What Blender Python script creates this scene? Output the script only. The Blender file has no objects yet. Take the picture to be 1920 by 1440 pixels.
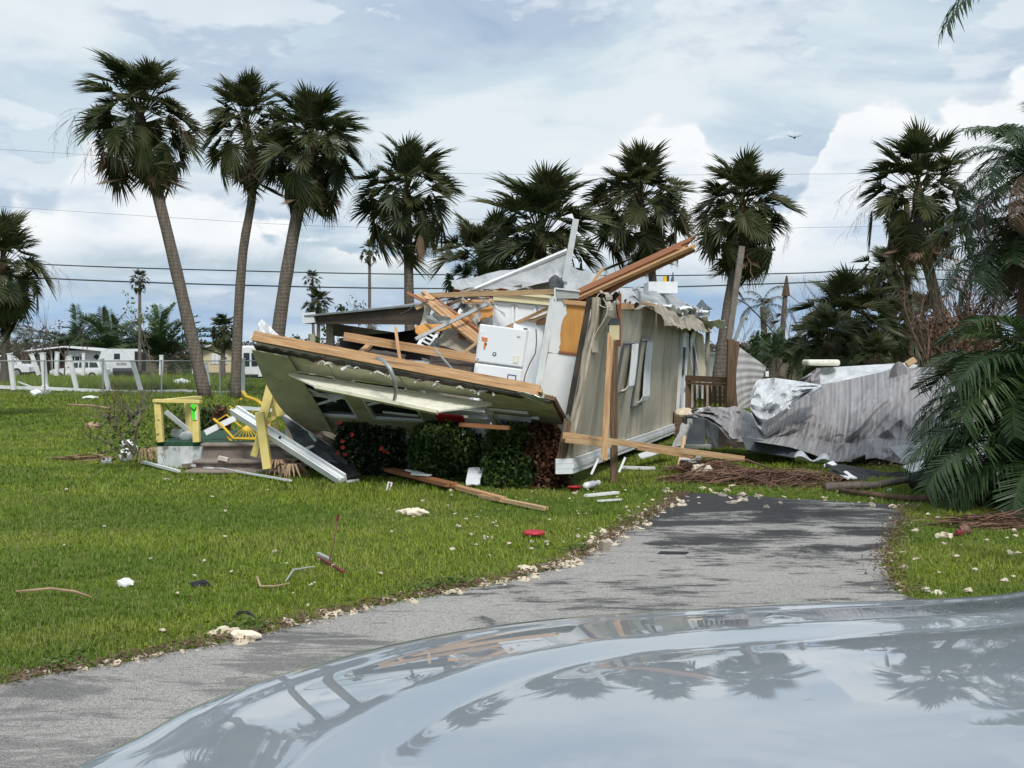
import bpy, math, random
import numpy as np
from mathutils import Vector, Matrix, noise
R = random.Random(11)
NR = np.random.default_rng(5)
SC = bpy.context.scene
COL = SC.collection
rad = math.radians

# ------------------------------------------------------------------ camera
FPX, CAMH = 2100.0, 1.75
PITCH = math.atan(58 / FPX)
cam_d = bpy.data.cameras.new('camera'); cam = bpy.data.objects.new('camera', cam_d); COL.objects.link(cam)
cam_d.sensor_width = 36; cam_d.lens = FPX / 1920 * 36
cam_d.clip_start = 0.05; cam_d.clip_end = 5000
cam.location = (0, 0, CAMH); cam.rotation_euler = (math.pi / 2 - PITCH, 0, 0)
SC.camera = cam

# ------------------------------------------------------------------ view, sun, sky
SC.view_settings.view_transform = 'Standard'; SC.view_settings.look = 'None'
SC.view_settings.gamma = 1; SC.view_settings.exposure = 0.06; SC.view_settings.use_curve_mapping = False
SUN_EL, SUN_AZ = rad(50), math.atan2(0.26, -0.9)
sun_d = bpy.data.lights.new('sun', 'SUN'); sun_d.energy = 2.8; sun_d.angle = rad(14); sun_d.color = (1, 0.965, 0.91)
sun = bpy.data.objects.new('sun', sun_d); COL.objects.link(sun)
sd = Vector((math.sin(SUN_AZ) * math.cos(SUN_EL), math.cos(SUN_AZ) * math.cos(SUN_EL), math.sin(SUN_EL)))
sun.rotation_euler = sd.to_track_quat('Z', 'Y').to_euler(); sun.location = sd * 50

class NT:
    """small node tree writer"""
    def __init__(s, tree): s.t = tree; s.n = tree.nodes; s.l = tree.links
    def node(s, typ, **kw):
        nd = s.n.new(typ)
        for k, v in kw.items(): setattr(nd, k, v)
        return nd
    def put(s, sock, v):
        if isinstance(v, bpy.types.NodeSocket): s.l.new(v, sock)
        elif v is not None: sock.default_value = v
    def m(s, op, a, b=None, c=None, clamp=False):
        nd = s.node('ShaderNodeMath', operation=op, use_clamp=clamp)
        for i, v in enumerate((a, b, c)):
            if v is not None: s.put(nd.inputs[i], v)
        return nd.outputs[0]
    def ss(s, x, lo, hi, a=0.0, b=1.0):
        nd = s.node('ShaderNodeMapRange', interpolation_type='SMOOTHSTEP')
        for k, v in zip(('Value', 'From Min', 'From Max', 'To Min', 'To Max'), (x, lo, hi, a, b)): s.put(nd.inputs[k], v)
        return nd.outputs[0]
    def mix(s, f, a, b, blend='MIX'):
        nd = s.node('ShaderNodeMix', data_type='RGBA', blend_type=blend)
        c = lambda v: (*v, 1) if isinstance(v, tuple) and len(v) == 3 else v
        s.put(nd.inputs[0], f); s.put(nd.inputs[6], c(a)); s.put(nd.inputs[7], c(b))
        return nd.outputs[2]
    def noise(s, vec, scale, detail=4, rough=.55, dist=0.0, out=0):
        nd = s.node('ShaderNodeTexNoise')
        s.put(nd.inputs['Vector'], vec); s.put(nd.inputs['Scale'], scale); s.put(nd.inputs['Detail'], detail)
        s.put(nd.inputs['Roughness'], rough); s.put(nd.inputs['Distortion'], dist)
        return nd.outputs[out]
    def comb(s, x, y, z=0.0):
        nd = s.node('ShaderNodeCombineXYZ')
        for i, v in enumerate((x, y, z)): s.put(nd.inputs[i], v)
        return nd.outputs[0]
    def sep(s, v):
        nd = s.node('ShaderNodeSeparateXYZ'); s.put(nd.inputs[0], v); return nd.outputs
    def vm(s, op, a, b=None):
        nd = s.node('ShaderNodeVectorMath', operation=op); s.put(nd.inputs[0], a)
        if b is not None: s.put(nd.inputs[1], b)
        return nd.outputs[0]

def build_world():
    w = bpy.data.worlds.new('World'); SC.world = w; w.use_nodes = True
    t = NT(w.node_tree); t.n.clear()
    out = t.node('ShaderNodeOutputWorld')
    sky = t.node('ShaderNodeTexSky', sky_type='NISHITA', sun_disc=False)
    sky.sun_elevation = SUN_EL; sky.sun_rotation = SUN_AZ; sky.air_density = 1.0; sky.dust_density = 1.2; sky.ozone_density = 1.2
    bsky = t.node('ShaderNodeBackground'); t.put(bsky.inputs[0], sky.outputs[0]); bsky.inputs[1].default_value = 0.088
    tc = t.node('ShaderNodeTexCoord').outputs['Generated']
    d = t.vm('NORMALIZE', tc); x, y, z = t.sep(d)
    az = t.m('ARCTAN2', x, y); el = t.m('ARCSINE', z)
    # one cloud deck, seen in perspective, stretched along the view's horizon
    zz = t.m('ADD', t.m('MAXIMUM', z, 0.0), 0.30)
    deck = t.comb(t.m('MULTIPLY', t.m('DIVIDE', x, zz), 0.9), t.m('MULTIPLY', t.m('DIVIDE', y, zz), 1.25), 3.7)
    n1 = t.noise(deck, 1.15, 6, .52, .35)
    n2 = t.noise(t.vm('ADD', deck, (9.0, 4.0, 1.0)), 1.5, 7, .52, .45)
    n3 = t.noise(t.vm('ADD', deck, (3.0, 14.0, 5.0)), 4.2, 6, .55, .25)
    hi_mask = t.ss(t.m('ADD', n1, t.ss(el, 0.03, 0.15, -0.06, 0.24)), 0.40, 0.56)
    hi_tone = t.ss(t.m('ADD', t.m('MULTIPLY', n2, .62), t.m('MULTIPLY', n3, .38)), 0.40, 0.56)
    hi_col = t.mix(hi_tone, (0.45, 0.56, 0.70), (0.625, 0.74, 0.815))
    # heaps inside the deck: each has a crisp lit head and a dull foot
    hp = t.comb(t.m('MULTIPLY', az, 1.0), t.m('MULTIPLY', el, 2.3), 6.1)
    lump_ = t.noise(t.vm('ADD', hp, t.vm('MULTIPLY', t.noise(hp, 9, 4, .5, out=1), (.05, .05, 0.))), 6.5, 7, .56)
    lower = t.noise(t.vm('ADD', t.vm('ADD', hp, (0.0, .045, 0.0)), t.vm('MULTIPLY', t.noise(hp, 9, 4, .5, out=1), (.05, .05, 0.))), 6.5, 7, .56)
    head = t.m('SUBTRACT', lump_, lower)
    hi_col = t.mix(t.m('MULTIPLY', t.ss(lump_, .50, .535), .55), hi_col, t.mix(t.ss(head, -.05, .07), (0.45, 0.545, 0.69), (0.84, 0.895, 0.93)))
    hi_col = t.mix(t.m('MULTIPLY', t.ss(n2, .53, .62), .8), hi_col, (0.81, 0.87, 0.905))
    # heaped cumulus standing along the horizon; the height of its top follows the bearing
    crv = t.node('ShaderNodeFloatCurve')
    # bearing -0.55..0.55 rad -> 0..1 ; height 0..0.3 rad -> 0..1
    prof = [(-300, 400), (-150, 470), (0, 470), (70, 430), (95, 402), (150, 392), (175, 315), (215, 275), (265, 312), (310, 350), (345, 372), (400, 368), (430, 392), (455, 388), (490, 410), (535, 412), (600, 450), (700, 470), (800, 480), (930, 500), (1040, 430), (1085, 300), (1130, 262), (1160, 232), (1215, 228), (1260, 240), (1300, 236), (1330, 300), (1400, 370), (1470, 400), (1520, 300), (1552, 235), (1600, 205), (1650, 196), (1690, 250), (1740, 225), (1800, 240), (1860, 180), (1920, 150), (2100, 260)]
    pts = [(((px - 960) / FPX + 0.62) / 1.24, (662 - py) / FPX / 0.3) for px, py in prof]
    c = crv.mapping.curves[0]
    c.points[0].location = (0, .35); c.points[1].location = (1, .45)
    for p in pts: c.points.new(*p)
    for p in c.points: p.handle_type = 'VECTOR'
    crv.mapping.update()
    bil = t.comb(t.m('MULTIPLY', az, 1.0), t.m('MULTIPLY', el, 1.25), 0.37)
    wob = t.noise(bil, 26, 5, .5)
    azw = t.m('ADD', az, t.m('MULTIPLY', t.m('SUBTRACT', t.noise(t.vm('ADD', bil, (2.0, 7.0, 3.0)), 34, 4, .5), .5), .022))
    t.put(crv.inputs['Value'], t.m('DIVIDE', t.m('ADD', azw, 0.62), 1.24))
    top = t.m('MULTIPLY', crv.outputs[0], 0.3)
    edge = t.m('ADD', t.m('SUBTRACT', top, el), t.m('MULTIPLY', t.m('SUBTRACT', wob, .5), .052))
    body = t.noise(t.comb(t.m('MULTIPLY', az, 1.0), t.m('MULTIPLY', el, 2.0), 4.0), 9, 5, .55, .3)
    cu_mask = t.m('MULTIPLY', t.ss(edge, 0.0, t.m('ADD', .006, t.m('MULTIPLY', t.ss(n3, .4, .65), .02))), t.ss(t.m('ADD', el, t.m('MULTIPLY', t.m('SUBTRACT', body, .5), .12)), 0.035, 0.10))
    cu_shade = t.ss(t.m('ADD', t.m('MULTIPLY', edge, 4.2), t.m('MULTIPLY', t.m('SUBTRACT', body, .5), 2.4)), .0, 1.0)
    cu_col = t.mix(cu_shade, (0.92, 0.94, 0.955), (0.50, 0.62, 0.77))
    lump = t.ss(t.noise(bil, 17, 6, .55, .5), .42, .6)
    cu_col = t.mix(t.m('MULTIPLY', lump, .5), cu_col, (0.86, 0.90, 0.93))
    # dull blue bank low over the land
    low = t.m('MULTIPLY', t.ss(el, 0.10, 0.035), t.ss(t.noise(t.comb(t.m('MULTIPLY', az, 1.0), t.m('MULTIPLY', el, 9.0), 9.0), 4.5, 5, .5), .35, .6))
    low_col = t.mix(t.ss(el, 0.0, .05), (0.50, 0.62, 0.76), (0.33, 0.47, 0.67))
    col = t.mix(hi_mask, (0.33, 0.51, 0.74), hi_col)
    col = t.mix(low, col, low_col)
    col = t.mix(cu_mask, col, cu_col)
    cov = t.m('MAXIMUM', t.m('MAXIMUM', t.m('MAXIMUM', t.m('MULTIPLY', hi_mask, .94), cu_mask), t.m('MULTIPLY', low, .85)), t.ss(el, .11, .03))
    bcl = t.node('ShaderNodeBackground'); t.put(bcl.inputs[0], col); bcl.inputs[1].default_value = 1.0
    mx = t.node('ShaderNodeMixShader'); t.put(mx.inputs[0], cov); t.put(mx.inputs[1], bsky.outputs[0]); t.put(mx.inputs[2], bcl.outputs[0])
    t.l.new(mx.outputs[0], out.inputs[0])
build_world()

# ------------------------------------------------------------------ picture point -> place
_s, _c = math.sin(PITCH), math.cos(PITCH)
def ray(px, py):
    rx, ry = (px - 960) / FPX, (720 - py) / FPX
    return Vector((rx, ry * _s + _c, ry * _c - _s))
def P(px, py, Y):
    d = ray(px, py); return Vector((0, 0, CAMH)) + d * (Y / d.y)
def G(px, py, z=0.0):
    d = ray(px, py); return Vector((0, 0, CAMH)) + d * ((z - CAMH) / d.z)
def PL(px, py, p0, n):
    d = ray(px, py); o = Vector((0, 0, CAMH)); n = Vector(n)
    return o + d * ((Vector(p0) - o).dot(n) / d.dot(n))
def PX(n, Y): return n / FPX * Y          # picture pixels -> metres at a distance
V = Vector

# ------------------------------------------------------------------ materials
MATS = {}
def newmat(name):
    m = bpy.data.materials.new(name); m.use_nodes = True
    t = NT(m.node_tree); b = t.n['Principled BSDF']
    MATS[name] = m
    return m, t, b
def coords(t, kind='Object', stretch=(1, 1, 1)):
    if kind == 'World': v = t.node('ShaderNodeNewGeometry').outputs['Position']
    else:
        v = t.node('ShaderNodeTexCoord').outputs['Object']
        oi = t.node('ShaderNodeObjectInfo')
        v = t.vm('ADD', v, t.vm('MULTIPLY', t.comb(oi.outputs['Random'], oi.outputs['Random'], oi.outputs['Random']), (31.0, 17.0, 23.0)))
    if stretch != (1, 1, 1): v = t.vm('MULTIPLY', v, stretch)
    return v
def bumpit(t, b, h, strength, dist=.01):
    bp = t.node('ShaderNodeBump'); bp.inputs['Strength'].default_value = strength; bp.inputs['Distance'].default_value = dist
    t.put(bp.inputs['Height'], h); t.l.new(bp.outputs[0], b.inputs['Normal'])
def pm(name, c1, c2=None, scale=4, rough=.7, metal=0, stretch=(1, 1, 1), dirt=None, dscale=2.5, damt=.5, bump=.15, bscale=None, kind='Object', spec=.4, rvar=0.0, lo=.38, hi=.62, dl=.5, dh=.7):
    m, t, b = newmat(name)
    c2 = c2 or tuple(x * .8 for x in c1)
    v = coords(t, kind, stretch)
    n = t.noise(v, scale, 6, .6)
    col = t.mix(t.ss(n, lo, hi), c1, c2)
    if dirt:
        dn = t.noise(t.vm('ADD', v, (5.0, 3.0, 8.0)), dscale, 7, .65)
        col = t.mix(t.m('MULTIPLY', t.ss(dn, dl, dh), damt), col, dirt)
    t.put(b.inputs['Base Color'], col)
    b.inputs['Roughness'].default_value = rough; b.inputs['Metallic'].default_value = metal
    b.inputs['Specular IOR Level'].default_value = spec
    if rvar: t.put(b.inputs['Roughness'], t.ss(n, .3, .7, rough - rvar, rough + rvar))
    if bump: bumpit(t, b, t.noise(v, bscale or scale * 6, 4, .6), bump)
    return m
def leafmat(name, ramp, trans=.3, rough=.5, rand_obj=False):
    """leaf colour picked by the 'tint' attribute of each blade, or by each frond"""
    m, t, b = newmat(name)
    a = t.node('ShaderNodeAttribute', attribute_name='tint').outputs['Fac']
    if rand_obj:
        a = t.m('ADD', t.m('MULTIPLY', a, .55), t.m('MULTIPLY', t.node('ShaderNodeObjectInfo').outputs['Random'], .45))
    cr = t.node('ShaderNodeValToRGB'); e = cr.color_ramp.elements
    e[0].position, e[0].color = ramp[0][0], (*ramp[0][1], 1); e[1].position, e[1].color = ramp[-1][0], (*ramp[-1][1], 1)
    for p, c in ramp[1:-1]:
        k = e.new(p); k.color = (*c, 1)
    t.put(cr.inputs[0], a)
    b.inputs['Roughness'].default_value = rough; b.inputs['Specular IOR Level'].default_value = .35
    t.l.new(cr.outputs[0], b.inputs['Base Color'])
    tr = t.node('ShaderNodeBsdfTranslucent'); t.l.new(cr.outputs[0], tr.inputs[0])
    mx = t.node('ShaderNodeMixShader'); mx.inputs[0].default_value = trans
    t.l.new(b.outputs[0], mx.inputs[1]); t.l.new(tr.outputs[0], mx.inputs[2])
    t.l.new(mx.outputs[0], t.n['Material Output'].inputs[0])
    return m

WOOD = pm('fresh_lumber', (.60, .375, .20), (.44, .245, .115), 2.2, .75, stretch=(1.2, 26, 26), dirt=(.17, .10, .06), dscale=1.1, damt=.8, bump=.4)
WOODP = pm('pale_lumber', (.62, .44, .26), (.50, .31, .15), 2.2, .75, stretch=(1.2, 26, 26), dirt=(.20, .13, .08), dscale=1.1, damt=.7, bump=.4)
WOODR = pm('red_lumber', (.34, .155, .07), (.26, .10, .045), 2.2, .75, stretch=(1.2, 26, 26), dirt=(.14, .08, .05), dscale=1.4, damt=.5, bump=.3)
OLDW = pm('weathered_timber', (.17, .105, .062), (.10, .06, .036), 2.0, .85, stretch=(1, 1, .08) if False else (22, 22, 1.2), dirt=(.26, .2, .15), dscale=1.5, damt=.5, bump=.4)
OLDX = pm('weathered_board', (.17, .105, .062), (.10, .06, .036), 2.0, .85, stretch=(1.2, 22, 22), dirt=(.26, .2, .15), dscale=1.5, damt=.5, bump=.4)
TAN = pm('tan_panelling', (.60, .30, .085), (.50, .235, .06), 1.8, .6, stretch=(3, 3, .6), dirt=(.40, .2, .06), damt=.35)
WHITE = pm('white_wall_board', (.78, .79, .80), (.70, .72, .74), 2.0, .6, dirt=(.55, .54, .5), dscale=1.3, damt=.3, bump=.05)
ENAMEL = pm('white_enamel', (.80, .82, .85), (.76, .79, .82), 1.2, .28, bump=.02, spec=.5)
CAB = pm('cabinet_white', (.78, .79, .80), (.73, .74, .75), 2.0, .5, bump=.03)
CREAM = pm('cream_trim', (.72, .65, .42), (.64, .57, .36), 3, .6, bump=.05)
ALW = pm('white_aluminium', (.74, .76, .78), (.66, .69, .71), 3, .42, dirt=(.42, .41, .38), dscale=3, damt=.45, bump=.06)
ALG = pm('bare_aluminium', (.55, .57, .59), (.42, .44, .46), 3, .38, metal=.7, dirt=(.3, .29, .27), damt=.4, bump=.1)
OFFW = pm('off_white_awning', (.80, .78, .66), (.72, .70, .58), 7, .7, dirt=(.22, .22, .15), dscale=22, damt=.55, bump=.15, dl=.56, dh=.66)
PAPER = pm('torn_lining', (.70, .66, .60), (.52, .45, .38), 6, .9, bump=.2)
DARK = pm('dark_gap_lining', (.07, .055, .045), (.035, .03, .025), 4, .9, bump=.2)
GREYM = pm('grey_fabric', (.12, .13, .14), (.06, .065, .07), 6, .9, bump=.3)
BEIGE = pm('beige_sheet', (.40, .35, .28), (.31, .27, .21), 2.5, .7, dirt=(.22, .19, .15), damt=.5, bump=.08)
YEL = pm('yellow_paint', (.80, .66, .25), (.72, .58, .20), 4, .55, dirt=(.50, .40, .16), dscale=6, damt=.4, bump=.1)
YELM = pm('yellow_metal', (.72, .47, .02), (.60, .37, .02), 4, .4, bump=.03)
CONC = pm('brown_concrete', (.27, .22, .185), (.20, .165, .14), 5, .9, dirt=(.12, .10, .085), dscale=3, damt=.55, bump=.35)
CONW = pm('stained_white_block', (.64, .66, .66), (.5, .53, .54), 4, .85, dirt=(.16, .13, .11), dscale=9, damt=.85, bump=.3, stretch=(1, 1, .45), dl=.53, dh=.63)
CARPET = pm('green_turf_carpet', (.028, .085, .05), (.02, .06, .036), 14, .95, bump=.3)
FOAM = pm('cream_foam', (.76, .68, .54), (.62, .52, .38), 6, .9, dirt=(.36, .25, .16), dscale=5, damt=.55, bump=.6, bscale=22)
ROCK = pm('pale_rock', (.64, .57, .47), (.46, .39, .31), 5, .95, dirt=(.22, .18, .14), dscale=4, damt=.6, bump=.6, bscale=20)
STONE = pm('grey_stone', (.38, .34, .29), (.26, .22, .18), 6, .95, dirt=(.13, .11, .09), damt=.5, bump=.6, bscale=25)
RED = pm('red_plastic', (.48, .03, .045), (.38, .02, .035), 4, .4, bump=.03)
DRED = pm('dull_red_fabric', (.22, .03, .035), (.15, .022, .026), 4, .7)
TARP = pm('black_tarp', (.012, .013, .015), (.02, .021, .024), 3, .8, bump=.3, bscale=9)
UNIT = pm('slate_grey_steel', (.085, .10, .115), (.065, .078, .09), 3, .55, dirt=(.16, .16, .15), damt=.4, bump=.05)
GALV = pm('galvanised_steel', (.34, .36, .37), (.27, .29, .30), 5, .5, metal=.4, dirt=(.2, .19, .17), damt=.3)
VINYL = pm('white_vinyl', (.80, .81, .82), (.74, .75, .76), 2, .45, dirt=(.45, .44, .40), dscale=3, damt=.35, bump=.02)
RUBBER = pm('black_rubber', (.02, .02, .022), None, 4, .8)
GLASSD = pm('dark_glass', (.02, .026, .03), (.03, .036, .042), 1.5, .08, spec=.6, bump=0)
BLACKT = pm('black_trim', (.02, .02, .02), None, 4, .6)
CARW = pm('white_car_paint', (.76, .77, .78), (.74, .75, .76), 2, .22, bump=0, spec=.5)
LYEL = pm('pale_yellow_siding', (.66, .58, .36), (.60, .52, .31), 3, .7, stretch=(1, 1, 6))
ROOFG = pm('grey_shingle', (.36, .36, .36), (.28, .28, .28), 5, .85)
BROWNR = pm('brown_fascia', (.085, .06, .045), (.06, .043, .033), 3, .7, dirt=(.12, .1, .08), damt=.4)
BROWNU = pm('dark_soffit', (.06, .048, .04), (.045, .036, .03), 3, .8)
NEON = pm('neon_green_paper', (.10, .85, .04), (.08, .78, .03), 3, .7, bump=0)
PURP = pm('purple_print', (.10, .08, .22), None, 3, .6, bump=0)
ORAN = pm('orange_print', (.68, .22, .07), None, 3, .6, bump=0)
LGREY = pm('light_grey_board', (.42, .43, .42), (.33, .34, .33), 3, .7, dirt=(.2, .19, .17), damt=.4)
BARK = pm('grey_bark', (.17, .145, .12), (.10, .085, .07), 7, .95, bump=.5)
POLEM = pm('grey_brown_pole', (.22, .19, .165), (.15, .13, .11), 3, .85, bump=.2)
BARKB = pm('brown_bark', (.16, .10, .075), (.10, .062, .046), 7, .95, bump=.5)
STRAW = pm('dry_frond_straw', (.42, .29, .19), (.28, .18, .11), 5, .9, bump=.1)
STRAWD = pm('brown_frond_litter', (.22, .125, .085), (.13, .075, .052), 5, .95, bump=.1)
CHAINM = pm('chain_link_wire', (.20, .21, .21), None, 3, .55, metal=.3, bump=0)
WIRE = pm('power_cable', (.06, .075, .09), None, 3, .7, bump=0)
SEAM = pm('seam_shadow_gap', (.12, .11, .09), None, 4, .9)

def trunkmat(name, c1, c2, ring):
    m, t, b = newmat(name)
    v = coords(t)
    z = t.sep(v)[2]
    w = t.m('SINE', t.m('ADD', t.m('MULTIPLY', z, ring), t.m('MULTIPLY', t.noise(v, 2.6, 4), 16.0)))
    n = t.noise(t.vm('MULTIPLY', v, (9, 9, 1.2)), 1.6, 6, .65)
    col = t.mix(t.ss(n, .36, .66), c1, c2)
    col = t.mix(t.ss(w, .55, 1.0, 0, .14), col, tuple(x * .55 for x in c2))
    t.put(b.inputs['Base Color'], col); b.inputs['Roughness'].default_value = .95; b.inputs['Specular IOR Level'].default_value = .2
    bumpit(t, b, t.m('ADD', t.m('MULTIPLY', w, .22), n), .6, .03)
    return m
TRUNK = trunkmat('palm_trunk', (.185, .155, .13), (.115, .096, .082), 44)
TRUNKD = trunkmat('palm_boot_fibre', (.13, .088, .06), (.085, .055, .04), 26)
GREENF = leafmat('green_fan_leaf', [(0, (.022, .036, .016)), (.35, (.046, .064, .024)), (.7, (.092, .096, .038)), (.9, (.125, .125, .055)), (1, (.19, .14, .08))], .34, .42, True)
BROWNF = leafmat('dead_fan_leaf', [(0, (.10, .062, .042)), (.5, (.17, .11, .075)), (1, (.26, .185, .12))], .2, .8, True)
GREENP = leafmat('green_feather_leaf', [(0, (.022, .045, .018)), (.5, (.042, .078, .026)), (.85, (.075, .11, .035)), (1, (.14, .14, .055))], .25, .38, True)
DULLP = leafmat('dull_feather_leaf', [(0, (.05, .06, .035)), (.5, (.085, .09, .05)), (1, (.16, .13, .08))], .2, .6, True)
SHRUBD = leafmat('dark_shrub_leaf', [(0, (.012, .024, .011)), (.6, (.024, .046, .017)), (1, (.06, .085, .03))], .15, .35)
SHRUBG = leafmat('green_shrub_leaf', [(0, (.015, .038, .010)), (.5, (.04, .08, .018)), (1, (.14, .17, .04))], .2, .4)
SHRUBB = leafmat('browned_shrub_leaf', [(0, (.05, .022, .012)), (.6, (.115, .05, .026)), (1, (.20, .10, .055))], .15, .6)
WEED = leafmat('weed_leaf', [(0, (.06, .10, .02)), (.6, (.11, .17, .032)), (1, (.20, .22, .06))], .25, .6)
TREEL = leafmat('far_scrub_leaf', [(0, (.055, .045, .034)), (.45, (.10, .075, .055)), (.7, (.075, .08, .05)), (1, (.15, .105, .075))], .2, .8)
FLOWER = pm('red_flower', (.62, .05, .04), None, 3, .6, bump=0)

def siding():
    m, t, b = newmat('stained_siding')
    v = coords(t)
    streak = t.noise(t.vm('MULTIPLY', v, (3.5, 3.5, .35)), 2.2, 7, .62)
    fine = t.noise(v, 26, 4, .6)
    col = t.mix(t.ss(streak, .34, .66), (.56, .505, .40), (.45, .405, .32))
    col = t.mix(t.ss(fine, .5, .72, 0, .35), col, (.27, .245, .19))
    big = t.noise(t.vm('MULTIPLY', v, (1, 1, .5)), 1.1, 5, .6)
    col = t.mix(t.ss(big, .50, .70, 0, .6), col, (.24, .215, .17))
    t.put(b.inputs['Base Color'], col); b.inputs['Roughness'].default_value = .8
    bumpit(t, b, t.m('ADD', fine, streak), .2)
    return m
SIDING = siding()
SIDING_SHADE = pm('shade_toned_siding', (.50, .485, .35), (.42, .41, .29), 3, .75, dirt=(.16, .15, .09), dscale=4, damt=.5, bump=.15)  # beige siding of the tipped wall, its shade put into an olive base colour

def streaky_metal(name, base, pale, dark, freq, metal=.35):
    m, t, b = newmat(name)
    uv = t.node('ShaderNodeAttribute', attribute_name='uvw').outputs['Vector']
    u, w, _ = t.sep(uv)
    v = t.comb(t.m('MULTIPLY', u, freq), t.m('MULTIPLY', w, 1.4), 0.0)
    n = t.noise(v, 1.0, 5, .65); n2 = t.noise(uv, 5, 6, .65); n3 = t.noise(t.vm('ADD', uv, (4.0, 2.0, 6.0)), 2.0, 5, .6)
    col = t.mix(t.ss(n, .38, .62), dark, base)
    col = t.mix(t.ss(n2, .50, .70, 0, .4), col, pale)
    col = t.mix(t.ss(n3, .52, .7, 0, .3), col, dark)
    t.put(b.inputs['Base Color'], col); b.inputs['Metallic'].default_value = metal
    t.put(b.inputs['Roughness'], t.ss(n2, .3, .7, .58, .42))
    bumpit(t, b, t.m('ADD', t.m('SINE', t.m('MULTIPLY', u, freq * 5)), n), .22, .012)
    return m
CORRG = streaky_metal('weathered_roof_metal', (.33, .315, .318), (.46, .455, .46), (.215, .20, .203), 17, .15)
CORRL = streaky_metal('pale_corrugated_metal', (.52, .51, .50), (.62, .62, .61), (.40, .385, .375), 3, .1)
ROOFW = streaky_metal('dulled_white_roof', (.47, .485, .49), (.58, .59, .60), (.33, .34, .345), 5, .15)
FOIL = streaky_metal('bright_foil_metal', (.74, .755, .77), (.85, .86, .87), (.52, .535, .55), 4, .3)
CORRW = streaky_metal('white_roof_metal', (.62, .64, .655), (.74, .755, .77), (.45, .465, .48), 6, .2)

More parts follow.
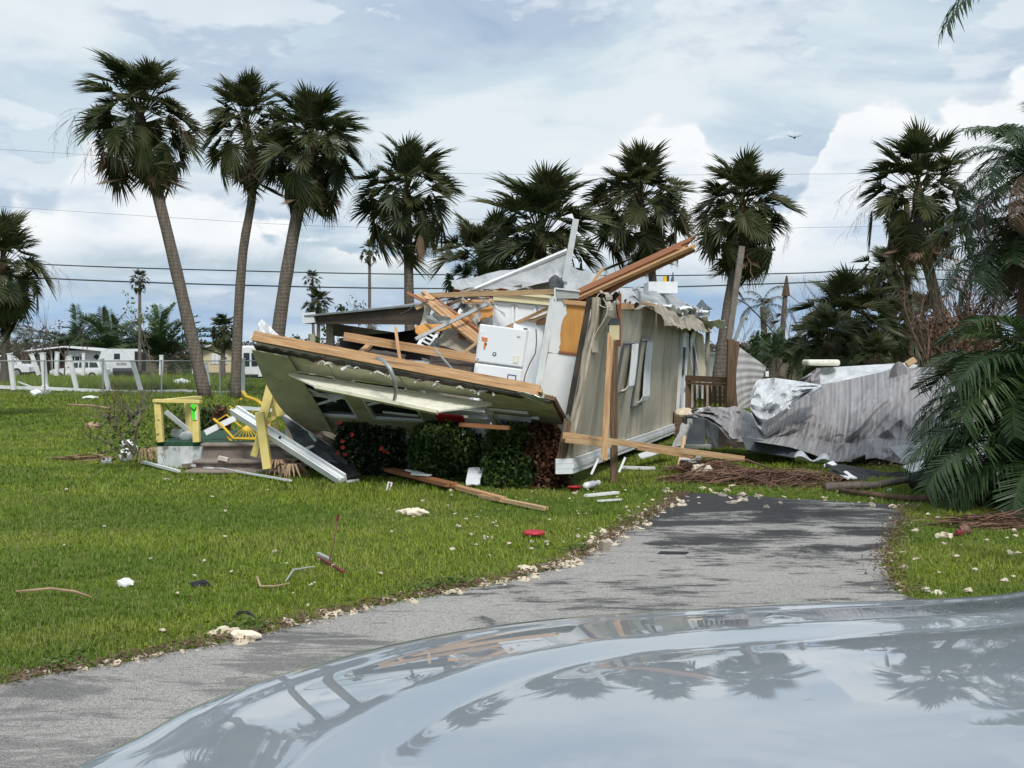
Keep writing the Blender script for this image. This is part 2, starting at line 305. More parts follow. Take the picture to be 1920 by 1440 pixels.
# ------------------------------------------------------------------ mesh building
class MB:
    def __init__(s): s.v = []; s.f = []; s.mi = []; s.uv = None; s.tint = None
    def add(s, vs, fs, mi=0):
        o = len(s.v); s.v += [V(p) for p in vs]
        for f in fs: s.f.append([i + o for i in f]); s.mi.append(mi)
        return s
    def box(s, c, size, rot=None, mi=0):
        c = V(c); hx, hy, hz = (x / 2 for x in size)
        vs = [V((x, y, z)) for z in (-hz, hz) for x, y in ((-hx, -hy), (hx, -hy), (hx, hy), (-hx, hy))]
        if rot is not None: vs = [rot @ p for p in vs]
        return s.add([p + c for p in vs], [(3, 2, 1, 0), (4, 5, 6, 7), (0, 1, 5, 4), (1, 2, 6, 5), (2, 3, 7, 6), (3, 0, 4, 7)], mi)
    def beam(s, a, b, w, t, up=(0, 0, 1), mi=0):
        a, b = V(a), V(b); M = frame(a, b, up)
        return s.box((a + b) / 2, ((b - a).length, w, t), M, mi)
    def tube(s, pts, r, n=8, mi=0, cap=True):
        pts = [V(p) for p in pts]; k = len(pts)
        rs = r if isinstance(r, (list, tuple)) else [r] * k
        vs = []; prev = None
        for i, p in enumerate(pts):
            d = (pts[min(i + 1, k - 1)] - pts[max(i - 1, 0)]).normalized()
            if prev is None: x = d.orthogonal().normalized()
            else:
                x = prev - d * prev.dot(d); x = x.normalized() if x.length > 1e-6 else d.orthogonal().normalized()
            prev = x; y = d.cross(x)
            vs += [p + (x * math.cos(q) + y * math.sin(q)) * rs[i] for q in (2 * math.pi * j / n for j in range(n))]
        fs = [(i * n + j, i * n + (j + 1) % n, (i + 1) * n + (j + 1) % n, (i + 1) * n + j) for i in range(k - 1) for j in range(n)]
        if cap: fs += [tuple(range(n))[::-1], tuple((k - 1) * n + j for j in range(n))]
        return s.add(vs, fs, mi)
    def sheet(s, g, th=.004, mi=0, uvs=None):
        """grid of points -> a sheet with thickness"""
        nu, nv = len(g), len(g[0]); nrm = []
        for i in range(nu):
            for j in range(nv):
                a = g[min(i + 1, nu - 1)][j] - g[max(i - 1, 0)][j]; b = g[i][min(j + 1, nv - 1)] - g[i][max(j - 1, 0)]
                n = a.cross(b); nrm.append(n.normalized() if n.length > 1e-9 else V((0, -1, 0)))
        top = [p for row in g for p in row]; N = nu * nv
        vs = top + [p - n * th for p, n in zip(top, nrm)]
        q = lambda i, j: i * nv + j
        fs = []
        for i in range(nu - 1):
            for j in range(nv - 1):
                fs.append((q(i, j), q(i + 1, j), q(i + 1, j + 1), q(i, j + 1)))
                fs.append((q(i, j) + N, q(i, j + 1) + N, q(i + 1, j + 1) + N, q(i + 1, j) + N))
        for i in range(nu - 1):
            for j in (0, nv - 1):
                a, b = q(i, j), q(i + 1, j); fs.append((a, b, b + N, a + N) if j else (b, a, a + N, b + N))
        for j in range(nv - 1):
            for i in (0, nu - 1):
                a, b = q(i, j), q(i, j + 1); fs.append((b, a, a + N, b + N) if i else (a, b, b + N, a + N))
        if uvs is not None: s.uv = (s.uv or []) + uvs + uvs
        return s.add(vs, fs, mi)
    def slab(s, pts, th, dirv=None, mi=0):
        """flat polygon given a thickness along dirv (or its normal)"""
        pts = [V(p) for p in pts]; n = len(pts)
        if dirv is None:
            dirv = V((0, 0, 0))
            for i in range(n): dirv += pts[i].cross(pts[(i + 1) % n])
            dirv = -dirv.normalized()
        d = V(dirv).normalized() * th
        nn = V((0, 0, 0))
        for i in range(n): nn += pts[i].cross(pts[(i + 1) % n])
        if nn.dot(d) > 0: pts = pts[::-1]
        vs = pts + [p + d for p in pts]
        return s.add(vs, [tuple(range(n)), tuple(range(n, 2 * n))[::-1]] + [(i, i + n, (i + 1) % n + n, (i + 1) % n) for i in range(n)], mi)
    def ball(s, c, r, seg=12, ring=8, mi=0):
        c = V(c); rx, ry, rz = r if isinstance(r, (tuple, list)) else (r, r, r)
        vs = [c + V((0, 0, rz))]
        for i in range(1, ring):
            a = math.pi * i / ring
            vs += [c + V((rx * math.sin(a) * math.cos(b), ry * math.sin(a) * math.sin(b), rz * math.cos(a))) for b in (2 * math.pi * j / seg for j in range(seg))]
        vs.append(c - V((0, 0, rz))); L = len(vs) - 1
        fs = [(0, 1 + j, 1 + (j + 1) % seg) for j in range(seg)]
        for i in range(ring - 2):
            for j in range(seg):
                a = 1 + i * seg; fs.append((a + j, a + seg + j, a + seg + (j + 1) % seg, a + (j + 1) % seg))
        a = 1 + (ring - 2) * seg; fs += [(L, a + (j + 1) % seg, a + j) for j in range(seg)]
        return s.add(vs, fs, mi)

def frame(a, b, up=(0, 0, 1)):
    x = (V(b) - V(a)).normalized(); u = V(up)
    if abs(x.dot(u.normalized())) > .98: u = V((0, 1, 0)) if abs(x.y) < .9 else V((1, 0, 0))
    y = u.cross(x).normalized(); z = x.cross(y)
    return Matrix((x, y, z)).transposed()
def grid4(a, b, c, d, nu, nv, fn=None):
    """corners a (u0v0) b (u1v0) c (u1v1) d (u0v1)"""
    g = []
    for i in range(nu + 1):
        u = i / nu; row = []
        for j in range(nv + 1):
            w = j / nv
            p = (a * (1 - u) + b * u) * (1 - w) + (d * (1 - u) + c * u) * w
            if fn: p = p + V(fn(u, w))
            row.append(p)
        g.append(row)
    return g

ORG = {}     # root object -> its place, so that parts can be written in world metres
def tagit(o, label=None, cat=None, group=None, kind=None):
    if label: o['label'] = label
    if cat: o['category'] = cat
    if group: o['group'] = group
    if kind: o['kind'] = kind
    return o
def thing(name, label, cat, loc, group=None, rz=0):
    o = bpy.data.objects.new(name, None); COL.objects.link(o)
    o.empty_display_size = .2; o.location = loc; o.rotation_euler = (0, 0, rz); ORG[o.name] = V(loc)
    return tagit(o, label, cat, group)
def mesh_of(name, mb, mat, off=V((0, 0, 0)), smooth=False):
    me = bpy.data.meshes.new(name)
    me.from_pydata([tuple(p - off) for p in mb.v], [], mb.f)
    for m in (mat if isinstance(mat, (list, tuple)) else [mat]): me.materials.append(m)
    if any(mb.mi): me.polygons.foreach_set('material_index', mb.mi)
    if mb.uv is not None and len(mb.uv) == len(mb.v):
        at = me.attributes.new('uvw', 'FLOAT_VECTOR', 'POINT'); at.data.foreach_set('vector', [c for q in mb.uv for c in q])
    if mb.tint is not None:
        at = me.attributes.new('tint', 'FLOAT', 'POINT'); at.data.foreach_set('value', mb.tint)
    if smooth: me.polygons.foreach_set('use_smooth', [True] * len(me.polygons))
    me.update()
    return me
def part(name, mb, mat, parent, smooth=False, label=None, kind=None):
    off = ORG[parent.name]
    me = mesh_of(name, mb, mat, off, smooth)
    o = bpy.data.objects.new(name, me); COL.objects.link(o); o.parent = parent; ORG[o.name] = off
    return tagit(o, label, None, None, kind)
def solo(name, mb, mat, label, cat, group=None, smooth=False, kind=None):
    xs = [p.x for p in mb.v]; ys = [p.y for p in mb.v]; zs = [p.z for p in mb.v]
    off = V(((min(xs) + max(xs)) / 2, (min(ys) + max(ys)) / 2, min(zs)))
    o = bpy.data.objects.new(name, mesh_of(name, mb, mat, off, smooth)); COL.objects.link(o); o.location = off
    ORG[o.name] = off
    return tagit(o, label, cat, group, kind)
def structure(name, mb, mat, smooth=False):
    o = bpy.data.objects.new(name, mesh_of(name, mb, mat, V((0, 0, 0)), smooth)); COL.objects.link(o)
    o['kind'] = 'structure'; ORG[o.name] = V((0, 0, 0)); return o
def board(name, a, b, w, t, mat, parent=None, label=None, cat=None, group=None, up=(0, 0, 1), jag=0.0, ends=(1, 1)):
    """a length of timber or channel: local X is its grain; jag splinters its ends"""
    a, b = V(a), V(b); L = (b - a).length; M = frame(a, b, up)
    mb = MB(); nx = 4
    ys = [-w / 2, -w / 6, w / 6, w / 2]
    for k in range(3):                                  # three strips so that a broken end is ragged
        x0 = -(R.random() * jag if ends[0] else 0); x1 = L + (R.random() * jag if ends[1] else 0)
        y0, y1 = ys[k], ys[k + 1]
        e = 0.0004 * k
        vs = [V((x, y, z)) for x in (x0, x1) for y, z in ((y0, -t / 2 + e), (y1, -t / 2 + e), (y1, t / 2 - e), (y0, t / 2 - e))]
        if jag: 
            for q in (4, 5, 6, 7): vs[q].x += R.uniform(-.25, .25) * jag
        mb.add(vs, [(0, 3, 2, 1), (4, 5, 6, 7), (0, 1, 5, 4), (1, 2, 6, 5), (2, 3, 7, 6), (3, 0, 4, 7)])
    o = bpy.data.objects.new(name, mesh_of(name, mb, mat)); COL.objects.link(o)
    po = ORG[parent.name] if parent else V((0, 0, 0))
    o.matrix_local = Matrix.Translation(a - po) @ M.to_4x4()
    if parent: o.parent = parent; o.matrix_local = Matrix.Translation(a - po) @ M.to_4x4()
    ORG[o.name] = po
    return tagit(o, label, cat, group)
def qmesh(name, quads, mat, tint=None, tri=False):
    """(N,4,3) or (N,3,3) array of faces -> mesh"""
    quads = np.asarray(quads, dtype=np.float32); N, k, _ = quads.shape
    me = bpy.data.meshes.new(name)
    me.vertices.add(N * k); me.vertices.foreach_set('co', quads.reshape(-1))
    me.loops.add(N * k); me.loops.foreach_set('vertex_index', np.arange(N * k, dtype=np.int32))
    me.polygons.add(N); me.polygons.foreach_set('loop_start', np.arange(0, N * k, k, dtype=np.int32))
    for m in (mat if isinstance(mat, (list, tuple)) else [mat]): me.materials.append(m)
    if tint is not None:
        at = me.attributes.new('tint', 'FLOAT', 'POINT'); at.data.foreach_set('value', np.repeat(np.asarray(tint, dtype=np.float32), k))
    me.update(calc_edges=True); me.validate()
    return me
def link(name, me, parent=None, loc=(0, 0, 0), rot=None, scale=None):
    o = bpy.data.objects.new(name, me); COL.objects.link(o)
    if parent: o.parent = parent; ORG[o.name] = ORG[parent.name]
    else: ORG[o.name] = V(loc)
    o.location = loc
    if rot is not None: o.rotation_euler = rot
    if scale is not None: o.scale = (scale,) * 3 if not isinstance(scale, (tuple, list)) else scale
    return o
def leaf_quads(c, size, rng, flat=.0, aspect=2.0):
    """random leaf-shaped quads at the centres c"""
    n = len(c); d = rng.normal(size=(n, 3)); d[:, 2] *= (1 - flat); d /= np.linalg.norm(d, axis=1)[:, None]
    e = rng.normal(size=(n, 3)); e -= (e * d).sum(1)[:, None] * d; e /= np.linalg.norm(e, axis=1)[:, None]
    s = size * rng.uniform(.6, 1.3, n)[:, None]
    return np.stack([c - d * s, c + e * s / aspect, c + d * s, c - e * s / aspect], axis=1)
def wob(p, s, a): return (noise.noise_vector(V(p) * s)) * a
# ================================================================== THE SETTING
def terrain(x, y):
    k = max(0.0, min(1.0, (y - 53) / 9)); k = k * k * (3 - 2 * k)
    r = max(0.0, min(1.0, (175 - y) / 30))
    return -0.5 * k * r
def ground_mat():
    m, t, b = newmat('lawn_soil')
    v = coords(t, 'World')
    n = t.noise(v, .35, 6, .6); n2 = t.noise(v, 5, 6, .7); n3 = t.noise(v, 60, 3, .6)
    col = t.mix(t.ss(n, .38, .62), (.09, .135, .02), (.125, .155, .028))
    col = t.mix(t.ss(n2, .48, .7, 0, .55), col, (.13, .12, .045))
    col = t.mix(t.ss(n3, .45, .7, 0, .6), col, (.03, .05, .012))
    wy = t.sep(v)[1]; col = t.mix(t.ss(t.m('ADD', wy, t.m('MULTIPLY', n, 40.)), 92, 112), col, (.085, .072, .04))
    t.put(b.inputs['Base Color'], col); b.inputs['Roughness'].default_value = 1; b.inputs['Specular IOR Level'].default_value = .1
    bumpit(t, b, t.m('ADD', n3, n2), .5, .03)
    return m
mb = MB()
xs = [-2500, -900, -300, -120, -60, -30, -15, -8, 0, 8, 15, 30, 60, 120, 300, 900, 2500]
ys = [-200, -40, -10, 0, 5, 10, 20, 30, 45, 53, 55, 57, 59, 62, 80, 100, 120, 145, 152, 160, 168, 175, 220, 400, 900, 3500]
mb.add([(x, y, terrain(x, y)) for y in ys for x in xs], [(j * len(xs) + i, j * len(xs) + i + 1, (j + 1) * len(xs) + i + 1, (j + 1) * len(xs) + i) for j in range(len(ys) - 1) for i in range(len(xs) - 1)])
structure('ground', mb, ground_mat())

# driveway: widening to the road in front of it
EDGE_L = [(0, 1287), (125, 1262), (250, 1240), (365, 1218), (480, 1195), (600, 1160), (700, 1138), (800, 1120), (880, 1105), (950, 1090), (1020, 1072), (1080, 1052), (1120, 1030), (1150, 1008), (1195, 982), (1235, 957), (1290, 925)]
EDGE_R = [(1694, 948), (1690, 965), (1678, 990), (1668, 1012), (1660, 1035), (1650, 1058), (1668, 1085), (1690, 1115)]
Lw = [G(*p) for p in EDGE_L]; Rw = [G(*p) for p in EDGE_R]
def rough_line(pts, step=.12, amp=.05):
    out = []
    for a, b in zip(pts[:-1], pts[1:]):
        n = max(1, int((b - a).length / step))
        for i in range(n):
            p = a.lerp(b, i / n); q = noise.noise_vector(p * 2.3) * amp + noise.noise_vector(p * 9) * amp * .5
            out.append(V((p.x + q.x, p.y + q.y, 0)))
    return out + [pts[-1]]
left = [V((-60, -2.2, 0)), V((-12, -1.2, 0)), V((-7.5, 1.6, 0)), V((-4.6, 4.1, 0))] + Lw
right = Rw + [V((3.4, 6.4, 0)), V((5.2, 3.6, 0)), V((9, 1.6, 0)), V((60, 1.0, 0))]
lo = rough_line(left[2:], .12, .06); ro = rough_line(right[:-1], .12, .06)
far = [V((Lw[-1].x * (1 - k) + Rw[0].x * k, Lw[-1].y * (1 - k) + Rw[0].y * k + .12 * noise.noise(V((k * 9, 0, 3))), 0)) for k in (i / 14 for i in range(1, 14))]
DRIVE = left[:2] + lo + far + ro + [right[-1], V((60, -7, 0)), V((-60, -9.5, 0))]
DRV = np.array([(p.x, p.y) for p in DRIVE])
def inside(poly, x, y):
    r = np.zeros(len(x), bool); j = len(poly) - 1
    for i in range(len(poly)):
        (xi, yi), (xj, yj) = poly[i], poly[j]
        if yi != yj: r ^= ((yi > y) != (yj > y)) & (x < (xj - xi) * (y - yi) / (yj - yi) + xi)
        j = i
    return r
def asphalt():
    m, t, b = newmat('worn_asphalt')
    v = coords(t, 'World'); x, y, z = t.sep(v)
    grit = t.noise(v, 40, 5, .85); grit2 = t.noise(v, 150, 2, .7)
    vo = t.node('ShaderNodeTexVoronoi'); t.put(vo.inputs['Vector'], v); vo.inputs['Scale'].default_value = 62
    n = t.noise(v, 1.1, 6, .6)
    base = t.mix(t.ss(n, .35, .65), (.34, .325, .305), (.275, .263, .25))
    base = t.mix(t.ss(grit, .38, .52, .85, 0), base, (.10, .096, .09))
    base = t.mix(t.ss(grit2, .48, .62, 0, .75), base, (.62, .595, .55))
    # what is left of the black sealing coat: whole at the far end, worn to streaks nearer the road
    sv = t.comb(t.m('MULTIPLY', x, .62), t.m('MULTIPLY', y, 1.35), 2.0)
    s = t.noise(sv, 1.5, 9, .68, .5)
    keep = t.m('ADD', s, t.m('ADD', t.ss(y, 8.8, 12.8, -.015, .165), t.ss(t.noise(v, .42, 3), .42, .62, -.10, .06)))
    keep = t.m('ADD', keep, t.m('MULTIPLY', t.m('SUBTRACT', grit, .5), .35))
    mask = t.ss(keep, .52, .60)
    thin = t.noise(t.comb(t.m('MULTIPLY', x, 1.1), t.m('MULTIPLY', y, 4.2), 7.0), 1.9, 7, .7, .8); blot = t.noise(t.vm('ADD', v, (20., 5., 0.)), .55, 4, .6)
    mask = t.m('MAXIMUM', mask, t.m('MULTIPLY', t.ss(t.m('ADD', thin, t.m('ADD', t.m('ADD', t.ss(blot, .42, .62, -.10, .10), t.ss(y, 7.4, 9.5, -.01, .035)), t.m('MULTIPLY', t.m('SUBTRACT', grit, .5), .45))), .495, .60), .85))
    mask = t.m('MULTIPLY', mask, t.ss(y, 5.6, 8.2, .55, 1.0))
    coat = t.mix(t.ss(grit2, .4, .7), (.042, .043, .046), (.085, .085, .086))
    crack = t.node('ShaderNodeTexVoronoi', feature='DISTANCE_TO_EDGE'); crack.inputs['Scale'].default_value = .75
    t.put(crack.inputs['Vector'], t.vm('ADD', v, t.vm('SCALE', t.noise(v, 2.4, 5, .6, out=1), None) if False else t.comb(t.m('MULTIPLY', t.noise(v, 2.5, 6), 1.2), t.m('MULTIPLY', t.noise(t.vm('ADD', v, (7., 7., 7.)), 2.5, 6), 1.2), 0.0)))
    ck = t.m('MULTIPLY', t.ss(crack.outputs['Distance'], .012, .0), t.ss(n, .45, .55))
    col = t.mix(mask, base, coat); col = t.mix(t.m('MULTIPLY', ck, .0), col, (.05, .05, .05))
    t.put(b.inputs['Base Color'], col); b.inputs['Roughness'].default_value = .92; b.inputs['Specular IOR Level'].default_value = .2
    bumpit(t, b, t.m('ADD', vo.outputs['Distance'], t.m('ADD', grit, grit2)), .55, .012)
    return m
mb = MB(); mb.slab([V((p.x, p.y, .008)) for p in DRIVE], .02, (0, 0, -1))
structure('driveway', mb, asphalt())

# ------------------------------------------------------------------ grass
def grass_mat():
    m, t, b = newmat('grass_blade')
    a = t.node('ShaderNodeAttribute', attribute_name='tint').outputs['Fac']
    v = coords(t, 'World')
    n = t.noise(v, .55, 5, .6); n2 = t.noise(t.vm('MULTIPLY', t.vm('ADD', v, (50., 0., 0.)), (.6, 1.3, 1.)), .42, 5, .6)
    c = t.mix(a, (.135, .21, .016), (.325, .395, .045))
    c = t.mix(t.ss(n, .42, .66, 0, .62), c, (.29, .31, .065))
    c = t.mix(t.ss(n2, .43, .58, 0, .62), c, (.065, .15, .014))
    c = t.mix(t.ss(a, .93, .97), c, (.30, .27, .12))
    t.put(b.inputs['Base Color'], c); b.inputs['Roughness'].default_value = .55; b.inputs['Specular IOR Level'].default_value = .3
    tr = t.node('ShaderNodeBsdfTranslucent'); t.put(tr.inputs[0], c)
    mx = t.node('ShaderNodeMixShader'); mx.inputs[0].default_value = .3
    t.l.new(b.outputs[0], mx.inputs[1]); t.l.new(tr.outputs[0], mx.inputs[2]); t.l.new(mx.outputs[0], t.n['Material Output'].inputs[0])
    return m
GRASS = grass_mat()
HOUSE_FP = [(-3.5, 16.6), (.75, 14.4), (4.6, 27.3), (-1.2, 29)]
def blades(y0, y1, dens, h, w, n, xl=-.60, xr=.56, two=True, rng=NR):
    """tufts of grass between two distances"""
    area = ((xr - xl) * (y0 + y1) / 2 + 1) * (y1 - y0)
    N = int(area * dens)
    y = np.sqrt(rng.uniform(y0 ** 2, y1 ** 2, N)); x = rng.uniform(xl, xr, N) * y
    k = ~inside(DRV, x, y) & ~inside(HOUSE_FP, x, y)
    x, y = x[k], y[k]
    bx = np.repeat(x, n) + rng.normal(0, .035, len(x) * n); by = np.repeat(y, n) + rng.normal(0, .035, len(x) * n)
    M = len(bx); az = rng.uniform(0, 2 * np.pi, M); lean = rng.uniform(.15, 1.25, M) ; pt_ = .5 + .25 * (np.sin(bx * 1.9 + np.sin(by * 1.3) * 2) + np.sin(by * 1.6 + np.sin(bx * .8) * 2.5)); hh = h * rng.uniform(.4, 1.25, M) * (.65 + .75 * pt_)
    patch = np.repeat(rng.normal(0, .13, len(x)), n); tint = np.clip(rng.uniform(0, .9, M) + patch, 0, .9)
    tint[rng.random(M) < .06 + .05 * (1 - pt_)] = 1.0
    dx, dy = np.cos(az), np.sin(az); sx, sy = -dy * w, dx * w
    z0 = np.zeros(M)
    base1 = np.stack([bx - sx, by - sy, z0], 1); base2 = np.stack([bx + sx, by + sy, z0], 1)
    mx_, my_ = bx + dx * hh * lean * .35, by + dy * hh * lean * .35; mz = hh * .62
    m1 = np.stack([mx_ - sx * .75, my_ - sy * .75, mz], 1); m2 = np.stack([mx_ + sx * .75, my_ + sy * .75, mz], 1)
    tip = np.stack([bx + dx * hh * lean, by + dy * hh * lean, hh * (1.02 - lean * .3)], 1)
    if two:
        return np.stack([base1, base2, m2, m1], 1), np.stack([m1, m2, tip, tip * .999 + m1 * .001], 1), tint
    return np.stack([base1, base2, tip, tip * .99 + base1 * .01], 1), None, tint
def grass(name, bands, mat):
    q, tn = [], []
    for b in bands:
        a, c, t = blades(*b[0], **b[1]); q.append(a); tn.append(t)
        if c is not None: q.append(c); tn.append(t)
    o = link(name, qmesh(name, np.concatenate(q), mat, np.concatenate(tn))); o['kind'] = 'stuff'; return o
o = grass('lawn_grass', [((3.6, 9, 360, .045, .0032, 9), {}), ((9, 14, 200, .055, .005, 8), {'two': False}), ((14, 22, 75, .065, .0085, 8), {'two': False}), ((22, 36, 26, .08, .014, 8), {'two': False}), ((36, 53, 9, .12, .022, 8), {'two': False})], GRASS)

# ================================================================== THE WRECKED HOME
UP = V((0, 0, 1))
home = thing('mobile_home', 'wrecked beige mobile home with its end wall torn off and tipped forward over the hedges', 'mobile home', (-1.0, 18, 0))
# long side wall, leaning outward at its near end: (distance, foot px, head px)
STA = [(14.2, (1065, 868), (1122, 558)), (15.0, (1088, 861), (1146, 562)), (16.0, (1114, 851), (1170, 574)), (17.3, (1147, 839), (1194, 576)), (18.8, (1180, 828), (1216, 578)), (20.6, (1216, 816), (1240, 586)), (22.6, (1250, 803), (1264, 590)), (24.8, (1279, 793), (1288, 597)), (27.0, (1302, 783), (1308, 602))]
foot = [P(*s[1], s[0]) for s in STA]; head = [P(*s[2], s[0]) for s in STA]
def side(y, h):
    for i in range(len(STA) - 1):
        if y <= STA[i + 1][0] or i == len(STA) - 2:
            k = (y - STA[i][0]) / (STA[i + 1][0] - STA[i][0])
            return (foot[i].lerp(foot[i + 1], k)).lerp(head[i].lerp(head[i + 1], k), h)
SN = (side(24, .5) - side(15, .5)).cross(UP).normalized()        # out of the wall, to the right
def wall_bulge(y, h):
    return .035 * math.sin(y * 1.9) * math.sin(h * 3.1) + .03 * noise.noise(V((y * .8, h * 2, 4)))
PW = 1.07
k = 0; y = 14.22
while y < 26.9:
    y1 = min(y + PW, 27.0)
    g = []
    for i in range(7):
        yy = y + .006 + (y1 - y - .012) * i / 6; row = []
        for j in range(11):
            h = j / 10
            hh = h * (1 + (.012 * noise.noise(V((yy * 6, 1, 0))) if j == 10 else 0))
            off = wall_bulge(yy, h) + (.004 if k % 2 else 0)
            groove = -.008 if i in (3,) else 0
            edge = 0
            if y < 14.5 and i == 0: edge = .06 * noise.noise(V((2, h * 7, 0)))
            row.append(side(yy + edge, hh) + SN * (off + groove))
        g.append(row)
    mb = MB(); mb.sheet(g, .05); part('wall_panel', mb, SIDING, home)
    y = y1; k += 1
# cut edge of the wall: studs and broken corner trim
mb = MB(); mb.tube([side(14.16, h) + SN * (-.02 + .02 * math.sin(h * 17)) for h in [i / 12 for i in range(13)]], .035, 6); part('corner_trim', mb, BEIGE, home)
board('wall_stud', side(14.12, .03) - SN * .09, side(14.12, .24) - SN * .09, .10, .06, OLDX, home, up=(0, -1, 0), jag=.06)
board('wall_stud', side(14.2, .30) - SN * .11, side(14.2, .99) - SN * .11, .07, .04, DARK, home, up=(0, -1, 0), jag=.06)
# inner face and far end, so that the home is closed from the side
mb = MB(); mb.sheet([[side(yy, h) - SN * .10 for h in (0.02, .5, .93)] for yy in (14.4, 18, 22, 26.9)], .02); part('inner_lining', mb, PAPER, home)
A, B = side(27, 0), side(27, .98); C_ = A - SN * 4.0
mb = MB(); mb.sheet(grid4(A - SN * .1, C_, C_ + UP * 2.3, B - SN * .1, 4, 4), .06); part('rear_wall', mb, SIDING, home)
FL0, FL1 = side(17.4, .02) - SN * .12, side(26.9, .02) - SN * .12
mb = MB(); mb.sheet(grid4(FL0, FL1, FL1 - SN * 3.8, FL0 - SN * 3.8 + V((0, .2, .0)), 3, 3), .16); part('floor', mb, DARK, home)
mb = MB(); mb.sheet(grid4(FL0 - SN * 3.8 + V((0, 1.5, 0)), FL1 - SN * 3.8, FL1 - SN * 3.8 + UP * 2.2, FL0 - SN * 3.8 + V((0, 1.5, 1.4)), 5, 4), .06); part('far_side_wall', mb, SIDING, home)
# white skirting rail along the foot of the wall: ribbed channel in three lengths
for y0, y1 in ((14.15, 16.0), (16.02, 19.4), (19.42, 23.2)):
    mb = MB()
    for r, (dz, o_) in enumerate(((.03, .05), (-.035, .062), (-.10, .05))):
        pts = [side(yy, 0) + UP * dz + SN * o_ for yy in (y0, (y0 + y1) / 2, y1)]
        for a, b in zip(pts[:-1], pts[1:]): mb.beam(a, b, .05, .062)
    part('skirting_rail', mb, ALW, home)
mb = MB(); q = side(14.15, 0) + SN * .05
for dz in (.03, -.035, -.10): mb.beam(q + UP * dz, q + UP * dz + V((-.2, -.03, 0)), .05, .062)
part('skirting_rail', mb, ALW, home)
for yy in (14.9, 16.8, 19.5, 22.4):
    f = side(yy, 0) - SN * .3; mb = MB(); mb.box((f.x, f.y, f.z / 2 - .06), (.22, .3, f.z + .1)); part('block_pier', mb, CONC, home)
mb = MB(); a, b = side(16.6, 0) - SN * .35 + UP * -.08, side(26.5, 0) - SN * .35 + UP * -.08
mb.beam(a, b, .08, .2); mb.beam(a - SN * 2.6, b - SN * 2.6, .08, .2); part('chassis_rail', mb, DARK, home)

# two windows whose ribbed metal shutters have swung out at the foot
for (y0, y1, hb, ht) in ((16.55, 17.2, .40, .74), (18.35, 19.35, .27, .755)):
    fr = MB(); q = lambda yy, h, o=.03: side(yy, h) + SN * (wall_bulge(yy, h) + o)
    for a, b in (((y0, hb), (y0, ht)), ((y1, hb), (y1, ht)), ((y0, hb), (y1, hb)), ((y0, ht), (y1, ht))):
        fr.beam(q(*a), q(*b), .02, .03, SN)
    w = part('window', fr, UNIT, home)
    mb = MB(); mb.sheet([[q(yy, hb + (ht - hb) * h / 4, .034) for h in range(5)] for yy in (y0, y1)], .006); part('pane', mb, SIDING, w)
    mb = MB(); mb.beam(q(y0, ht + .012, .05), q(y1 + .25, ht + .012, .05), .03, .025, SN); part('shutter_rail', mb, ALG, w)
    mb = MB(); g = []
    n = 14
    for i in range(n + 1):
        u = i / n; row = []
        for j in range(15):
            s_ = j / 14
            ym = y0 + (y1 - y0) * .58; yy = ym + (y1 + .12 - ym) * u
            h = ht - (ht - hb) * s_ * 1.0
            out = .015 + .07 * s_ + .02 * math.sin(u * math.pi * 7) - (.16 * max(0, (s_ - .86) / .14) ** 2)
            row.append(side(yy, h) + SN * (out + .045 + wall_bulge(yy, h)))
        g.append(row)
    mb.sheet(g, .012); part('ribbed_shutter', mb, ALW, w, smooth=False)
# door near the far end
y0, y1 = 23.6, 24.5
q = lambda yy, h, o=.03: side(yy, h) + SN * o
mb = MB()
for a, b in (((y0, .02), (y0, .84)), ((y1, .02), (y1, .84)), ((y0, .84), (y1, .84))): mb.beam(q(*a, .06), q(*b, .06), .07, .07, SN)
dr = part('door', mb, ALW, home)
mb = MB(); mb.sheet([[q(yy, h, .055) for h in (.02, .4, .83)] for yy in (y0, y1)], .03); part('door_leaf', mb, WHITE, dr)
mb = MB(); mb.sheet([[q(yy, h, .075) for h in (.46, .72)] for yy in (y0 + .25, y1 - .25)], .012); part('pane', mb, GLASSD, dr)
mb = MB(); mb.ball(q(y1 - .1, .36, .12), .035, 8, 6); part('handle', mb, BLACKT, dr)

# shredded eave: roof edge metal folded over the far half of the wall head
mb = MB(); g = []
for i in range(29):
    yy = 18.2 + 8.8 * i / 28; row = []
    for j in range(7):
        s_ = j / 6; c = side(yy, .985)
        d = SN * (.10 + .26 * s_ + .07 * noise.noise(V((yy * 2.1, s_ * 3, 0)))) + UP * (.10 - .36 * s_ ** 1.5 + .10 * noise.noise(V((yy * 3.3, s_ * 2, 5))))
        row.append(c + d)
    g.append(row)
mb.sheet(g, .008); part('torn_eave', mb, BEIGE, home)
for i in range(5):
    yy = 20.3 + i * 1.45; c = side(yy, 1.0); g = []
    r0 = R.random() * 9
    for a in range(9):
        row = []
        for b in range(7):
            u, w = a / 8, b / 6
            p = c + V((.25 - .9 * w, 0, 0)) + (side(25, .9) - side(20, .9)).normalized() * (u * 1.9 - .4) + UP * (.06 + .10 * i * .4 + .16 * w)
            p += wob((u * 2 + r0, w * 2.5, i), 1.6, .17); row.append(p)
        g.append(row)
    mb = MB(); mb.sheet(g, .006); part('crumpled_roof_edge', mb, ALW, home)
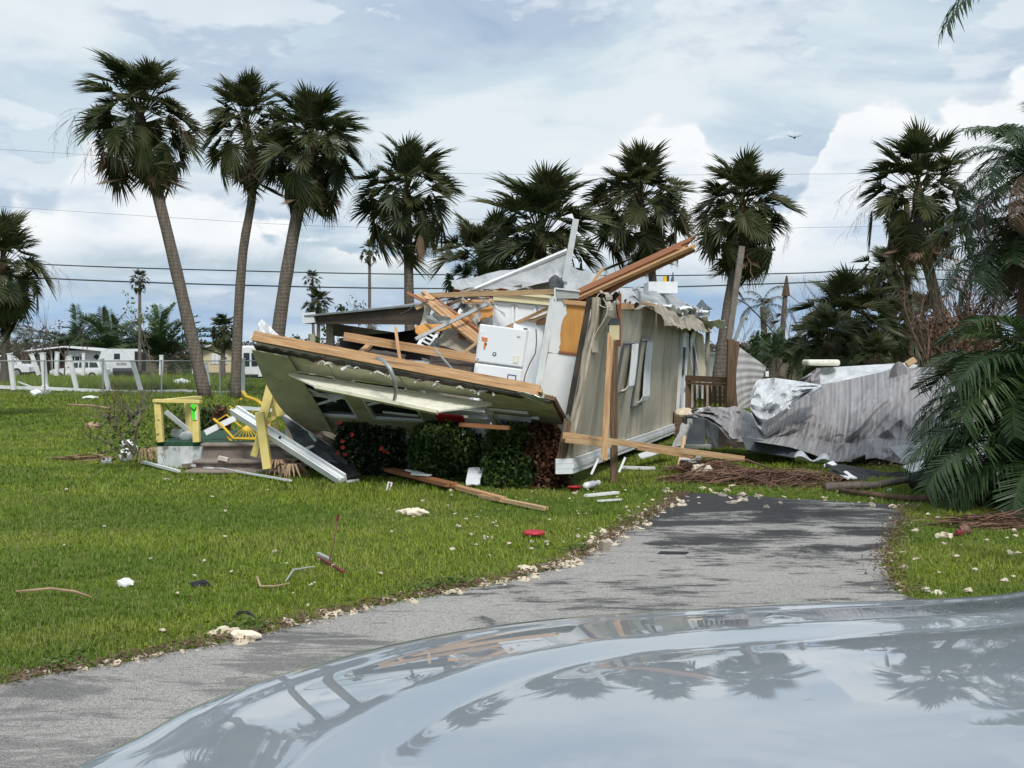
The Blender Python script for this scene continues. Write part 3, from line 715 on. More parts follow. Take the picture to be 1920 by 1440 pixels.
# long strip of metal hanging off the far corner
mb = MB(); g = []
cx = [(1302, 604), (1296, 640), (1303, 690), (1304, 730), (1300, 765)]
for i in range(19):
    s_ = i / 18 * 4; j = min(3, int(s_)); f = s_ - j
    px, py = cx[j][0] * (1 - f) + cx[j + 1][0] * f, cx[j][1] * (1 - f) + cx[j + 1][1] * f
    w = 15 - 9 * (i / 18)
    row = [P(px + (b / 3 - .5) * w, py, 25.4 + .2 * math.sin(b * 2 + i * .6)) for b in range(4)]; g.append(row)
mb.sheet(g, .006); part('hanging_strip', mb, VINYL, home)
mb = MB(); g = []
for i in range(13):
    u = i / 12; row = []
    for j in range(5):
        w = j / 4
        p = P(1298 + 58 * u, 590 + 14 * u + 24 * w * (1 - .5 * u), 25.6 + .8 * w) + wob((u * 3, w * 2, 8), 1.7, .12); row.append(p)
    g.append(row)
mb.sheet(g, .006); part('hanging_strip', mb, VINYL, home)
mb = MB(); mb.sheet(grid4(P(1304, 620, 26.2), P(1318, 630, 26.4), P(1322, 718, 26.4), P(1308, 716, 26.2), 4, 4, lambda u, w: wob((u, w * 2, 3), 1.5, .06)), .02); part('torn_wall_sheet', mb, SIDING, home)

# splintered wood and lining along the near half of the wall head
for i in range(34):
    yy = 14.4 + R.random() * 5.6; c = side(yy, .985) - SN * R.uniform(0, .12)
    d = V((R.uniform(-.12, .12), R.uniform(-.1, .1), R.uniform(.02, .14)))
    mb = MB(); mb.beam(c, c + d, R.uniform(.02, .09), .012, (R.uniform(-1, 1), R.uniform(-1, 1), .3))
    part('torn_lining', mb, R.choice([PAPER, PAPER, DARK, WHITE, BEIGE]), home)
# rolled-back siding at the near top corner
mb = MB(); pts = [side(14.25, 1.0) + SN * (.09 * math.cos(a) + .02 * a) + UP * (.09 * math.sin(a) - .03) for a in [i * .45 for i in range(12)]]
mb.sheet([[p, p + V((.12, .55, .03))] for p in pts], .01); part('curled_siding', mb, SIDING, home)
mb = MB(); mb.sheet([[side(14.25 + .35 * w, 1 - s_ * .33) + SN * (.05 + .13 * math.sin(s_ * 5) * (1 - s_)) for w in (0, .5, 1)] for s_ in [i / 9 for i in range(10)]], .01); part('curled_siding', mb, SIDING, home)
mb = MB(); mb.tube([side(15.0, .97) + SN * .08, side(15.1, .88) + SN * .13, side(15.0, .7) + SN * .1, side(14.95, .55) + SN * .12], .008, 5); part('loose_cable', mb, BLACKT, home)

# ---- end wall that has tipped outward: u runs left to right, w from its head (nearest) to its foot
WTL, WTR, WBR, WBL = P(474, 644, 14.9), P(1032, 751, 13.7), P(1064, 814, 15.4), P(570, 800, 16.6)
def W(u, w, o=0.0):
    p = (WTL * (1 - u) + WTR * u) * (1 - w) + (WBL * (1 - u) + WBR * u) * w
    return p + WN * o
WN = V((0, 0, 0)); WN = (WTR - WTL).cross(WBL - WTL).normalized()
if WN.y > 0: WN = -WN                                     # the face seen: outward, now facing down
def wstrip(u0, u1, w0, w1, o=0, th=.09, nu=6, nw=3, amp=.012):
    mb = MB(); mb.sheet([[W(u0 + (u1 - u0) * i / nu, w0 + (w1 - w0) * j / nw, o + amp * noise.noise(V((u0 + i * .7, w0 + j * .9, 2)))) for j in range(nw + 1)] for i in range(nu + 1)], -th)
    return mb
for (u0, u1) in ((.0, .25), (.253, .5), (.503, .75), (.753, 1.0)):
    part('end_wall_panel', wstrip(u0, u1, .03, .26), SIDING_SHADE, home)
part('end_wall_panel', wstrip(.0, .075, .263, 1.0), SIDING_SHADE, home)
part('end_wall_panel', wstrip(.76, 1.0, .263, 1.0), SIDING_SHADE, home)
for (u0, u1) in ((.245, .30), (.50, .545)): part('end_wall_post', wstrip(u0, u1, .263, .85, amp=.004), SIDING_SHADE, home)
for (u0, u1) in ((.078, .40), (.403, .757)): part('end_wall_panel', wstrip(u0, u1, .853, 1.05), SIDING_SHADE, home)
# head plate: bright timber along the torn top edge
board('top_plate', W(-.005, -.01, -.10), W(.95, -.01, -.10), .13, .085, WOOD, home, up=(0, -1, .25), jag=.08, ends=(0, 1))
board('top_plate', W(.2, .03, -.16), W(.9, .035, -.16), .09, .04, WOODR, home, up=(0, -1, .25), jag=.06)
mb = MB(); g = []
for i in range(61):
    u = i / 60; g.append([W(u, .012 + .028 * j * (1 + 1.1 * noise.noise(V((u * 22, j, 0)))), .012 + .02 * noise.noise(V((u * 40, j * 3, 6)))) for j in range(3)])
mb.sheet(g, -.02); part('torn_insulation_edge', mb, DARK, home)
for i in range(26):
    u = .18 + .75 * R.random(); c = W(u, .03 + .03 * R.random(), .03); g = []
    L_, wd = R.uniform(.03, .16), R.uniform(.01, .035); tw = R.uniform(-1, 1)
    mb = MB(); mb.sheet([[c + V((a / 3 * L_ - .1 + .015 * R.uniform(-1, 1), .012 * math.sin(a * 2 + tw), -b * wd + .03 * math.sin(a + tw))) for b in range(2)] for a in range(4)], .004)
    part('torn_lining', mb, R.choice([PAPER, PAPER, WHITE, BEIGE]), home)
board('edge_board', W(.995, .0, -.04), W(1.0, 1.0, -.04), .14, .05, OLDX, home, up=WN)
mb = MB(); mb.sheet(grid4(W(.90, -.04, -.03), W(.985, -.035, -.0), W(.985, .09, .02), W(.93, .06, .04), 5, 3, lambda u, w: wob((u * 2, w, 3), 2, .03)), .006); part('bent_flashing', mb, ALG, home)
# curled siding at the left end
mb = MB(); g = []
for i in range(9):
    u = i / 8; g.append([W(-.01 + .13 * u, .05 + .95 * w, .03 + .12 * math.sin(w * 3) * (1 - u) - .5 * max(0, w - .55) ** 2 * (1 - u)) + V((0, 0, -.25 * max(0, w - .6) ** 2)) for w in [j / 10 for j in range(11)]])
mb.sheet(g, .012); part('curled_siding', mb, SIDING_SHADE, home)
# long off-white awning lying under the wall face, its rivets along the lower lip
AWq = [PL(523, 684, W(.3, .4, .16), WN), PL(905, 752, W(.3, .4, .16), WN), PL(815, 767, W(.3, .5, .22), WN), PL(588, 719, W(.3, .5, .22), WN)]
AWq = [W(.085, .26, .06), W(.80, .25, .06), P(822, 771, 13.95), P(592, 724, 14.55)]
mb = MB(); mb.sheet(grid4(AWq[0], AWq[1], AWq[2], AWq[3], 20, 6, lambda u, w: WN * (.012 * math.sin(w * 19))), -.02); aw = part('window_awning', mb, OFFW, home)
mb = MB(); mb.beam(AWq[3] + WN * .02, AWq[2] + WN * .02, .05, .045, WN); part('awning_lip', mb, SIDING_SHADE, aw)
mb = MB(); mb.beam(AWq[0], AWq[1], .035, .03, WN); part('awning_hinge', mb, SIDING_SHADE, aw)
for i in range(16):
    u = (i + .5) / 16; c = AWq[3].lerp(AWq[2], u) + (AWq[0] - AWq[3]) * .07 + WN * .012
    mb = MB(); mb.box(c, (.035, .02, .02)); part('rivet', mb, DARK, aw)
# windows behind it: white frames, dark panes, pieces of the room
for (u0, u1, glass) in ((.085, .24, 1), (.305, .495, 1), (.55, .75, 0)):
    fr = MB()
    for a, b in (((u0, .30), (u0, .84)), ((u1, .30), (u1, .84)), ((u0, .84), (u1, .84)), ((u0, .56), (u1, .56))):
        fr.beam(W(*a, -.02), W(*b, -.02), .035, .05, WN)
    w = part('window', fr, ALW, home)
    if glass:
        mb = MB(); mb.sheet([[W(u, v_, -.04) for v_ in (.31, .83)] for u in (u0, u1)], .005); part('pane', mb, GLASSD, w)
    else:
        mb = MB(); mb.sheet(grid4(W(.555, .45, -.10), W(.745, .45, -.10), W(.745, .84, -.14), W(.555, .84, -.14), 4, 3, lambda u, w: wob((u, w, 2), 3, .02)), .005); part('fallen_blind', mb, WHITE, w)
part('window_sill', wstrip(.76, .93, .55, .58, .02, .03), ALW, home)
mb = MB(); mb.sheet(grid4(W(.775, .42, .012), W(.905, .40, .012), W(.90, .80, .012), W(.79, .80, .012), 2, 2), .004); wn = part('window', mb, LGREY, home)
mb = MB(); mb.beam(W(.78, .6, .03), W(.90, .62, .03), .05, .02, WN); mb.beam(W(.775, .42, .03), W(.905, .40, .03), .04, .02, WN); mb.beam(W(.775, .42, .03), W(.79, .80, .03), .04, .02, WN); part('window_frame', mb, ALW, wn)
board('sill_board', P(866, 796, 14.35), P(952, 802, 14.2), .10, .05, WOODR, home, jag=.06)
# bent galvanised strap hooped over the head plate
mb = MB(); hp = [(702, 671), (716, 678), (727, 692), (735, 712), (739, 735), (736, 752)]
hp = [P(px, py, 14.22 - .25 * math.sin(i / 5 * 3.14)) for i, (px, py) in enumerate(hp)]
mb.sheet([[p + V((0, 0, 0)), p + V((.05, .0, .02))] for p in hp], .006); part('bent_strap', mb, GALV, home, smooth=True)
# siding dropped below the left end, crumpled
mb = MB(); mb.sheet(grid4(P(545, 752, 16.5), P(648, 796, 16.3), P(640, 822, 16.6), P(528, 782, 16.9), 8, 4, lambda u, w: wob((u * 2, w * 2, 1), 1.7, .08)), .01); part('fallen_siding', mb, BEIGE, home)
mb = MB(); mb.sheet(grid4(P(528, 770, 16.9), P(640, 806, 16.7), P(640, 850, 16.9), P(535, 800, 17.1), 8, 4, lambda u, w: wob((u * 2, w * 2, 5), 1.7, .06)), .01); part('fallen_siding', mb, BEIGE, home)
for i in range(9):
    a = P(582 + i * 7.4, 812 + i * 2.6, 17.0); mb = MB(); mb.box(a + V((0, 0, -.28)), (.052, .02, .56)); part('skirt_slat', mb, ALW, home)

# ---- partition that faced the room: white board, its upper corner torn down to the tan core
PN = V((.26, 1, .04)); P0 = P(1060, 700, 14.85)
pq = lambda px, py, o=0.0: PL(px, py, P0, PN) + V((0, -o, 0))
mb = MB(); mb.slab([pq(1040, 560), pq(1118, 572), pq(1106, 690), pq(1082, 822), pq(1050, 822), pq(1005, 735), pq(1014, 700)], .05, (0, 1, 0)); part('partition_core', mb, TAN, home)
edge = [(1064, 561), (1061, 580), (1063, 588), (1056, 598), (1052, 612), (1050, 628), (1051, 645), (1048, 652), (1050, 660), (1042, 664), (1034, 661), (1028, 660)]
mb = MB(); mb.slab([pq(1041, 560, .012)] + [pq(x, y, .012) for x, y in edge], .008, (0, 1, 0)); part('wall_board', mb, WHITE, home)
mb = MB(); mb.slab([pq(1028, 662, .010), pq(1050, 664, .010), pq(1101, 670, .010), pq(1080, 815, .010), pq(1056, 815, .010), pq(1011, 738, .010)], .006, (0, 1, 0)); part('wall_board', mb, WHITE, home)
board('edge_trim', pq(1040, 556, .03), pq(1008, 742, .03), .06, .03, ALW, home, up=(0, -1, 0))
board('edge_trim', pq(1033, 560, .035), pq(1002, 742, .035), .03, .02, ALW, home, up=(0, -1, 0))
board('core_frame', pq(1060, 566, .02), pq(1116, 572, .02), .06, .03, WOOD, home, up=(0, -1, 0), jag=.04)
board('core_frame', pq(1116, 568, .02), pq(1102, 668, .02), .03, .03, WOOD, home, up=(0, -1, 0))
board('core_frame', pq(1050, 660, .016), pq(1101, 667, .016), .035, .02, WOODR, home, up=(0, -1, 0), jag=.03)
mb = MB(); mb.slab([pq(1041, 541, .04), pq(1086, 546, .04), pq(1085, 560, .04), pq(1041, 560, .04)], .12, (0, 1, 0)); bx = part('duct_box', mb, LGREY, home)
mb = MB(); mb.beam(pq(1040, 541, .05), pq(1040, 562, .05), .02, .02); mb.beam(pq(1040, 541, .05), pq(1087, 546, .05), .02, .02); part('duct_flange', mb, ALW, bx)
# ================================================================== THINGS IN AND AROUND THE WRECK
def quad(name, px4, Ys, th, mat, parent=None, nu=6, nv=4, amp=0.0, fr=2.0, label=None, cat=None, group=None, seed=0):
    """a sheet through four picture points at real distances"""
    if not isinstance(Ys, (list, tuple)): Ys = [Ys] * 4
    c = [P(x, y, d) for (x, y), d in zip(px4, Ys)]
    mb = MB(); uv = [(i / nu + seed, j / nv, 0) for i in range(nu + 1) for j in range(nv + 1)]
    mb.sheet(grid4(*c, nu, nv, (lambda u, w: wob((u * fr + seed, w * fr, seed * 3.1), 1.7, amp)) if amp else None), th, uvs=uv)
    return part(name, mb, mat, parent) if parent else solo(name, mb, mat, label, cat, group)

# ---- refrigerator, tilted
rl = rad(7.4); yw = rad(-7)
RM = Matrix.Rotation(yw, 3, 'Z') @ Matrix.Rotation(rl, 3, 'Y')
tl = P(899, 607, 15.55)
FW, FH, FD = PX(92, 15.55), 1.62, .66
def fq(x, y, z): return tl + RM @ V((x, y, z))            # x along the door, y into the body, z up (0 at its top)
fri = thing('refrigerator', 'white refrigerator tilted in the open end of the wreck with magnets on its doors', 'refrigerator', fq(FW / 2, .3, -FH))
def fbox(name, x0, x1, y0, y1, z0, z1, mat, par=fri, bevel=0.0):
    mb = MB(); mb.box(fq((x0 + x1) / 2, (y0 + y1) / 2, (z0 + z1) / 2), (x1 - x0, y1 - y0, z1 - z0), RM)
    o = part(name, mb, mat, par)
    if bevel:
        md = o.modifiers.new('soft_edge', 'BEVEL'); md.width = bevel; md.segments = 3
    return o
zs = -.535
fbox('body', .0, FW, .05, FD, -FH, -.004, ENAMEL, bevel=.015)
fd = fbox('freezer_door', .004, FW - .004, -.015, .046, zs + .012, -.0, ENAMEL, bevel=.02)
ld = fbox('fridge_door', .004, FW - .004, -.015, .046, -FH, zs - .012, ENAMEL, bevel=.02)
fbox('handle', .03, .06, -.045, -.016, zs + .05, -.09, ENAMEL, fd, .012); fbox('handle', .03, .06, -.045, -.016, zs - .5, zs - .05, ENAMEL, ld, .012)
fbox('hinge', FW - .06, FW - .01, -.01, .05, 0.001, .02, DARK, fd)
def mag(x, z, w, h, mat, par=fd, o=0): fbox('magnet', x - w / 2, x + w / 2, -.0215 - o, -.0145 - o, z - h / 2, z + h / 2, mat, par)
mag(.105, -.205, .075, .05, ORAN); mag(.075, -.19, .03, .03, ORAN, o=.002); mag(.115, -.29, .03, .10, ORAN); mag(.13, -.27, .02, .03, DARK, o=.003)
mb = MB(); mb.tube([fq(.265, -.0145, -.39), fq(.265, -.022, -.39)], .028, 12); part('magnet', mb, PURP, fd)
mb = MB(); mb.tube([fq(.265, -.0215, -.39), fq(.265, -.0245, -.39)], .014, 10); part('magnet', mb, WHITE, fd)
mag(.57, -.43, .075, .10, CREAM); mag(.57, -.43, .05, .075, WHITE, o=.003)
mag(.545, -.735, .125, .19, PURP, ld); mag(.545, -.735, .095, .155, WHITE, ld, .003)
mag(.57, -.11, .05, .012, GALV)
# white unit beside it
quad('tall_cabinet', [(985, 612), (1044, 605), (1030, 800), (985, 800)], [16.1, 15.9, 15.6, 15.9], .4, ENAMEL, label='plain white cabinet side between the refrigerator and the torn partition', cat='cabinet')
mb = MB(); pts = [(1005, 617), (1006, 640), (1004, 662), (993, 682), (985, 702), (980, 725)]
mb.tube([P(x, y, 15.25) for x, y in pts], .008, 5); solo('dangling_cable', mb, BARKB, 'thin brown cord hanging down beside the tilted refrigerator', 'cord')

# ---- hanging kitchen cabinet with three doors
kc = thing('kitchen_cabinet', 'white kitchen wall cabinet with panelled doors and cream crown moulding above the refrigerator', 'cabinet', P(975, 620, 16.3))
def kq(px, py, o=0): return P(px, py, 16.35 - o)
mb = MB(); mb.slab([kq(926, 562), kq(1036, 572), kq(1030, 660), kq(921, 650)], .33, (0, 1, 0)); part('carcass', mb, CAB, kc)
for a, b in ((927.5, 964), (966, 1006), (1009, 1034)):
    f = lambda x, y, o: kq(x, y + (x - 926) * .09, o)
    mb = MB(); mb.slab([f(a, 565, .022), f(b, 565, .022), f(b - 2, 645, .022), f(a - 2, 645, .022)], .02, (0, 1, 0)); d = part('cabinet_door', mb, CAB, kc)
    mb = MB()
    for p, q in (((a + 3, 569), (b - 3, 569)), ((a + 3, 569), (a + 1, 641)), ((b - 3, 569), (b - 5, 641))): mb.beam(f(*p, .03), f(*q, .03), .034, .014, (0, -1, 0))
    part('door_frame', mb, CAB, d)
mb = MB(); a, b = kq(925, 555, .05), kq(1042, 566, .05); mb.beam(a, b, .12, .09, (0, -1, 0)); mb.beam(a + V((0, -.03, .06)), b + V((0, -.03, .06)), .04, .12, (0, -1, 0)); part('crown_moulding', mb, CREAM, kc)
quad('wall_piece', [(870, 547), (925, 552), (920, 640), (866, 640)], 17.6, .05, TAN, home, amp=.02)
quad('wall_piece', [(905, 585), (925, 580), (921, 640), (900, 620)], 17.3, .03, LGREY, home, amp=.02)

# ---- loose timber, each length its own thing
def plank(p, q, Ya, Yb, w, t, mat, label, jag=.08, up=(0, 0, 1), name='timber_plank', cat='plank', group=None):
    return board(name, P(*p, Ya), P(*q, Yb), w, t, mat, None, label, cat, group, up, jag)
# the bundle of roof timbers thrown up over the partition
bd = [((1078, 552), (1274, 462), 0, .15, .045, WOODR), ((1084, 557), (1279, 469), -.05, .15, .045, WOOD), ((1090, 566), (1277, 478), .03, .10, .045, WOODR), ((1082, 560), (1270, 480), .08, .15, .045, WOODR)]
for i, (p, q, o, w, t, m_) in enumerate(bd):
    plank(p, q, 14.95 + o, 14.3 + o, w, t, m_, ('uppermost reddish plank of the bundle thrown up over the partition', 'front orange plank of the bundle jutting up over the wreck', 'lowest short plank of the bundle jutting up over the wreck', 'hidden rear plank of the bundle jutting up over the wreck')[i], .22, (.25, -.6, .8), group='planks of the bundle jutting up over the wreck')
plank((1128, 556), (1178, 526), 14.7, 14.9, .07, .04, WOODR, 'short dark splintered plank end under the big bundle', .2)
plank((1040, 568), (1090, 547), 15.3, 15.1, .1, .045, WOOD, 'stub of bright plank leading into the bundle above the partition', .1, (.2, -.6, .8))
for i, (p, q, o) in enumerate((((952, 613), (1036, 574), 0), ((962, 616), (1036, 586), .06), ((985, 618), (1036, 596), .02))):
    plank(p, q, 15.9 + o, 15.3 + o, .10, .045, (WOOD, WOODP, WOODR)[i], ('topmost of the three planks slanting down onto the refrigerator', 'middle of the three planks slanting down onto the refrigerator', 'lowest of the three planks slanting down onto the refrigerator')[i], .1, (.2, -.5, .8))
plank((1106, 536), (1129, 505), 14.9, 15.0, .04, .03, WOODP, 'thin pale stick poking up beside the plank bundle', .04)
plank((1161, 556), (1160, 640), 15.5, 15.6, .06, .04, WOODR, 'reddish stud standing on the near corner of the long wall', .1, (0, -1, 0))
plank((1144, 645), (1133, 850), 13.9, 13.8, .075, .04, WOOD, 'bright splintered stud leaning beside the reflector post', .15, (0, -1, 0), 'leaning_stud')
plank((1062, 817), (1392, 860), 14.0, 16.9, .045, .085, WOODP, 'long bright timber lying across the foot of the reflector post', .06, name='long_timber')
plank((1062, 824), (1140, 833), 13.92, 14.5, .045, .085, WOODP, 'second timber nailed under the near end of the long one', .06, name='long_timber')
plank((1210, 842), (1290, 855), 15.15, 15.9, .05, .06, WOOD, 'short timber strapped to the side of the long one', .2, name='long_timber')
plank((795, 554), (1042, 547), 17.3, 15.2, .06, .07, WOODP, 'thin straight pale timber along the top of the open end', .1, name='roof_timber')
plank((800, 560), (905, 645), 17.0, 16.1, .20, .04, WOOD, 'broad orange plank slanting down to the refrigerator', .2, (.6, -1, .4), name='roof_timber')
plank((808, 556), (900, 622), 17.1, 16.3, .05, .05, WOODR, 'narrow dark red timber above the broad slanting plank', .1, (.6, -1, .4), name='roof_timber')
plank((782, 622), (924, 583), 16.2, 16.9, .17, .02, TAN, 'tan board crossing the broad slanting plank', .05, (0, -1, .3), name='panel_board')
plank((655, 632), (892, 672), 15.9, 15.6, .05, .12, WOOD, 'orange joist lying level in front of the dark room', .1, (0, 0, 1), name='floor_joist')
plank((742, 618), (752, 688), 15.6, 15.4, .04, .035, WOOD, 'upright stick standing before the level orange joist', .08, (0, -1, 0), name='timber_stick')
plank((665, 672), (700, 640), 15.7, 16.4, .09, .045, WOOD, 'short orange brace under the left end of the level joist', .1, name='timber_brace')
plank((868, 662), (898, 640), 15.9, 15.9, .05, .04, WOODP, 'small pale stick beside the left edge of the refrigerator', .05, name='timber_stick')
plank((870, 552), (1035, 545), 17.6, 16.2, .05, .05, WOODR, 'reddish timber behind the thin pale one on top', .1, name='roof_timber')
plank((878, 566), (915, 566), 17.0, 17.0, .08, .05, WOODP, 'pale block of timber among the torn ceiling', .12, name='timber_block')
plank((1166, 574), (1232, 578), 15.9, 19.6, .05, .09, WOOD, 'orange roof timber lying along the top of the long wall', .1, name='roof_timber')
plank((1200, 566), (1262, 584), 16.8, 21, .04, .05, WOODP, 'thin pale timber above the windows on the long wall', .1, name='roof_timber')
# grey angle iron and white shelf pieces
plank((779, 636), (918, 568), 15.8, 16.6, .05, .03, GALV, 'grey metal angle slanting across the broad plank', .0, (0, -1, .3), name='metal_angle', cat='metal strip')
plank((815, 655), (858, 703), 15.3, 14.9, .02, .02, ALG, 'thin grey rod running down to the orange head plate', 0, name='metal_rod', cat='rod')
plank((1162, 488), (1160, 488), 15, 15, .01, .01, ALG, 'x', 0) if False else None
sh = thing('wire_shelf', 'white slatted shutter leaning in the open end left of the broad plank', 'shutter', P(805, 650, 16.9))
a, b, c, d = P(815, 588, 17.1), P(836, 596, 17.0), P(800, 662, 16.6), P(782, 652, 16.7)
mb = MB(); mb.beam(a, d, .05, .04, (0, -1, 0)); mb.beam(b, c, .05, .04, (0, -1, 0)); mb.beam(a, b, .05, .04, (0, -1, 0)); mb.beam(d, c, .05, .04, (0, -1, 0)); part('frame', mb, ALW, sh)
for i in range(1, 9):
    mb = MB(); k = i / 9; mb.beam(a.lerp(d, k), b.lerp(c, k), .035, .012, (.3, -1, .6)); part('slat', mb, ALW, sh)
quad('ceiling_sheet', [(832, 608), (896, 650), (886, 668), (822, 650)], [16.9, 16.4, 16.2, 16.6], .02, BEIGE, home, amp=.04)
quad('ceiling_sheet', [(836, 560), (925, 556), (905, 590), (850, 588)], 17.5, .02, LGREY, home, amp=.12, seed=3)
quad('ceiling_sheet', [(850, 568), (884, 562), (880, 590), (850, 592)], 17.2, .02, ALG, home, amp=.15, seed=4)
quad('ceiling_sheet', [(800, 556), (812, 560), (796, 640), (785, 636)], [17.3, 17.2, 16.8, 16.9], .03, PAPER, home, amp=.04)
quad('floor_sheet', [(768, 676), (818, 684), (808, 700), (752, 696)], [16, 15.7, 15.2, 15.3], .02, LGREY, home, amp=.05, seed=2)
quad('floor_sheet', [(690, 655), (760, 668), (750, 690), (668, 672)], [16.4, 16, 15.3, 15.5], .02, BROWNR, home, amp=.03, seed=6)
quad('floor_sheet', [(810, 672), (890, 680), (872, 716), (790, 700)], [16.2, 15.9, 15.0, 15.0], .02, BROWNR, home, amp=.05, seed=7)
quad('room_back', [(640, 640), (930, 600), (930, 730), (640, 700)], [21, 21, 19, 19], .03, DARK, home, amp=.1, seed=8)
quad('chair_back', [(806, 646), (822, 630), (828, 672), (812, 668)], 15.95, .03, GREYM, home, amp=.03, seed=9)

# ---- white roof sheets folded up on top
def roof(name, pxs, Ys, label, mat=ROOFW, nu=14, nv=6, amp=.07, seed=0):
    return quad(name, pxs, Ys, .006, mat, None, nu, nv, amp, 2.2, label, 'roof sheet', None, seed)
roof('roof_sheet', [(843, 524), (965, 506), (985, 545), (852, 546)], [19.10, 18.50, 17.30, 17.90], 'low white roof sheet lying at the left of the roof heap', seed=1, amp=.06)
rs = thing('roof_gable', 'peaked white roof sheet with bright folded rim above the open end', 'roof sheet', P(975, 545, 16.5))
quad('sheet', [(893, 541), (1063, 470), (1058, 520), (960, 546)], [17.50, 17.30, 17.10, 17.10], .006, ROOFW, rs, 14, 5, .015, seed=2)
mb = MB(); mb.beam(P(890, 543, 17.45), P(1064, 470, 17.25), .045, .06, (0, -1, 1)); part('rim', mb, VINYL, rs)
quad('lining', [(960, 545), (1056, 512), (1058, 546), (960, 548)], 17.3, .01, BEIGE, rs, 6, 3, .05, seed=5)
roof('roof_sheet', [(1062, 474), (1066, 505), (1068, 548), (1052, 546)], [17.50, 17.40, 16.90, 16.90], 'narrow white roof strip under the leaning mast', nu=4, amp=.02, seed=3)
roof('roof_sheet', [(1064, 498), (1160, 530), (1145, 560), (1060, 545)], [17.50, 18.30, 16.80, 16.80], 'curved white roof sheet right of the leaning mast', seed=4, amp=.06)
roof('roof_sheet', [(1180, 540), (1262, 553), (1316, 596), (1222, 588)], [18, 24, 26.5, 19.5], 'flat white roof sheet over the far half of the home', seed=6, amp=.05)
roof('roof_sheet', [(1120, 540), (1200, 540), (1235, 585), (1168, 574)], [19, 21, 18.5, 15.9], 'sagging white roof sheet beside the plank bundle', seed=7, amp=.09)
board('leaning_mast', P(1059, 527, 16.9), P(1080, 411, 16.7), .09, .05, ALW, None, 'white aluminium mast sticking up from the peaked roof sheet', 'mast', up=(0, -1, 0))
mb = MB(); mb.ball(P(1041, 535, 16.6), (.10, .12, .17), 14, 10)
for i, p in enumerate(mb.v): mb.v[i] = p + wob(p, 5, .06)
solo('fabric_bundle', mb, GREYM, 'dark grey bundle of cloth stuck under the peaked roof sheet', 'cloth')
mb = MB(); mb.box(P(1238, 541, 22), (.56, .8, .22)); solo('rooftop_box', mb, VINYL, 'white box standing on the roof beyond the plank bundle', 'box')
tm = thing('tape_measure', 'small yellow and black tool on the white rooftop box', 'tool', P(1248, 532, 22))
mb = MB(); mb.box(P(1248, 525, 22), (.10, .06, .14)); part('case', mb, YELM, tm); mb = MB(); mb.box(P(1252.5, 525, 21.98), (.035, .07, .15)); part('grip', mb, BLACKT, tm)
mb = MB(); mb.tube([P(1259, 533, 22), P(1261, 524, 22), P(1262, 510, 22)], [.035, .03, .006], 6); solo('roof_vent', mb, UNIT, 'dark thin vent beside the small tool on the rooftop box', 'vent')
mb = MB(); mb.tube([P(1186, 544, 16.2), P(1194, 541, 16.2), P(1199, 548, 16.2), P(1200, 575, 16.2)], .018, 7); solo('conduit_hook', mb, GALV, 'grey bent conduit hooked above the long wall', 'conduit')
vt = thing('roof_ventilator', 'pointed metal vent cap at the far corner of the roof', 'vent', P(1316, 592, 27))
mb = MB(); mb.tube([P(1316, 592, 27), P(1316, 580, 27)], .2, 10); part('pipe', mb, ALG, vt); mb = MB(); mb.tube([P(1316, 580, 27), P(1316, 572, 27), P(1316, 562, 27)], [.27, .12, .015], 10); part('cap', mb, UNIT, vt)

# ---- carport roof to the left, its post and soffit
cp = thing('carport', 'low dark brown carport roof standing behind the tipped end wall', 'carport', P(690, 690, 21))
A, B = P(570, 599, 19.6), P(806, 601, 18.4); C_, D_ = B + V((.9, 6.5, .12)), A + V((1.9, 6.5, .25))
A2, B2 = P(572, 592, 19.6), P(806, 570, 18.4)
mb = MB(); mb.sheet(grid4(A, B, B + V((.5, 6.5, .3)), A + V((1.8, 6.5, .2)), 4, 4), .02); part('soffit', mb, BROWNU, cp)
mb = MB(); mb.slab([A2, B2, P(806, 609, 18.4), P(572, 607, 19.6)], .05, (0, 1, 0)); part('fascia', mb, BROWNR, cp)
mb = MB(); mb.sheet(grid4(P(570, 591, 19.5), P(808, 568, 18.3), P(808, 568, 18.3) + V((.5, 6.5, .5)), P(570, 591, 19.5) + V((1.8, 6.5, .5)), 4, 4), .03); part('roof_deck', mb, GALV, cp)
mb = MB(); mb.beam(P(568, 597, 19.55), P(590, 595, 19.45), .05, .18, (0, 0, 1)); part('fascia_end', mb, VINYL, cp)
mb = MB(); a = P(619, 604, 20); mb.beam(a, V((a.x + .03, 20, 0)), .13, .13, (0, -1, 0)); part('post', mb, BEIGE, cp)
for px, d in ((722, 25.5), (586, 26.3)):
    a = P(px, 620, d); mb = MB(); mb.beam(V((a.x, d, 2.2)), V((a.x, d, 0)), .12, .12, (0, -1, 0)); part('post', mb, BEIGE, cp)
mb = MB(); mb.beam(P(619, 617, 20.0), P(790, 640, 26), .05, .22); part('beam', mb, BEIGE, cp)
mb = MB(); mb.beam(P(645, 640, 24.5), P(800, 640, 25.5), .05, .20); part('beam', mb, BEIGE, cp)
quad('white_siding_scrap', [(492, 598), (530, 640), (505, 662), (470, 636)], [17.2, 17, 16.9, 17.1], .02, CORRW, None, 6, 4, .04, 2, 'pointed white ribbed sheet sticking up behind the left tip of the head plate', 'metal sheet', None, 11)

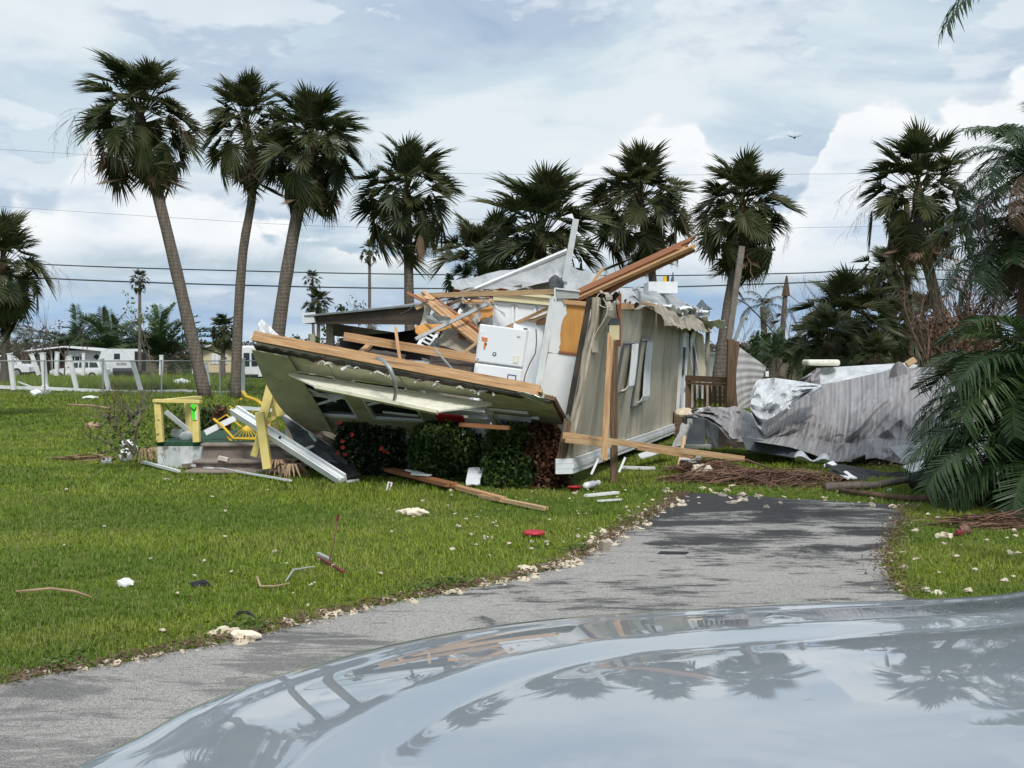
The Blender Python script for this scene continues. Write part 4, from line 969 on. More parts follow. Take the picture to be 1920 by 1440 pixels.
# ---- reflector post
pt = thing('reflector_post', 'weathered square post with a cream and grey reflector cap beside the long wall', 'post', G(1151, 906))
b0 = G(1151, 906); h0 = P(1151, 600, b0.y)
mb = MB(); mb.beam(b0, V((h0.x + .005, b0.y, P(1151, 640, b0.y).z)), .095, .095, (0, -1, 0)); part('post', mb, OLDW, pt)
mb = MB(); mb.beam(V((h0.x, b0.y, P(1151, 637, b0.y).z)), V((h0.x, b0.y, P(1151, 609, b0.y).z)), .135, .13, (0, -1, 0)); part('cap_lens', mb, CREAM, pt)
mb = MB(); mb.beam(V((h0.x, b0.y, P(1151, 609.5, b0.y).z)), V((h0.x, b0.y, P(1151, 597, b0.y).z)), .145, .14, (0, -1, 0)); part('cap_top', mb, UNIT, pt)

# ---- steps, deck and yellow railing posts
st = thing('entry_steps', 'brown concrete steps with rounded treads beside the green deck', 'steps', G(460, 890))
y0 = 16.45
def step(x0, x1, zt, yf, depth, h):
    a, b = P(x0, 850, yf).x, P(x1, 850, yf).x
    mb = MB(); mb.box(((a + b) / 2, yf + depth / 2 + .03, zt / 2 - .02 if h is None else zt - h / 2 - .03), (b - a, depth, (zt - .04) if h is None else h)); part('riser', mb, CONC, st)
    mb = MB(); mb.box(((a + b) / 2, yf + depth / 2, zt - .025), (b - a + .06, depth + .06, .05)); o = part('tread', mb, CONC, st)
    md = o.modifiers.new('soft_edge', 'BEVEL'); md.width = .022; md.segments = 3
step(350, 555, P(0, 886, 16.1).z + .03, 16.1, 1.2, None)
step(366, 552, P(0, 864, 16.4).z, 16.45, .9, None)
step(380, 548, P(0, 832, 16.8).z, 16.85, .6, None)
dk = thing('green_deck', 'low porch deck with green turf carpet over a stained white block skirt', 'deck', G(400, 870))
zd = P(0, 828, 17.0).z
a, b = P(292, 828, 17.0), P(378, 828, 16.85)
mb = MB(); mb.box(((a.x + P(560, 828, 17.4).x) / 2, 18.35, zd - .04), (P(560, 828, 17.4).x - a.x, 2.6, .06)); part('carpet', mb, CARPET, dk)
mb = MB(); mb.box(((a.x + b.x) / 2 + .02, 17.1, zd / 2 - .06), (b.x - a.x, .18, zd - .03)); part('block_skirt', mb, CONW, dk)
mb = MB(); mb.box(((b.x + P(560, 828, 17.4).x) / 2, 17.6, zd / 2 - .06), (P(560, 828, 17.4).x - b.x, .12, zd - .06)); part('rear_skirt', mb, CONC, dk)
mb = MB(); mb.box((a.x + .06, 18.4, zd / 2 - .06), (.1, 2.3, zd - .06)); part('side_skirt', mb, CONW, dk)
yr = thing('yellow_railing', 'pale yellow wooden railing with a neon green notice on its post', 'railing', P(335, 826, 17.1))
def ypost(p, q, Y, w, par, mat=YEL, nm='post', t=None):
    mb = MB(); mb.beam(P(*p, Y), P(*q, Y), w, t or w, (0, -1, 0)); o = part(nm, mb, mat, par)
    md = o.modifiers.new('soft_edge', 'BEVEL'); md.width = .006; md.segments = 2; return o
ypost((301, 829), (296, 752), 17.0, .10, yr); ypost((369, 829), (366, 752), 16.95, .10, yr); ypost((357, 818), (352, 752), 18.1, .10, yr)
mb = MB(); mb.beam(P(289, 751, 17.0), P(377, 753, 16.95), .14, .045); part('top_rail', mb, YEL, yr)
mb = MB(); mb.beam(P(300, 752, 17.15), P(372, 745, 18.2), .13, .045); part('top_rail', mb, YEL, yr)
mb = MB(); f = lambda x, y: P(x, y, 16.885); mb.slab([f(357, 758), f(368, 758), f(369, 787), f(361, 788)], .004, (0, 1, 0)); nt = part('notice', mb, NEON, yr)
mb = MB(); f = lambda x, y: P(x, y, 16.88); mb.slab([f(358, 763), f(364, 769), f(368, 762), f(368.5, 764.5), f(364.3, 772), f(358, 766)], .003, (0, 1, 0)); part('notice_mark', mb, BLACKT, nt)
mb = MB(); f = lambda x, y: P(x, y, 16.883); mb.slab([f(366, 772), f(369, 771), f(369.3, 787), f(366.5, 788)], .003, (0, 1, 0)); part('notice_strip', mb, WHITE, nt)
board('fallen_baluster', P(311, 772, 17.3), P(352, 806, 17.5), .07, .04, ALW, None, 'white baluster slanting between the yellow railing posts', 'baluster', up=(0, -1, 0))
board('fallen_baluster', P(384, 812, 17.3), P(440, 784, 17.6), .09, .04, ALW, None, 'white bar slanting up from the deck toward the aluminium beam', 'bar', up=(0, -1, 0))
mb = MB(); mb.ball(P(350, 819, 17.5), (.115, .10, .09), 12, 8); solo('white_globe', mb, ALW, 'white dented globe lying on the green deck', 'lamp globe')
quad('board_scrap', [(323, 806), (345, 804), (338, 820), (322, 819)], 18.0, .02, LGREY, None, 3, 3, .02, 2, 'grey scrap of board on the deck behind the white globe', 'board')
yb = thing('broken_railing', 'broken yellow railing frame standing askew over the steps', 'railing', P(497, 880, 16.0))
ypost((510, 716), (492, 789), 16.0, .13, yb, nm='leg', t=.07); ypost((511, 718), (527, 780), 16.25, .11, yb, nm='leg', t=.07)
ypost((487, 772), (502, 879), 15.85, .12, yb); ypost((496, 792), (476, 856), 16.1, .10, yb, nm='brace', t=.05); ypost((516, 792), (528, 836), 16.5, .09, yb, nm='brace', t=.06)
ypost((514, 784), (520, 740), 16.4, .09, yb, nm='brace', t=.05); ypost((495, 796), (516, 783), 16.2, .05, yb, nm='brace')
# yellow wire chair on its side
yc = thing('wire_chair', 'yellow metal garden chair tipped over on the deck behind the white beam', 'chair', P(460, 826, 17.3))
c0 = P(464, 796, 17.4)
mb = MB()
for i in range(15):
    a = -2.4 + 3.6 * i / 14; mb.tube([c0, c0 + V((.10 * math.cos(a), -.05, .10 * math.sin(a))), c0 + V((.36 * math.cos(a), .03 - .1, .30 * math.sin(a) - .03))], .011, 4)
part('back_wires', mb, YELM, yc)
mb = MB(); mb.tube([c0 + V((.36 * math.cos(a), -.07, .30 * math.sin(a) - .03)) for a in [-2.6 + 3.9 * i / 20 for i in range(21)]], .02, 6); part('back_hoop', mb, YELM, yc)
mb = MB(); mb.tube([P(401, 786, 17.5), P(418, 800, 17.3), P(438, 822, 17.1), P(478, 823, 17.1), P(484, 812, 17.4)], .022, 6); part('leg', mb, YELM, yc)
mb = MB(); mb.tube([P(405, 790, 17.9), P(425, 778, 17.9), P(452, 800, 17.7), P(478, 806, 17.5)], .014, 5); part('leg', mb, YELM, yc)
mb = MB(); mb.tube([P(456, 735, 18), P(462, 744, 17.8), P(480, 750, 17.6), P(494, 760, 17.3)], .03, 6); part('arm', mb, YELM, yc)
mb = MB(); mb.tube([P(446, 760, 18), P(448, 750, 17.9), P(452, 748, 17.8)], .018, 5); part('arm', mb, YELM, yc)
mb = MB(); mb.tube([P(430, 762, 18), P(444, 769, 17.9), P(455, 790, 17.6)], .012, 5); part('arm', mb, YELM, yc)
# white aluminium beam, its frame and the torn screen
bmw = thing('aluminium_beam', 'long white aluminium beam leaning from the porch down to the lawn', 'beam', P(640, 905, 14.9))
a, b = P(440, 771, 16.6), P(642, 901, 14.9)
uu = (0, -.6, 1); Mf = frame(a, b, uu); ox = Mf @ V((0, 1, 0)); oz = Mf @ V((0, 0, 1))
mb = MB(); mb.beam(a, b, .11, .05, uu); part('web', mb, ALW, bmw)
for s_ in (-1, 1):
    mb = MB(); mb.beam(a + ox * .06 * s_ + oz * .02, b + ox * .06 * s_ + oz * .02, .025, .10, uu); part('flange', mb, VINYL, bmw)
mb = MB(); mb.beam(a + oz * .03, b + oz * .03, .03, .02, uu); part('rib', mb, VINYL, bmw)
k = a.lerp(b, .45) + oz * .045; mb = MB(); mb.tube([k, k + oz * .02], .02, 8); part('screw_plug', mb, BLACKT, bmw)
board('beam_stub', P(443, 764, 17.0), P(522, 770, 16.7), .05, .05, ALW, None, 'short white bar lying behind the top of the aluminium beam', 'bar', up=(0, -1, 0))
sc = thing('porch_screen', 'torn dark porch screen in a thin white frame under the fallen siding', 'screen', P(590, 890, 15.9))
a, b, c, d = P(528, 775, 16.5), P(640, 852, 16.1), P(672, 900, 15.2), P(560, 850, 15.9)
mb = MB(); mb.sheet(grid4(a, b, c, d, 8, 6, lambda u, w: wob((u * 2, w * 2, 4), 1.5, .04)), .004); part('mesh', mb, GREYM, sc)
for p, q in ((a, b), (d, P(588, 836, 15.8)), (P(588, 836, 15.8), P(545, 850, 16.1)), (c, P(650, 903, 15.0)), (P(580, 812, 16.2), P(592, 826, 16.0))):
    mb = MB(); mb.beam(p, q, .03, .03); part('frame_bar', mb, ALW, sc)
quad('screen_cloth', [(610, 868), (662, 872), (678, 892), (640, 903)], [15.6, 15.5, 15.2, 15.0], .01, TARP, None, 5, 4, .04, 2, 'crumpled black screen cloth at the foot of the white beam', 'cloth')
mb = MB(); q4 = [P(538, 800, 16.9), P(632, 830, 16.7), P(632, 890, 16.7), P(538, 850, 16.9)]
mb.sheet(grid4(*q4, 3, 3), .05); part('crawlspace_skirt', mb, CONC, home)

# small broken stuff hanging in the open end: battens, strips of lining, wires
rt = random.Random(31)
for i in range(46):
    px, py = rt.uniform(775, 905), rt.uniform(556, 690)
    if px > 880 and py > 600: continue
    Y = rt.uniform(16.2, 17.6); a = P(px, py, Y); an = rt.uniform(-.9, .6) + (3.14 if rt.random() < .3 else 0); l = rt.uniform(.15, .6)
    b = a + V((math.cos(an) * l, rt.uniform(-.25, .25), math.sin(an) * l))
    k = rt.random()
    if k < .4: board('broken_batten', a, b, rt.uniform(.03, .07), .03, rt.choice([WOOD, WOODP, WOODR, OLDX]), home, up=(0, -1, .3), jag=.08)
    elif k < .75:
        w_ = rt.uniform(.04, .16); mb = MB(); mb.sheet(grid4(a, b, b + V((rt.uniform(-.05, .05), .05, -w_)), a + V((rt.uniform(-.05, .05), .04, -w_ * rt.uniform(.5, 1.2))), 4, 2, lambda u, w: wob((u * 3 + i, w * 2, i), 1.8, .035)), .006)
        part('torn_lining', mb, rt.choice([PAPER, WHITE, BEIGE, LGREY, ALW, DARK]), home)
    else:
        mb = MB(); mb.tube([a, a.lerp(b, .4) + V((0, 0, -.08)), b + V((0, 0, -.12))], .008, 4); part('loose_wire', mb, rt.choice([BLACKT, ALG, ALW]), home)
for i in range(24):
    px = rt.uniform(845, 1060); a = P(px, rt.uniform(536, 560), 17.1 + rt.uniform(-.3, .6)); b = a + V((rt.uniform(-.4, .4), rt.uniform(-.3, .3), rt.uniform(-.1, .16)))
    mb = MB(); mb.sheet(grid4(a, b, b + V((.03, .1, -rt.uniform(.03, .12))), a + V((0, .1, -rt.uniform(.03, .12))), 3, 2, lambda u, w: wob((u * 3 + i, w * 2, i), 1.8, .04)), .006); part('torn_lining', mb, rt.choice([PAPER, ALW, BEIGE, WOODR, LGREY, DARK]), home)

# red basket and white things showing through the openings of the tipped wall
bk = thing('red_basket', 'red plastic basket hanging in the window opening of the tipped wall', 'basket', W(.62, .72, .03))
c4 = [W(.56, .60, .035), W(.665, .62, .035), W(.66, .74, .05), W(.565, .73, .05)]
mb = MB(); mb.sheet(grid4(*c4, 6, 3), .02); part('basket_side', mb, RED, bk)
for i in range(9):
    k = (i + .5) / 9; mb = MB(); mb.beam(c4[0].lerp(c4[1], k) * .7 + c4[3].lerp(c4[2], k) * .3 + WN * .006, c4[0].lerp(c4[1], k) * .2 + c4[3].lerp(c4[2], k) * .8 + WN * .006, .018, .006, WN); part('basket_slot', mb, WHITE, bk)
mb = MB(); mb.sheet(grid4(W(.56, .72, .02), W(.745, .66, .02), W(.745, .86, .03), W(.58, .86, .03), 5, 3, lambda u, w: wob((u, w, 2), 3, .02)), .006); part('fallen_blind', mb, WHITE, home)
mb = MB(); mb.sheet(grid4(W(.80, .64, .022), W(.895, .62, .022), W(.895, .78, .022), W(.80, .78, .022), 5, 3, lambda u, w: wob((u * 2, w, 7), 3, .02)), .004); part('fallen_blind', mb, WHITE, home)
for u0, u1, v0, v1 in ((.09, .20, .42, .60), (.12, .24, .66, .52), (.32, .46, .60, .44), (.36, .49, .70, .72)):
    mb = MB(); mb.beam(W(u0, v0, .02), W(u1, v1, .02), .03, .02, WN); part('bent_frame_bar', mb, ALW, home)
# ================================================================== PALMS AND OTHER PLANTS
def fan_mesh(name, mat, nseg=32, spread=116, droop=.16, lift=.35, Lp=1.26, Lb=.70, sag=.12, seed=0, tint=(0, .8), bend=30):
    """sabal frond: stalk along +X, a fan of narrow leaf segments at its end"""
    r = random.Random(seed); Q = []; T = []
    def st(x): return V((x, 0, -sag * x * x))
    for i in range(4):
        a, b = st(Lp * i / 4), st(Lp * (i + 1) / 4); w = .02
        for n_ in (V((0, w, 0)), V((0, 0, w * .7))):
            Q.append((a - n_, a + n_, b + n_, b - n_)); T.append(.65)
    slope = -2 * sag * Lp
    hub = st(Lp)
    b_ = math.atan(slope) - rad(bend); X = V((math.cos(b_), 0, math.sin(b_))); Z = V((-X.z, 0, X.x)); Y = V((0, 1, 0))
    for k in range(nseg):
        t = -1 + 2 * (k + r.uniform(-.2, .2)) / (nseg - 1)
        an = rad(spread) * t
        L = Lb * (1 - .22 * abs(t)) * r.uniform(.86, 1.1)
        base = hub + X * (.20 * (1 - abs(t) ** 1.3)) - Z * .04 * (1 - abs(t))
        D = (X * math.cos(an) + Y * math.sin(an) + Z * lift * abs(math.sin(an)) + Z * r.uniform(-.07, .07)).normalized()
        S = D.cross(Z).normalized()
        S = (S + Z * (.5 if k % 2 else -.5)).normalized()
        dr = droop * r.uniform(.6, 1.6)
        pt = lambda s: base + D * (L * s) + V((0, 0, -dr * L * s ** 2.6))
        p0, p1, p2, p3 = pt(0), pt(.38), pt(.74), pt(1)
        w1, w2 = .034 * r.uniform(.8, 1.2), .021
        ti = r.uniform(*tint) * .9 + .1 * (1 - abs(t))
        Q.append((p0 - S * .010, p0 + S * .010, p1 + S * w1, p1 - S * w1)); Q.append((p1 - S * w1, p1 + S * w1, p2 + S * w2, p2 - S * w2)); Q.append((p2 - S * w2, p2 + S * w2, p3 + S * .002, p3 - S * .002))
        T += [ti, ti, min(1, ti + .12)]
    return qmesh(name, [[tuple(p) for p in q] for q in Q], mat, T)
def pin_mesh(name, mat, L=3.0, nl=44, ll=.55, a0=70, arc=95, hang=.5, w=.028, vee=.5, seed=0, start=.14, tint=(0, .8), gap=0.0):
    """feather frond in the XZ plane, rising at a0 degrees and bending over by arc"""
    r = random.Random(seed); Q = []; T = []
    pts = [V((0, 0, 0))]; N = 26
    for i in range(N):
        an = rad(a0 - arc * (i / N) ** 1.25); pts.append(pts[-1] + V((math.cos(an), 0, math.sin(an))) * (L / N))
    at = lambda s: pts[min(N - 1, int(s * N))].lerp(pts[min(N, int(s * N) + 1)], s * N - int(s * N)) if s < 1 else pts[-1]
    for i in range(N):
        k = .026 * (1 - i / N) + .006
        for n_ in (V((0, k, 0)), V((k * .5, 0, k * .6))): Q.append((pts[i] - n_, pts[i] + n_, pts[i + 1] + n_, pts[i + 1] - n_)); T.append(.85)
    for i in range(nl):
        s = start + (1 - start) * (i + .5) / nl
        b = at(s); d = (at(min(1, s + .03)) - at(max(0, s - .03))).normalized()
        up = V((-d.z, 0, d.x))
        for sg in (-1, 1):
            if r.random() < gap: continue
            l = ll * (.55 + .75 * math.sin(math.pi * min(1, (s - start) / (1 - start) * .86 + .1))) * r.uniform(.8, 1.15)
            D = (d * r.uniform(.55, .85) + V((0, sg, 0)) + up * vee * r.uniform(.5, 1.3)).normalized()
            p0 = b + V((0, sg * .01, 0)); p1 = p0 + D * l * .45 + V((0, 0, -hang * l * .12)); p2 = p0 + D * l * .95 + V((0, 0, -hang * l * .62 * r.uniform(.7, 1.3)))
            S = D.cross(up).normalized(); S = (d * .8 + S * .4).normalized()
            ti = r.uniform(*tint)
            Q.append((p0 - S * w * .4, p0 + S * w * .4, p1 + S * w * .5, p1 - S * w * .5)); Q.append((p1 - S * w * .5, p1 + S * w * .5, p2 + S * .002, p2 - S * .002)); T += [ti, min(1, ti + .1)]
    return qmesh(name, [[tuple(p) for p in q] for q in Q], mat, T)
FANUP = [fan_mesh('fan_leaf_upright', GREENF, seed=60 + i, bend=(4, 12, 20)[i], droop=(.24, .34, .4)[i], lift=(.3, .45, .2)[i], spread=(100, 110, 92)[i], sag=.08) for i in range(3)]
FANS = [fan_mesh('fan_leaf', GREENF, seed=i, bend=(28, 42, 58, 36)[i], droop=(.12, .18, .26, .2)[i], lift=(.5, .4, .3, .55)[i], spread=(96, 108, 112, 90)[i], sag=.08) for i in range(4)]
FANLOW = [fan_mesh('fan_leaf_low', GREENF, seed=10 + i, bend=(50, 35, 62)[i], droop=(.35, .55, .45)[i], lift=(-.2, -.45, .1)[i], spread=(92, 80, 100)[i], sag=(.18, .3, .15)[i], tint=(.1, 1)) for i in range(3)]
FANDEAD = [fan_mesh('fan_leaf_dead', BROWNF, nseg=26, seed=20 + i, droop=(.5, .8, .35)[i], lift=(-.5, -.2, -.6)[i], spread=(42, 30, 60)[i], sag=(.3, .5, .45)[i], tint=(0, 1)) for i in range(3)]
def seed_stalk(name, seed):
    r = random.Random(seed); Q = []; T = []
    def strand(a, d, L, n, w, depth):
        p = V(a); d = V(d).normalized()
        for i in range(n):
            d = (d + V((0, 0, -.16)) + V((r.uniform(-1, 1), r.uniform(-1, 1), r.uniform(-1, 1))) * .10).normalized(); q = p + d * L / n
            S = V((-d.y, d.x, .4)).normalized() * w * (1 - .5 * i / n)
            Q.append((p - S, p + S, q + S, q - S)); T.append(r.random())
            if depth and i > n * .25:
                for _ in range(2):
                    strand(q, d + V((r.uniform(-1, 1), r.uniform(-1, 1), r.uniform(-.6, .4))), L * r.uniform(.22, .4), 5, w * .5, depth - 1)
            p = q
    strand((0, 0, 0), (1, 0, .9), 2.4, 12, .012, 2)
    return qmesh(name, [[tuple(p) for p in q] for q in Q], BROWNF, T)
STALKS = [seed_stalk('flower_stalk', i) for i in range(3)]

def trunk_path(pts, Y, n=14):
    """smooth path through picture points (foot first) at one distance"""
    w = [P(x, y, Y) for x, y in pts]; out = []
    for i in range(len(w) - 1):
        a = w[max(i - 1, 0)]; b, c = w[i], w[i + 1]; d = w[min(i + 2, len(w) - 1)]
        for k in range(n // (len(w) - 1) + 1):
            t = k / (n // (len(w) - 1) + 1)
            out.append(.5 * ((2 * b) + (c - a) * t + (2 * a - 5 * b + 4 * c - d) * t * t + (3 * b - a - 3 * c + d) * t ** 3))
    return out + [w[-1]]
def fan_palm(label, foot, path, Y, width, rpx, crown=None, n=34, dead=6, low=.5, seed=0, name='fan_palm', group='fan palms behind the wreck', stalks=3, hidden_foot=True, lowcut=-55, boots=1.0):
    r = random.Random(seed)
    base = V((P(*foot, Y).x, Y, terrain(0, Y)))
    o = thing(name, label, 'palm', base, group)
    pts = trunk_path([foot] + path, Y); pts[0] = V((pts[0].x, Y, base.z - .15))
    rr = PX(width, Y) / 2 * .84; m = len(pts)
    mb = MB(); mb.tube(pts, [rr * (1.18 - .30 * min(1, i / m * 1.3)) * (1 + .03 * math.sin(i * 2.3)) for i in range(m)], 12)
    part('trunk', mb, TRUNK, o, smooth=True)
    top = pts[-1]; d = (pts[-1] - pts[-3]).normalized(); S = PX(rpx, Y) / 2.0
    mb = MB(); k = 7
    mb.tube([top - d * S * (.75 - .2 * i) for i in range(k)], [rr * q * boots for q in (.9, 1.05, 1.1, 1.0, .8, .55, .25)], 12); part('boot_fibre', mb, TRUNKD, o, smooth=True)
    n = int(n * 2.5); S *= 1.10; lowcut = min(-16, lowcut + 36)
    for i in range(n):
        f = (i + .5) / n
        el = 88 + (lowcut - 88) * f + r.uniform(-10, 10); az = i * 137.5 + r.uniform(-16, 16)
        lowf = el < -18 or (el < 5 and r.random() < .3)
        me = r.choice(FANLOW if lowf else (FANUP if el > 48 else FANS))
        lp = top - d * S * .38 * f
        link('frond', me, o, lp - base, (r.uniform(-.6, .6), -rad(el), rad(az)), S * r.uniform(.55, 1.08))
    for i in range(7):
        link('frond', r.choice(FANLOW), o, top - d * S * .4 - base, (r.uniform(-.4, .4), -rad(r.uniform(-62, -18)), rad(r.choice((0, 180)) + r.uniform(-60, 60))), S * r.uniform(.8, 1.12))
    for i in range(int(dead * 1.5)):
        az = r.uniform(0, 360); el = r.uniform(-84, -62) if i < dead else r.uniform(-55, 5)
        link('dead_frond', r.choice(FANDEAD), o, top - d * S * r.uniform(.3, .8) - base, (r.uniform(-.3, .3), -rad(el), rad(az)), S * r.uniform(.6, .9))
    for i in range(stalks):
        az = (r.choice((-1, 1)) * r.uniform(-35, 35)) + (0 if r.random() < .5 else 180)
        link('flower_stalk', STALKS[i % 3], o, top - d * S * .1 - base, (0, r.uniform(-.2, .35), rad(az)), S * r.uniform(.85, 1.0))
    return o

fan_palm('tall fan palm with bent trunk, leftmost of the tall group', (386, 748), [(352, 600), (312, 430), (272, 275), (262, 218)], 44, 25, 116, n=34, dead=6, seed=1, stalks=5, lowcut=-62, low=.7)
fan_palm('slender fan palm with curved trunk, second of the tall left group', (441, 752), [(446, 610), (456, 470), (474, 350), (462, 240)], 43, 20, 96, n=30, dead=5, seed=2, stalks=3)
fan_palm('dense fan palm with leaning trunk, third of the tall left group', (508, 745), [(526, 590), (550, 440), (572, 340), (588, 275)], 41, 27, 105, n=50, dead=9, seed=3, lowcut=-78, low=.8, stalks=2)
fan_palm('straight fan palm standing alone above the dark carport', (769, 735), [(768, 620), (766, 500), (764, 420), (762, 365)], 42, 21, 104, n=36, dead=6, seed=4, stalks=3, lowcut=-66)
fan_palm('low bushy fan palm left of the peaked roof sheet', (905, 740), [(906, 640), (908, 560), (905, 490)], 40, 24, 96, n=34, dead=4, seed=5, lowcut=-70, low=.8, stalks=1)
fan_palm('tall bushy fan palm rising directly behind the peaked roof sheet', (1020, 760), [(1020, 640), (1018, 530), (1012, 446)], 36, 24, 128, n=38, dead=4, seed=6, lowcut=-58, stalks=2)
fan_palm('fan palm with brown flower stalks behind the tip of the plank bundle', (1236, 735), [(1232, 620), (1222, 510), (1210, 440), (1200, 380)], 42, 18, 108, n=38, dead=7, seed=7, lowcut=-62, stalks=6)
fan_palm('fan palm with hanging brown skirt beyond the far end of the home', (1346, 720), [(1360, 620), (1376, 520), (1388, 450), (1392, 395)], 38, 26, 104, n=38, dead=9, seed=8, lowcut=-74, stalks=3)
fan_palm('leaning fan palm with drooping dry fronds behind the crumpled roof heap', (1790, 720), [(1772, 630), (1745, 520), (1724, 430), (1722, 360)], 34, 24, 112, n=32, dead=12, seed=9, lowcut=-66, low=.8, stalks=4)
fan_palm('fan palm whose crown reaches in from the left edge of the view', (-30, 720), [(-28, 640), (-15, 560), (2, 500)], 30, 30, 98, n=36, dead=4, seed=10, lowcut=-70, stalks=2)
# lower palms at the right, behind the roof heap
for i, (x, y, Y, rp, lb, hx) in enumerate(((1590, 612, 40, 104, 'broad low fan palm behind the middle of the roof heap', 1590), (1552, 640, 38, 74, 'small fan palm just above the grey roof heap', 1565), (1660, 628, 42, 90, 'low fan palm between the broad one and the utility pole', 1668), (1672, 520, 46, 66, 'fan palm with bushy crown behind the utility pole', 1678), (1730, 600, 44, 60, 'half brown fan palm between the utility pole and the leaning palm', 1735), (1640, 680, 34, 60, 'lowest fan palm right behind the roof heap', 1640))):
    fan_palm(lb, (hx, 740), [(hx, 700), (x, y + 18), (x, y)], Y, 20, rp, n=26 if i else 36, dead=3, seed=40 + i, group='low fan palms behind the roof heap', stalks=0, lowcut=-70, low=.8)
# far thin palms
for i, (fx, tx, ty, Y, w, rp, lb) in enumerate(((262, 262, 523, 95, 7, 20, 'far slender palm with a tiny crown left of the first tall trunk'), (588, 586, 523, 100, 6, 19, 'far slender palm with a tiny crown above the fallen siding'), (693, 693, 470, 90, 7, 22, 'far thin dark palm beside the palm above the carport'))):
    fan_palm(lb, (fx, 690), [(fx, 640), (tx, ty + 40), (tx, ty + 2)], Y, w, rp, n=16, dead=2, seed=60 + i, group='far thin palms', stalks=0, boots=.8)
fan_palm('far round fan palm standing behind the two thin trunks', (597, 690), [(597, 640), (597, 600), (597, 570)], 85, 8, 30, n=30, dead=3, seed=70, group='far thin palms', stalks=0, lowcut=-75)
fan_palm('small dark round palm between the first two tall trunks', (418, 700), [(418, 670), (418, 640), (418, 618)], 80, 10, 31, n=36, dead=3, seed=71, group='far thin palms', stalks=0, lowcut=-80)

COCO = [pin_mesh('feather_leaf', DULLP, 3.0, 34, .75, (75, 55, 20)[i], (95, 110, 100)[i], 1.0, .05, .2, seed=30 + i, gap=.1) for i in range(3)]
DATE = [pin_mesh('date_leaf', GREENP, 3.2, 44, .5, (82, 65, 45)[i], (55, 70, 80)[i], .35, .075, .6, seed=40 + i, gap=.08) for i in range(3)]
def feather_palm(label, foot, path, Y, width, rpx, n, meshes, seed, group, els=(80, -20), name='feather_palm', dead=0, trunk_mat=None):
    r = random.Random(seed); base = V((P(*foot, Y).x, Y, terrain(0, Y)))
    o = thing(name, label, 'palm', base, group)
    pts = trunk_path([foot] + path, Y); pts[0] = V((pts[0].x, Y, base.z - .1)); rr = PX(width, Y) / 2
    mb = MB(); mb.tube(pts, [rr * (1.2 - .4 * i / len(pts)) for i in range(len(pts))], 10); part('trunk', mb, trunk_mat or TRUNK, o, smooth=True)
    S = PX(rpx, Y) / 2.3
    for i in range(n):
        f = i / max(1, n - 1); az = i * 137.5 + r.uniform(-25, 25); tilt = 70 * f - 15
        link('frond', r.choice(meshes), o, pts[-1] - base, (r.uniform(-.25, .25), rad(tilt + r.uniform(-10, 10)), rad(az)), S * r.uniform(.8, 1.1))
    for i in range(dead):
        link('dead_frond', r.choice(PDEAD), o, pts[-1] - base, (r.uniform(-.3, .3), rad(r.uniform(60, 85)), rad(r.uniform(0, 360))), S * r.uniform(.6, .9))
    return o
PDEAD = [pin_mesh('dead_feather_leaf', BROWNF, 2.6, 34, .5, (60, 30, 45)[i], (120, 110, 140)[i], 1.3, .03, .0, seed=50 + i, tint=(0, 1), gap=.2) for i in range(3)]
for i, (x, y, Y, rp, n, lb) in enumerate(((208, 672, 126, 84, 32, 'wind-burnt date palm with stiff brown fronds behind the white trailer'), (303, 672, 116, 84, 36, 'broad green date palm right of the white trailer'), (138, 672, 130, 72, 22, 'ragged green feather palm behind the far mobile home'))):
    feather_palm(lb, (x, 695), [(x, 692), (x, y + 6), (x, y)], Y, 9, rp, n, DATE, 80 + i, 'date palms behind the parked trailers')
feather_palm('drooping coconut palm beyond the far end of the home', (1440, 700), [(1436, 660), (1432, 610), (1430, 575)], 60, 12, 50, 13, COCO, 90, None, name='coconut_palm', dead=3)
feather_palm('bushy low feather palm left of the roof heap', (1450, 720), [(1450, 700), (1452, 672)], 45, 16, 46, 18, DATE, 91, None)
feather_palm('feather palm with loose fronds at the left edge below the fan palm', (8, 705), [(10, 660), (14, 622)], 62, 14, 55, 14, COCO, 92, None)
# broken palm trunk without a crown
o = thing('broken_palm', 'snapped palm trunk with shredded brown top beyond the coconut palm', 'palm', V((P(1466, 700, 58).x, 58, terrain(0, 58))))
mb = MB(); pts = trunk_path([(1465, 710), (1466, 660), (1469, 600), (1473, 548)], 58); mb.tube(pts, [PX(12, 58) / 2 * (1 - .3 * i / len(pts)) for i in range(len(pts))], 9); part('trunk', mb, TRUNK, o, smooth=True)
mb = MB(); mb.tube([P(1473, 555, 58), P(1474, 540, 58), P(1475, 517, 58)], [.22, .16, .04], 7); part('split_top', mb, TRUNKD, o)
for i in range(6): link('dead_frond', R.choice(FANDEAD), o, P(1472, 560 + i * 6, 58) - ORG[o.name], (0, rad(R.uniform(55, 88)), rad(R.uniform(0, 360))), R.uniform(.5, .75))

